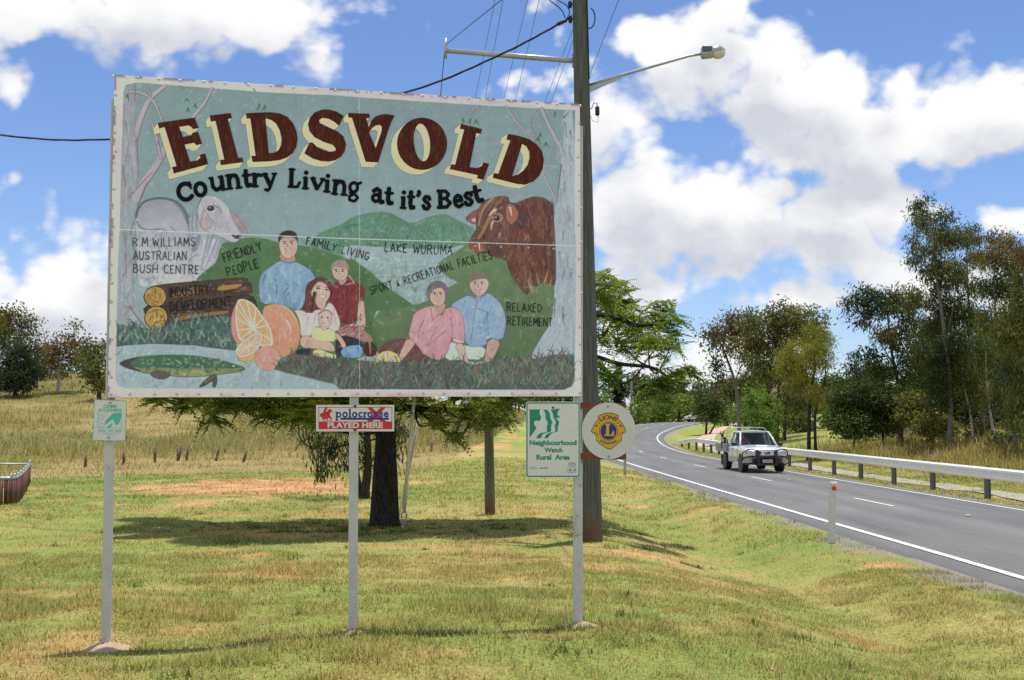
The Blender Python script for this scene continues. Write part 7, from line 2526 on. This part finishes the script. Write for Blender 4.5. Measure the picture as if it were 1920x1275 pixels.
# greenhouse: pillars and roof, glass set in
R0, R1, RB = 1.30, 2.02, 3.16      # windscreen foot, roof front, cab rear
zf, zr_ = 1.12, 1.70
m = MB()
m.loft([[Vector((-.60, 2.0, zr_ - .03)), Vector((-.56, 1.98, zr_ + .02)), Vector((0, 1.94, zr_ + .055)), Vector((.56, 1.98, zr_ + .02)), Vector((.60, 2.0, zr_ - .03))],
        [Vector((-.66, 2.5, zr_)), Vector((-.58, 2.5, zr_ + .06)), Vector((0, 2.5, zr_ + .10)), Vector((.58, 2.5, zr_ + .06)), Vector((.66, 2.5, zr_))],
        [Vector((-.64, RB, zr_ - .02)), Vector((-.56, RB, zr_ + .04)), Vector((0, RB, zr_ + .07)), Vector((.56, RB, zr_ + .04)), Vector((.64, RB, zr_ - .02))]], smooth=False)
roof = m.build('roof', white, ute, True)
for s in (-1, 1):
    m = MB()
    m.tube([(s * .80, R0 + .02, zf - .04), (s * .70, 1.66, 1.42), (s * .61, R1, zr_ + .01)], [.05, .042, .045], 8)
    m.tube([(s * .83, 2.42, zf - .02), (s * .655, 2.50, zr_)], [.045, .04], 8)
    m.tube([(s * .83, RB - .04, zf - .02), (s * .645, RB - .05, zr_ - .01)], [.06, .05], 8)
    m.tube([(s * .61, R1, zr_), (s * .67, 2.5, zr_ + .01), (s * .65, RB - .04, zr_)], .038, 8)
    m.build('pillar', white, ute, True)
    w = MB()
    w.add([(s * .815, R0 + .16, zf - .02), (s * .82, 2.40, zf - .02), (s * .660, 2.48, zr_ - .02), (s * .628, R1 + .06, zr_ - .02)], [(0, 1, 2, 3)])
    w.add([(s * .82, 2.46, zf - .02), (s * .82, RB - .08, zf - .02), (s * .645, RB - .09, zr_ - .03), (s * .660, 2.54, zr_ - .02)], [(0, 1, 2, 3)])
    w.build('side_window', gl, ute, True)
w = MB()
ws = []
for i in range(5):
    t_ = i / 4
    for j in range(7):
        u_ = -1 + 2 * j / 6
        hw = .78 + (.585 - .78) * t_
        ws.append((u_ * hw, R0 + (R1 - .04 - R0) * t_ - .06 * (1 - u_ * u_), zf - .01 + (zr_ + .02 - zf) * t_))
w.add(ws, [(i * 7 + j, i * 7 + j + 1, i * 7 + j + 8, i * 7 + j + 7) for i in range(4) for j in range(6)], 0, True)
w.build('windscreen', gl, ute, True)
m = MB()
m.box((0, R0 + .06, zf - .02), (1.5, .10, .04))
m.tube([(-.25, R0 - .04, zf + .02), (.35, R0 + .02, zf + .07)], .012, 5)
m.tube([(.2, R0 - .04, zf + .02), (.68, R0 + .08, zf + .09)], .012, 5)
m.build('wiper', blk, ute, True)
MB().box((0, RB - .02, 1.4), (1.2, .04, .56)).build('rear_cab_panel', blk, ute, True)
m = MB()
for s in (-1, 1):
    m.box((s * .38, 2.62, 1.0), (.48, .14, .62), bevel=.05)
    m.box((s * .38, 2.62, 1.40), (.24, .10, .20), bevel=.04)
m.box((0, 1.55, 1.04), (1.45, .4, .10), bevel=.03)
m.tube([(-.38 + .19 * math.cos(a), 1.80 + .06 * math.sin(a), 1.13 + .18 * math.sin(a)) for a in np.linspace(0, 2 * pi, 17)], .015, 6)
m.build('interior', material('seat_grey', (.10, .10, .11), .8), ute, True)
# bonnet scoop
MB().box((0, .88, 1.115), (.42, .10, .05), bevel=.012).build('bonnet_scoop', blk, ute, True)
MB().box((0, .95, 1.128), (.52, .30, .055), bevel=.022).build('bonnet_scoop', white, ute, True)
# grille, badge, lamps
m = MB()
m.box((0, .085, .80), (.86, .05, .22), bevel=.02)
m.build('grille', blk, ute, True)
m = MB()
for z in (.90, .80, .72):
    m.box((0, .055, z), (.88, .02, .022), bevel=.005)
m.build('grille_bar', chrome, ute, True)
MB().tube([(.085 * math.cos(a), .035, .82 + .055 * math.sin(a)) for a in np.linspace(0, 2 * pi, 17)], .014, 6).build('badge', chrome, ute, True)
for s in (-1, 1):
    m = MB()
    m.loft([[Vector((s * .46, .09, .72)), Vector((s * .46, .09, .90)), Vector((s * .70, .10, .95)), Vector((s * .83, .20, .95)), Vector((s * .84, .20, .74)), Vector((s * .70, .09, .71))],
            [Vector((s * .48, .04, .74)), Vector((s * .48, .05, .88)), Vector((s * .69, .06, .93)), Vector((s * .845, .22, .93)), Vector((s * .85, .22, .76)), Vector((s * .69, .05, .73))]])
    h = m.build('headlight', lens, ute, True)
    MB().disc((s * .60, .045, .825), (0, 1, 0), .062, .02, 16).build('lamp_bulb', chrome, h, True)
    MB().box((s * .80, .135, .86), (.10, .06, .12), bevel=.02).build('indicator', amber, h, True)
    # lower bumper cheek in body colour, dusty
    m = MB()
    m.loft([sx_ for sx_ in ([Vector((s * .30, .02, .44)), Vector((s * .30, .02, .66)), Vector((s * .30, .16, .68)), Vector((s * .30, .16, .44))],
                            [Vector((s * .72, .03, .42)), Vector((s * .72, .03, .68)), Vector((s * .72, .18, .70)), Vector((s * .72, .18, .42))],
                            [Vector((s * .90, .22, .42)), Vector((s * .90, .22, .70)), Vector((s * .86, .40, .72)), Vector((s * .86, .40, .42))],
                            [Vector((s * .905, .52, .42)), Vector((s * .905, .52, .66)), Vector((s * .87, .54, .66)), Vector((s * .87, .54, .42))])])
    m.build('bumper_cheek', dusty, ute, True)
MB().box((0, .10, .50), (1.2, .16, .30), bevel=.03).build('bumper', blk, ute, True)
# bull bar: uprights, hoops, lamps, plate
m = MB()
for s in (-1, 1):
    m.loft([[Vector((s * .38 + dx, y, z)) for dx, y in ((-.05, -.13), (.05, -.13), (.05, -.05), (-.05, -.05))] for y0, z in ((0, .33), (0, .66), (0, .70)) for y in (0,)] if False else
           [[Vector((s * .38 + dx, yy + dy_, z)) for dx, yy in ((-.055, -.14), (.055, -.14), (.055, -.05), (-.055, -.05))] for z, dy_ in ((.30, .02), (.45, 0), (.68, 0), (.94, .05), (.98, .08))])
    m.tube([(s * .38, -.10, .70), (s * .62, -.08, .70), (s * .82, .04, .68), (s * .94, .30, .60), (s * .93, .52, .50)], .028, 8)
    m.tube([(s * .38, -.08, .93), (s * .58, -.06, 1.0), (s * .80, .02, .98), (s * .94, .22, .86), (s * .95, .36, .62)], .024, 8)
    m.tube([(s * .60, -.07, .68), (s * .60, -.05, .36), (s * .80, .05, .36), (s * .93, .30, .40)], .03, 8)
m.box((0, -.09, .66), (.76, .08, .07), bevel=.02)
m.box((0, -.09, .36), (.82, .09, .10), bevel=.02)
m.build('bull_bar', blk, ute, True)
m = MB()
m.tube([(-.38, -.10, .94), (-.2, -.12, .96), (.2, -.12, .96), (.38, -.10, .94)], .022, 8)
m.tube([(-.38, -.10, .76), (.38, -.10, .76)], .022, 8)
m.build('bull_bar_tube', chrome, ute, True)
for s in (-1, 1):
    m = MB().tube([(s * .19, -.04, .82), (s * .19, -.11, .82), (s * .19, -.14, .82)], [.05, .082, .078], 16)
    m.build('driving_light', lens, ute, True)
    MB().box((s * .60, -.045, .60), (.09, .03, .05), bevel=.01).build('parking_light', amber, ute, True)
pl = MB().box((0, -.145, .50), (.42, .012, .13), bevel=.004).build('number_plate', material('plate_white', (.55, .52, .47), .5, dirt=(.38, .28, .22), dirt_amt=.35, dscale=12), ute, True)
m = MB()
pcol = material('plate_maroon', (.30, .07, .06), .5)
for i in range(6):
    x = -.15 + .06 * i
    m.box((x, -.1525, .50), (.012, .003, .075))
    m.box((x + .016, -.1525, .50 + (.03 if i % 2 else -.03)), (.022, .003, .014))
    if i % 3 != 1:
        m.box((x + .03, -.1525, .505), (.010, .003, .06))
m.build('plate_lettering', pcol, pl, True)
# mirrors, aerial
for s in (-1, 1):
    m = MB().box((s * 1.0, 1.55, 1.20), (.20, .10, .17), bevel=.035)
    m.tube([(s * .84, 1.58, 1.12), (s * .95, 1.56, 1.17)], .02, 6)
    m.build('side_mirror', blk, ute, True)
MB().tube([(.74, 1.0, 1.08), (.76, .98, 1.75)], .006, 5).build('aerial', blk, ute, True)
# door lines and handles on the near side and far side
for s in (-1, 1):
    m = MB()
    m.box((s * .886, 2.45, .82), (.006, .018, .52))
    m.box((s * .886, 1.50, .82), (.006, .018, .44))
    m.build('door_seam', blk, ute, True)
    MB().box((s * .895, 2.28, .98), (.02, .16, .035), bevel=.008).build('door_handle', blk, ute, True)
# wheels and arches
for s in (-1, 1):
    for y in (.92, 3.95):
        arch_m = MB().disc((s * .845, y, .40), (1, 0, 0), .405, .10, 26)
        arch_m.build('wheel_arch', blk, ute, True)
        w = MB()
        w.tube([(s * (.74 + a), y, .37) for a in (-.13, -.12, -.08, .08, .12, .13)], [.26, .345, .37, .37, .345, .26], 28)
        wh = w.build('wheel', tyre_m, ute, True)
        r_ = MB()
        r_.tube([(s * .80, y, .37), (s * .876, y, .37), (s * .880, y, .37)], [.245, .24, .19], 24)
        for k in range(6):
            a = k * pi / 3
            r_.box((s * .884, y + .12 * math.cos(a), .37 + .12 * math.sin(a)), (.012, .05, .05), Matrix.Rotation(a, 3, 'X'))
        r_.build('rim', rim_m, wh, True)
m = MB()
m.box((0, 2.6, .42), (.9, 4.6, .14))
m.tube([(-.8, .92, .37), (.8, .92, .37)], .05, 8)
m.tube([(-.8, 3.95, .37), (.8, 3.95, .37)], .06, 8)
m.ball((.1, 3.95, .37), .16, 10, 7)
m.box((0, .5, .36), (.7, .5, .12), bevel=.03)
m.build('chassis', blk, ute, True)
for s in (-1, 1):
    MB().box((s * .80, 4.45, .42), (.26, .02, .46)).build('mud_flap', blk, ute, True)
# tray with drop sides and headboard rack
tr = MB()
tr.box((0, 4.35, .84), (1.90, 2.25, .08), bevel=.01)
for s in (-1, 1):
    for k in range(3):
        tr.box((s * .955, 4.35, .92 + .105 * k), (.03, 2.25, .095), bevel=.012)
tr.box((0, 5.46, 1.02), (1.9, .03, .30), bevel=.01)
tr.box((0, 3.26, 1.02), (1.9, .03, .30), bevel=.01)
tray = tr.build('tray', grey_tray, ute, True)
m = MB()
m.tube(spline([(-.93, 3.28, .90), (-.92, 3.28, 1.55), (-.80, 3.28, 1.84), (-.5, 3.28, 1.90), (.5, 3.28, 1.90), (.80, 3.28, 1.84), (.92, 3.28, 1.55), (.93, 3.28, .90)], 40), .020, 8)
for x in (-.45, 0, .45):
    m.tube([(x, 3.28, .9), (x, 3.28, 1.89)], .014, 6)
for z in (1.2, 1.5):
    m.tube([(-.92, 3.28, z), (.92, 3.28, z)], .014, 6)
m.build('headboard_rack', chrome, ute, True)

# ------------------------------------------------------------------ driver, seen through the windscreen
def skin_body(name, joints, edges, mats, parent=None, levels=2, loc=None, rz=0):
    """a continuous figure grown over a skeleton: joints (x, y, z, rx[, ry])"""
    me = bpy.data.meshes.new(name)
    me.from_pydata([j[:3] for j in joints], edges, [])
    me.materials.append(mats)
    o = bpy.data.objects.new(name, me)
    COL.objects.link(o)
    sk = o.modifiers.new('Skin', 'SKIN')          # brings the skin layer with it
    for i, j in enumerate(joints):
        sv = me.skin_vertices[0].data[i]
        sv.radius = (j[3], j[4] if len(j) > 4 else j[3])
        sv.use_root = (i == 0)
    sk.use_smooth_shade = True
    sb = o.modifiers.new('Subsurf', 'SUBSURF')
    sb.levels = sb.render_levels = levels
    o.parent = parent
    return o


def ute_point(x, y, z):
    a = ute.rotation_euler.z
    x *= .96
    return Vector((ute.location.x + x * math.cos(a) - y * math.sin(a), ute.location.y + x * math.sin(a) + y * math.cos(a), ute.location.z + z * .93))


shirt = material('driver_shirt', (.42, .06, .05), .8, var=.1)
skin_m = material('driver_skin', (.42, .24, .17), .55, var=.06)
hair_m = material('driver_hair', (.035, .025, .02), .8)
drv = thing('person', ute_point(-.38, 2.48, .88), 'driver in a red shirt at the wheel of the white ute', 'person', rz=ute.rotation_euler.z)
# seated: pelvis, chest, neck, head, arms to the wheel, thighs forward
J = [(0, 0, 0, .15, .12), (0, .02, .22, .16, .11), (0, .02, .40, .17, .10), (0, .01, .50, .06, .06), (0, -.01, .58, .055), (0, -.02, .68, .085, .10), (0, -.02, .76, .075, .09),
     (-.17, 0, .43, .06), (-.24, -.14, .24, .047), (-.15, -.42, .22, .036), (-.13, -.56, .28, .032), (.17, 0, .43, .06), (.24, -.14, .24, .047), (.15, -.42, .22, .036), (.13, -.56, .28, .032),
     (-.11, -.22, .02, .085), (-.12, -.46, .02, .07), (.11, -.22, .02, .085), (.12, -.46, .02, .07)]
Ed = [(0, 1), (1, 2), (2, 3), (3, 4), (4, 5), (5, 6), (2, 7), (7, 8), (8, 9), (9, 10), (2, 11), (11, 12), (12, 13), (13, 14), (0, 15), (15, 16), (0, 17), (17, 18)]
skin_body('body', J, Ed, skin_m, drv)
JS = [(0, 0, 0, .165, .135), (0, .02, .22, .175, .125), (0, .02, .40, .18, .115), (0, .012, .465, .085, .08), (-.17, 0, .43, .075), (-.235, -.13, .26, .06), (.17, 0, .43, .075), (.235, -.13, .26, .06)]
skin_body('shirt', JS, [(0, 1), (1, 2), (2, 3), (2, 4), (4, 5), (2, 6), (6, 7)], shirt, drv)
MB().ball((0, .012, .745), (.088, .10, .085), 12, 8).build('hair', hair_m, drv, True)
m = MB()
for s in (-1, 1):
    m.ball((s * .032, -.108, .70), (.012, .008, .008), 6, 5)
m.ball((0, -.125, .672), (.013, .02, .018), 6, 5)
m.box((0, -.112, .638), (.045, .01, .008))
m.build('face', hair_m, drv, True)
for s in (-1, 1):
    hd = MB().ball((s * .125, -.585, .285), (.035, .045, .03), 8, 6)
    for k in range(4):
        hd.tube([(s * (.10 + .016 * k), -.61, .30), (s * (.10 + .016 * k), -.645, .315), (s * (.10 + .016 * k), -.655, .29), (s * (.10 + .016 * k), -.635, .27)], [.010, .009, .009, .007], 6)
    hd.tube([(s * .09, -.58, .30), (s * .07, -.61, .315), (s * .075, -.63, .31)], [.011, .010, .008], 6)
    hd.build('hand', skin_m, drv, True)

# ------------------------------------------------------------------ working dog on the tray
fur_b = material('dog_fur_black', (.016, .015, .015), .85, var=.2, vscale=30)
fur_w = material('dog_fur_white', (.62, .59, .54), .85, var=.1, vscale=30)
dog = thing('dog', ute_point(-.80, 4.15, .90), 'black and white working dog riding on the ute tray behind the cab', 'dog', rz=ute.rotation_euler.z - .45)
# faces forward (-y), standing, head looking over the side of the cab
DJ = [(0, .22, .40, .085, .10), (0, 0, .41, .09, .115), (0, -.20, .40, .095, .13), (0, -.30, .48, .065, .075), (0, -.38, .58, .055, .06), (0, -.43, .64, .062, .065), (0, -.50, .635, .045, .042), (0, -.57, .615, .028, .026),
      (-.07, -.21, .28, .038), (-.07, -.19, .14, .024), (-.07, -.21, .02, .026), (.07, -.21, .28, .038), (.07, -.19, .14, .024), (.07, -.21, .02, .026),
      (-.075, .21, .28, .055), (-.075, .30, .16, .026), (-.075, .26, .02, .026), (.075, .21, .28, .055), (.075, .30, .16, .026), (.075, .26, .02, .026),
      (0, .34, .40, .03), (0, .46, .34, .026), (0, .56, .36, .012)]
DE = [(0, 1), (1, 2), (2, 3), (3, 4), (4, 5), (5, 6), (6, 7), (2, 8), (8, 9), (9, 10), (2, 11), (11, 12), (12, 13), (0, 14), (14, 15), (15, 16), (0, 17), (17, 18), (18, 19), (0, 20), (20, 21), (21, 22)]
skin_body('body', DJ, DE, fur_b, dog)
m = MB()
m.ball((0, -.275, .40), (.072, .075, .11), 10, 8)
m.ball((0, -.36, .50), (.058, .05, .055), 10, 8)
m.ball((0, -.515, .622), (.034, .06, .030), 10, 8)
m.ball((0, -.462, .672), (.018, .05, .034), 8, 6)
m.build('white_blaze', fur_w, dog, True)
for s in (-1, 1):
    m = MB()
    m.loft([[Vector((s * .03, -.41, .69)), Vector((s * .068, -.41, .67)), Vector((s * .05, -.385, .68))], [Vector((s * .05, -.405, .75)), Vector((s * .085, -.41, .735)), Vector((s * .07, -.39, .74))], [Vector((s * .10, -.43, .75)), Vector((s * .105, -.435, .74)), Vector((s * .102, -.425, .742))]])
    m.build('ear', fur_b, dog, True)
MB().ball((0, -.592, .618), (.014, .012, .012), 8, 6).build('nose', blk, dog, True)

# the far white car at the crest
p = at(1281, 787, 165)
fc = thing('distant_car', (float(roadx(168)) - 1.3, 168, float(roadz(168)) + .03), 'tiny pale car far off where the road disappears', 'car', rz=-.9)
m = MB()
m.loft([[Vector((x, y, z)) for y, z in ((-2.1, .4), (-2.1, .75), (-1.0, .95), (-.5, 1.4), (1.1, 1.42), (1.9, .95), (2.1, .9), (2.1, .4))] for x in (-.85, .85)])
m.build('body', white, fc, True)
MB().loft([[Vector((x, y, z)) for y, z in ((-1.03, .97), (-.53, 1.38), (-.50, 1.36), (-1.0, .94))] for x in (-.7, .7)]).build('windscreen', glass_d, fc, True)
for s in (-1, 1):
    for y in (-1.3, 1.3):
        MB().disc((s * .78, y, .32), (1, 0, 0), .32, .18, 16).build('wheel', tyre_m, fc, True)
    MB().box((s * .62, -2.11, .66), (.3, .05, .14)).build('headlight', lens, fc, True)
# ------------------------------------------------------------------ grass
def lawn():
    Xs, Ys = [], []
    for n, y0, y1, p in ((1000000, 6.3, 17, 1.0), (650000, 15, 50, 1.0)):
        X, Y = frustum_points(n, y0, y1, p)
        Xs.append(X)
        Ys.append(Y)
    X, Y = np.concatenate(Xs), np.concatenate(Ys)
    clump = fbm(X, Y, 2.6, 3, 50)
    d = road_d(X, Y)
    c, tall, dm = blade_colours(X, Y)
    keep = (np.abs(d) > 3.22 + .9 * (fbm(X, Y, 1.1, 4, 26) - .3)) & (d < 3.6 + 3.4) & (RNG.random(len(X)) < np.clip(.25 + 1.5 * (clump - .3), .12, 1)) & (RNG.random(len(X)) > dm * .72) & (tall < .6)
    for fx, fy, fr in FOOTINGS:
        keep &= (np.hypot(X - fx, Y - fy) > fr)
    X, Y, c, clump, dm = X[keep], Y[keep], c[keep], clump[keep], dm[keep]
    far = sstep(12, 45, Y)
    h = (.022 + .05 * RNG.random(len(X)) ** 1.5) * (.6 + .9 * clump) * (1 + .6 * far)
    tuft = sstep(.62, .72, fbm(X, Y, .8, 3, 51))
    h *= .85 + .7 * tuft
    hw = (.0035 + .004 * RNG.random(len(X))) * (1 + 2.2 * far)
    # coarse weeds and stray tufts, fallen stalks
    n = 330
    tx, ty = frustum_points(n, 7, 34, 1.0)
    ok = (road_d(tx, ty) < -3.6) & (dirt_mask(tx, ty) < .5)
    tx, ty = tx[ok], ty[ok]
    bx_, by_ = -2.5 + RNG.normal(size=90) * 1.7, 20.9 + RNG.normal(size=90) * .7
    tx, ty = np.concatenate([tx, bx_]), np.concatenate([ty, by_])
    m = 34
    sz = (.4 + RNG.random(len(tx)))
    wx = np.repeat(tx, m) + RNG.normal(size=len(tx) * m) * np.repeat(sz, m) * .06
    wy = np.repeat(ty, m) + RNG.normal(size=len(tx) * m) * np.repeat(sz, m) * .06
    kind_ = np.repeat(RNG.random(len(tx)), m)
    wc = np.where((kind_ < .6)[:, None], LUSH[None] * .8, np.where((kind_ < .8)[:, None], STRAW[None], GREEN[None] * .75)) * (.6 + .7 * RNG.random((len(wx), 1)))
    lx, ly = frustum_points(16000, 6.5, 30, 1.0)
    ok = (road_d(lx, ly) < -3.3)
    lx, ly = lx[ok], ly[ok]
    lc = np.where((RNG.random(len(lx)) < .6)[:, None], s2l((214, 190, 146))[None], s2l((128, 92, 62))[None]) * (.7 + .5 * RNG.random((len(lx), 1)))
    X, Y, c = np.concatenate([X, wx, lx]), np.concatenate([Y, wy, ly]), np.concatenate([c, wc, lc])
    h = np.concatenate([h, (.05 + .08 * RNG.random(len(wx))) * np.repeat(sz, m), .03 + .06 * RNG.random(len(lx))])
    hw = np.concatenate([hw, .005 + .006 * RNG.random(len(wx)), .003 + .006 * RNG.random(len(lx))])
    return tag(scatter_grass('lawn_grass', X, Y, h, hw, c, 1.0), 'short mown grass with dry straw on the verge', 'grass', kind='stuff')


def tall_field():
    X, Y = frustum_points(430000, 34, 150, 1.1, .5, 4)
    c, tall, dm = blade_colours(X, Y)
    clump = fbm(X, Y, .5, 3, 60)
    d = road_d(X, Y)
    keep = (d < -4) & (RNG.random(len(X)) < tall * np.clip(.2 + 2.2 * (clump - .3), .08, 1))
    X, Y, c, clump = X[keep], Y[keep], c[keep], clump[keep]
    band = fbm(X, Y * .5, .14, 3, 23)
    seed = RNG.random(len(X))
    c = np.where((seed < .35)[:, None], s2l((154, 144, 102))[None] * (.8 + .3 * RNG.random((len(X), 1))), c)
    h = (.18 + .5 * RNG.random(len(X)) ** 1.3) * (.5 + clump) * (1 - .45 * sstep(80, 150, Y)) * (.6 + .8 * sstep(.35, .6, band)) * (.32 + .68 * sstep(50, 60, Y))
    hw = (.007 + .008 * RNG.random(len(X))) * (1 + Y / 90)
    tag(scatter_grass('tall_grass', X, Y, h, hw, c, .8), 'tall dry seeding grass across the paddock', 'grass', kind='stuff')
    n = 150000
    Y = 26 + RNG.random(n) ** 1.2 * 62
    d = 6.8 + RNG.random(n) ** 1.5 * 26
    X = roadx(Y) + d
    c, tall, dm = blade_colours(X, Y)
    clump = fbm(X, Y, .7, 3, 61)
    keep = (RNG.random(n) < np.clip(tall * (.3 + 2 * (clump - .3)), 0.03, 1))
    X, Y, c, clump = X[keep], Y[keep], c[keep], clump[keep]
    d = X - roadx(Y)
    k = RNG.random(len(X))
    c = np.where((k < .45)[:, None], s2l((172, 156, 92))[None] * (.75 + .4 * RNG.random((len(X), 1))), c)
    h = (.2 + .75 * RNG.random(len(X))) * (.4 + clump) * sstep(6.2, 9.5, d)
    h = np.maximum(h, .06)
    tag(scatter_grass('roadside_grass', X, Y, h, .012 + .016 * RNG.random(len(X)), c, .6), 'long yellow grass under the trees past the guard rail', 'grass', kind='stuff')
    n = 40000
    Y = 20 + RNG.random(n) * 75
    d = 3.5 + RNG.random(n) * 3.2
    X = roadx(Y) + d
    k = np.abs(X - np.interp(Y, [12, 30, 45, 60, 75, 88], [14.6, 14.4, 14.2, 14.0, 14.1, 14.6])) > .65
    X, Y = X[k], Y[k]
    c, tall, dm = blade_colours(X, Y)
    tag(scatter_grass('kerbside_grass', X, Y, .03 + .09 * RNG.random(len(X)), .01 + .012 * RNG.random(len(X)), c, .9), 'short green grass strip at the foot of the guard rail', 'grass', kind='stuff')


lawn()
tall_field()
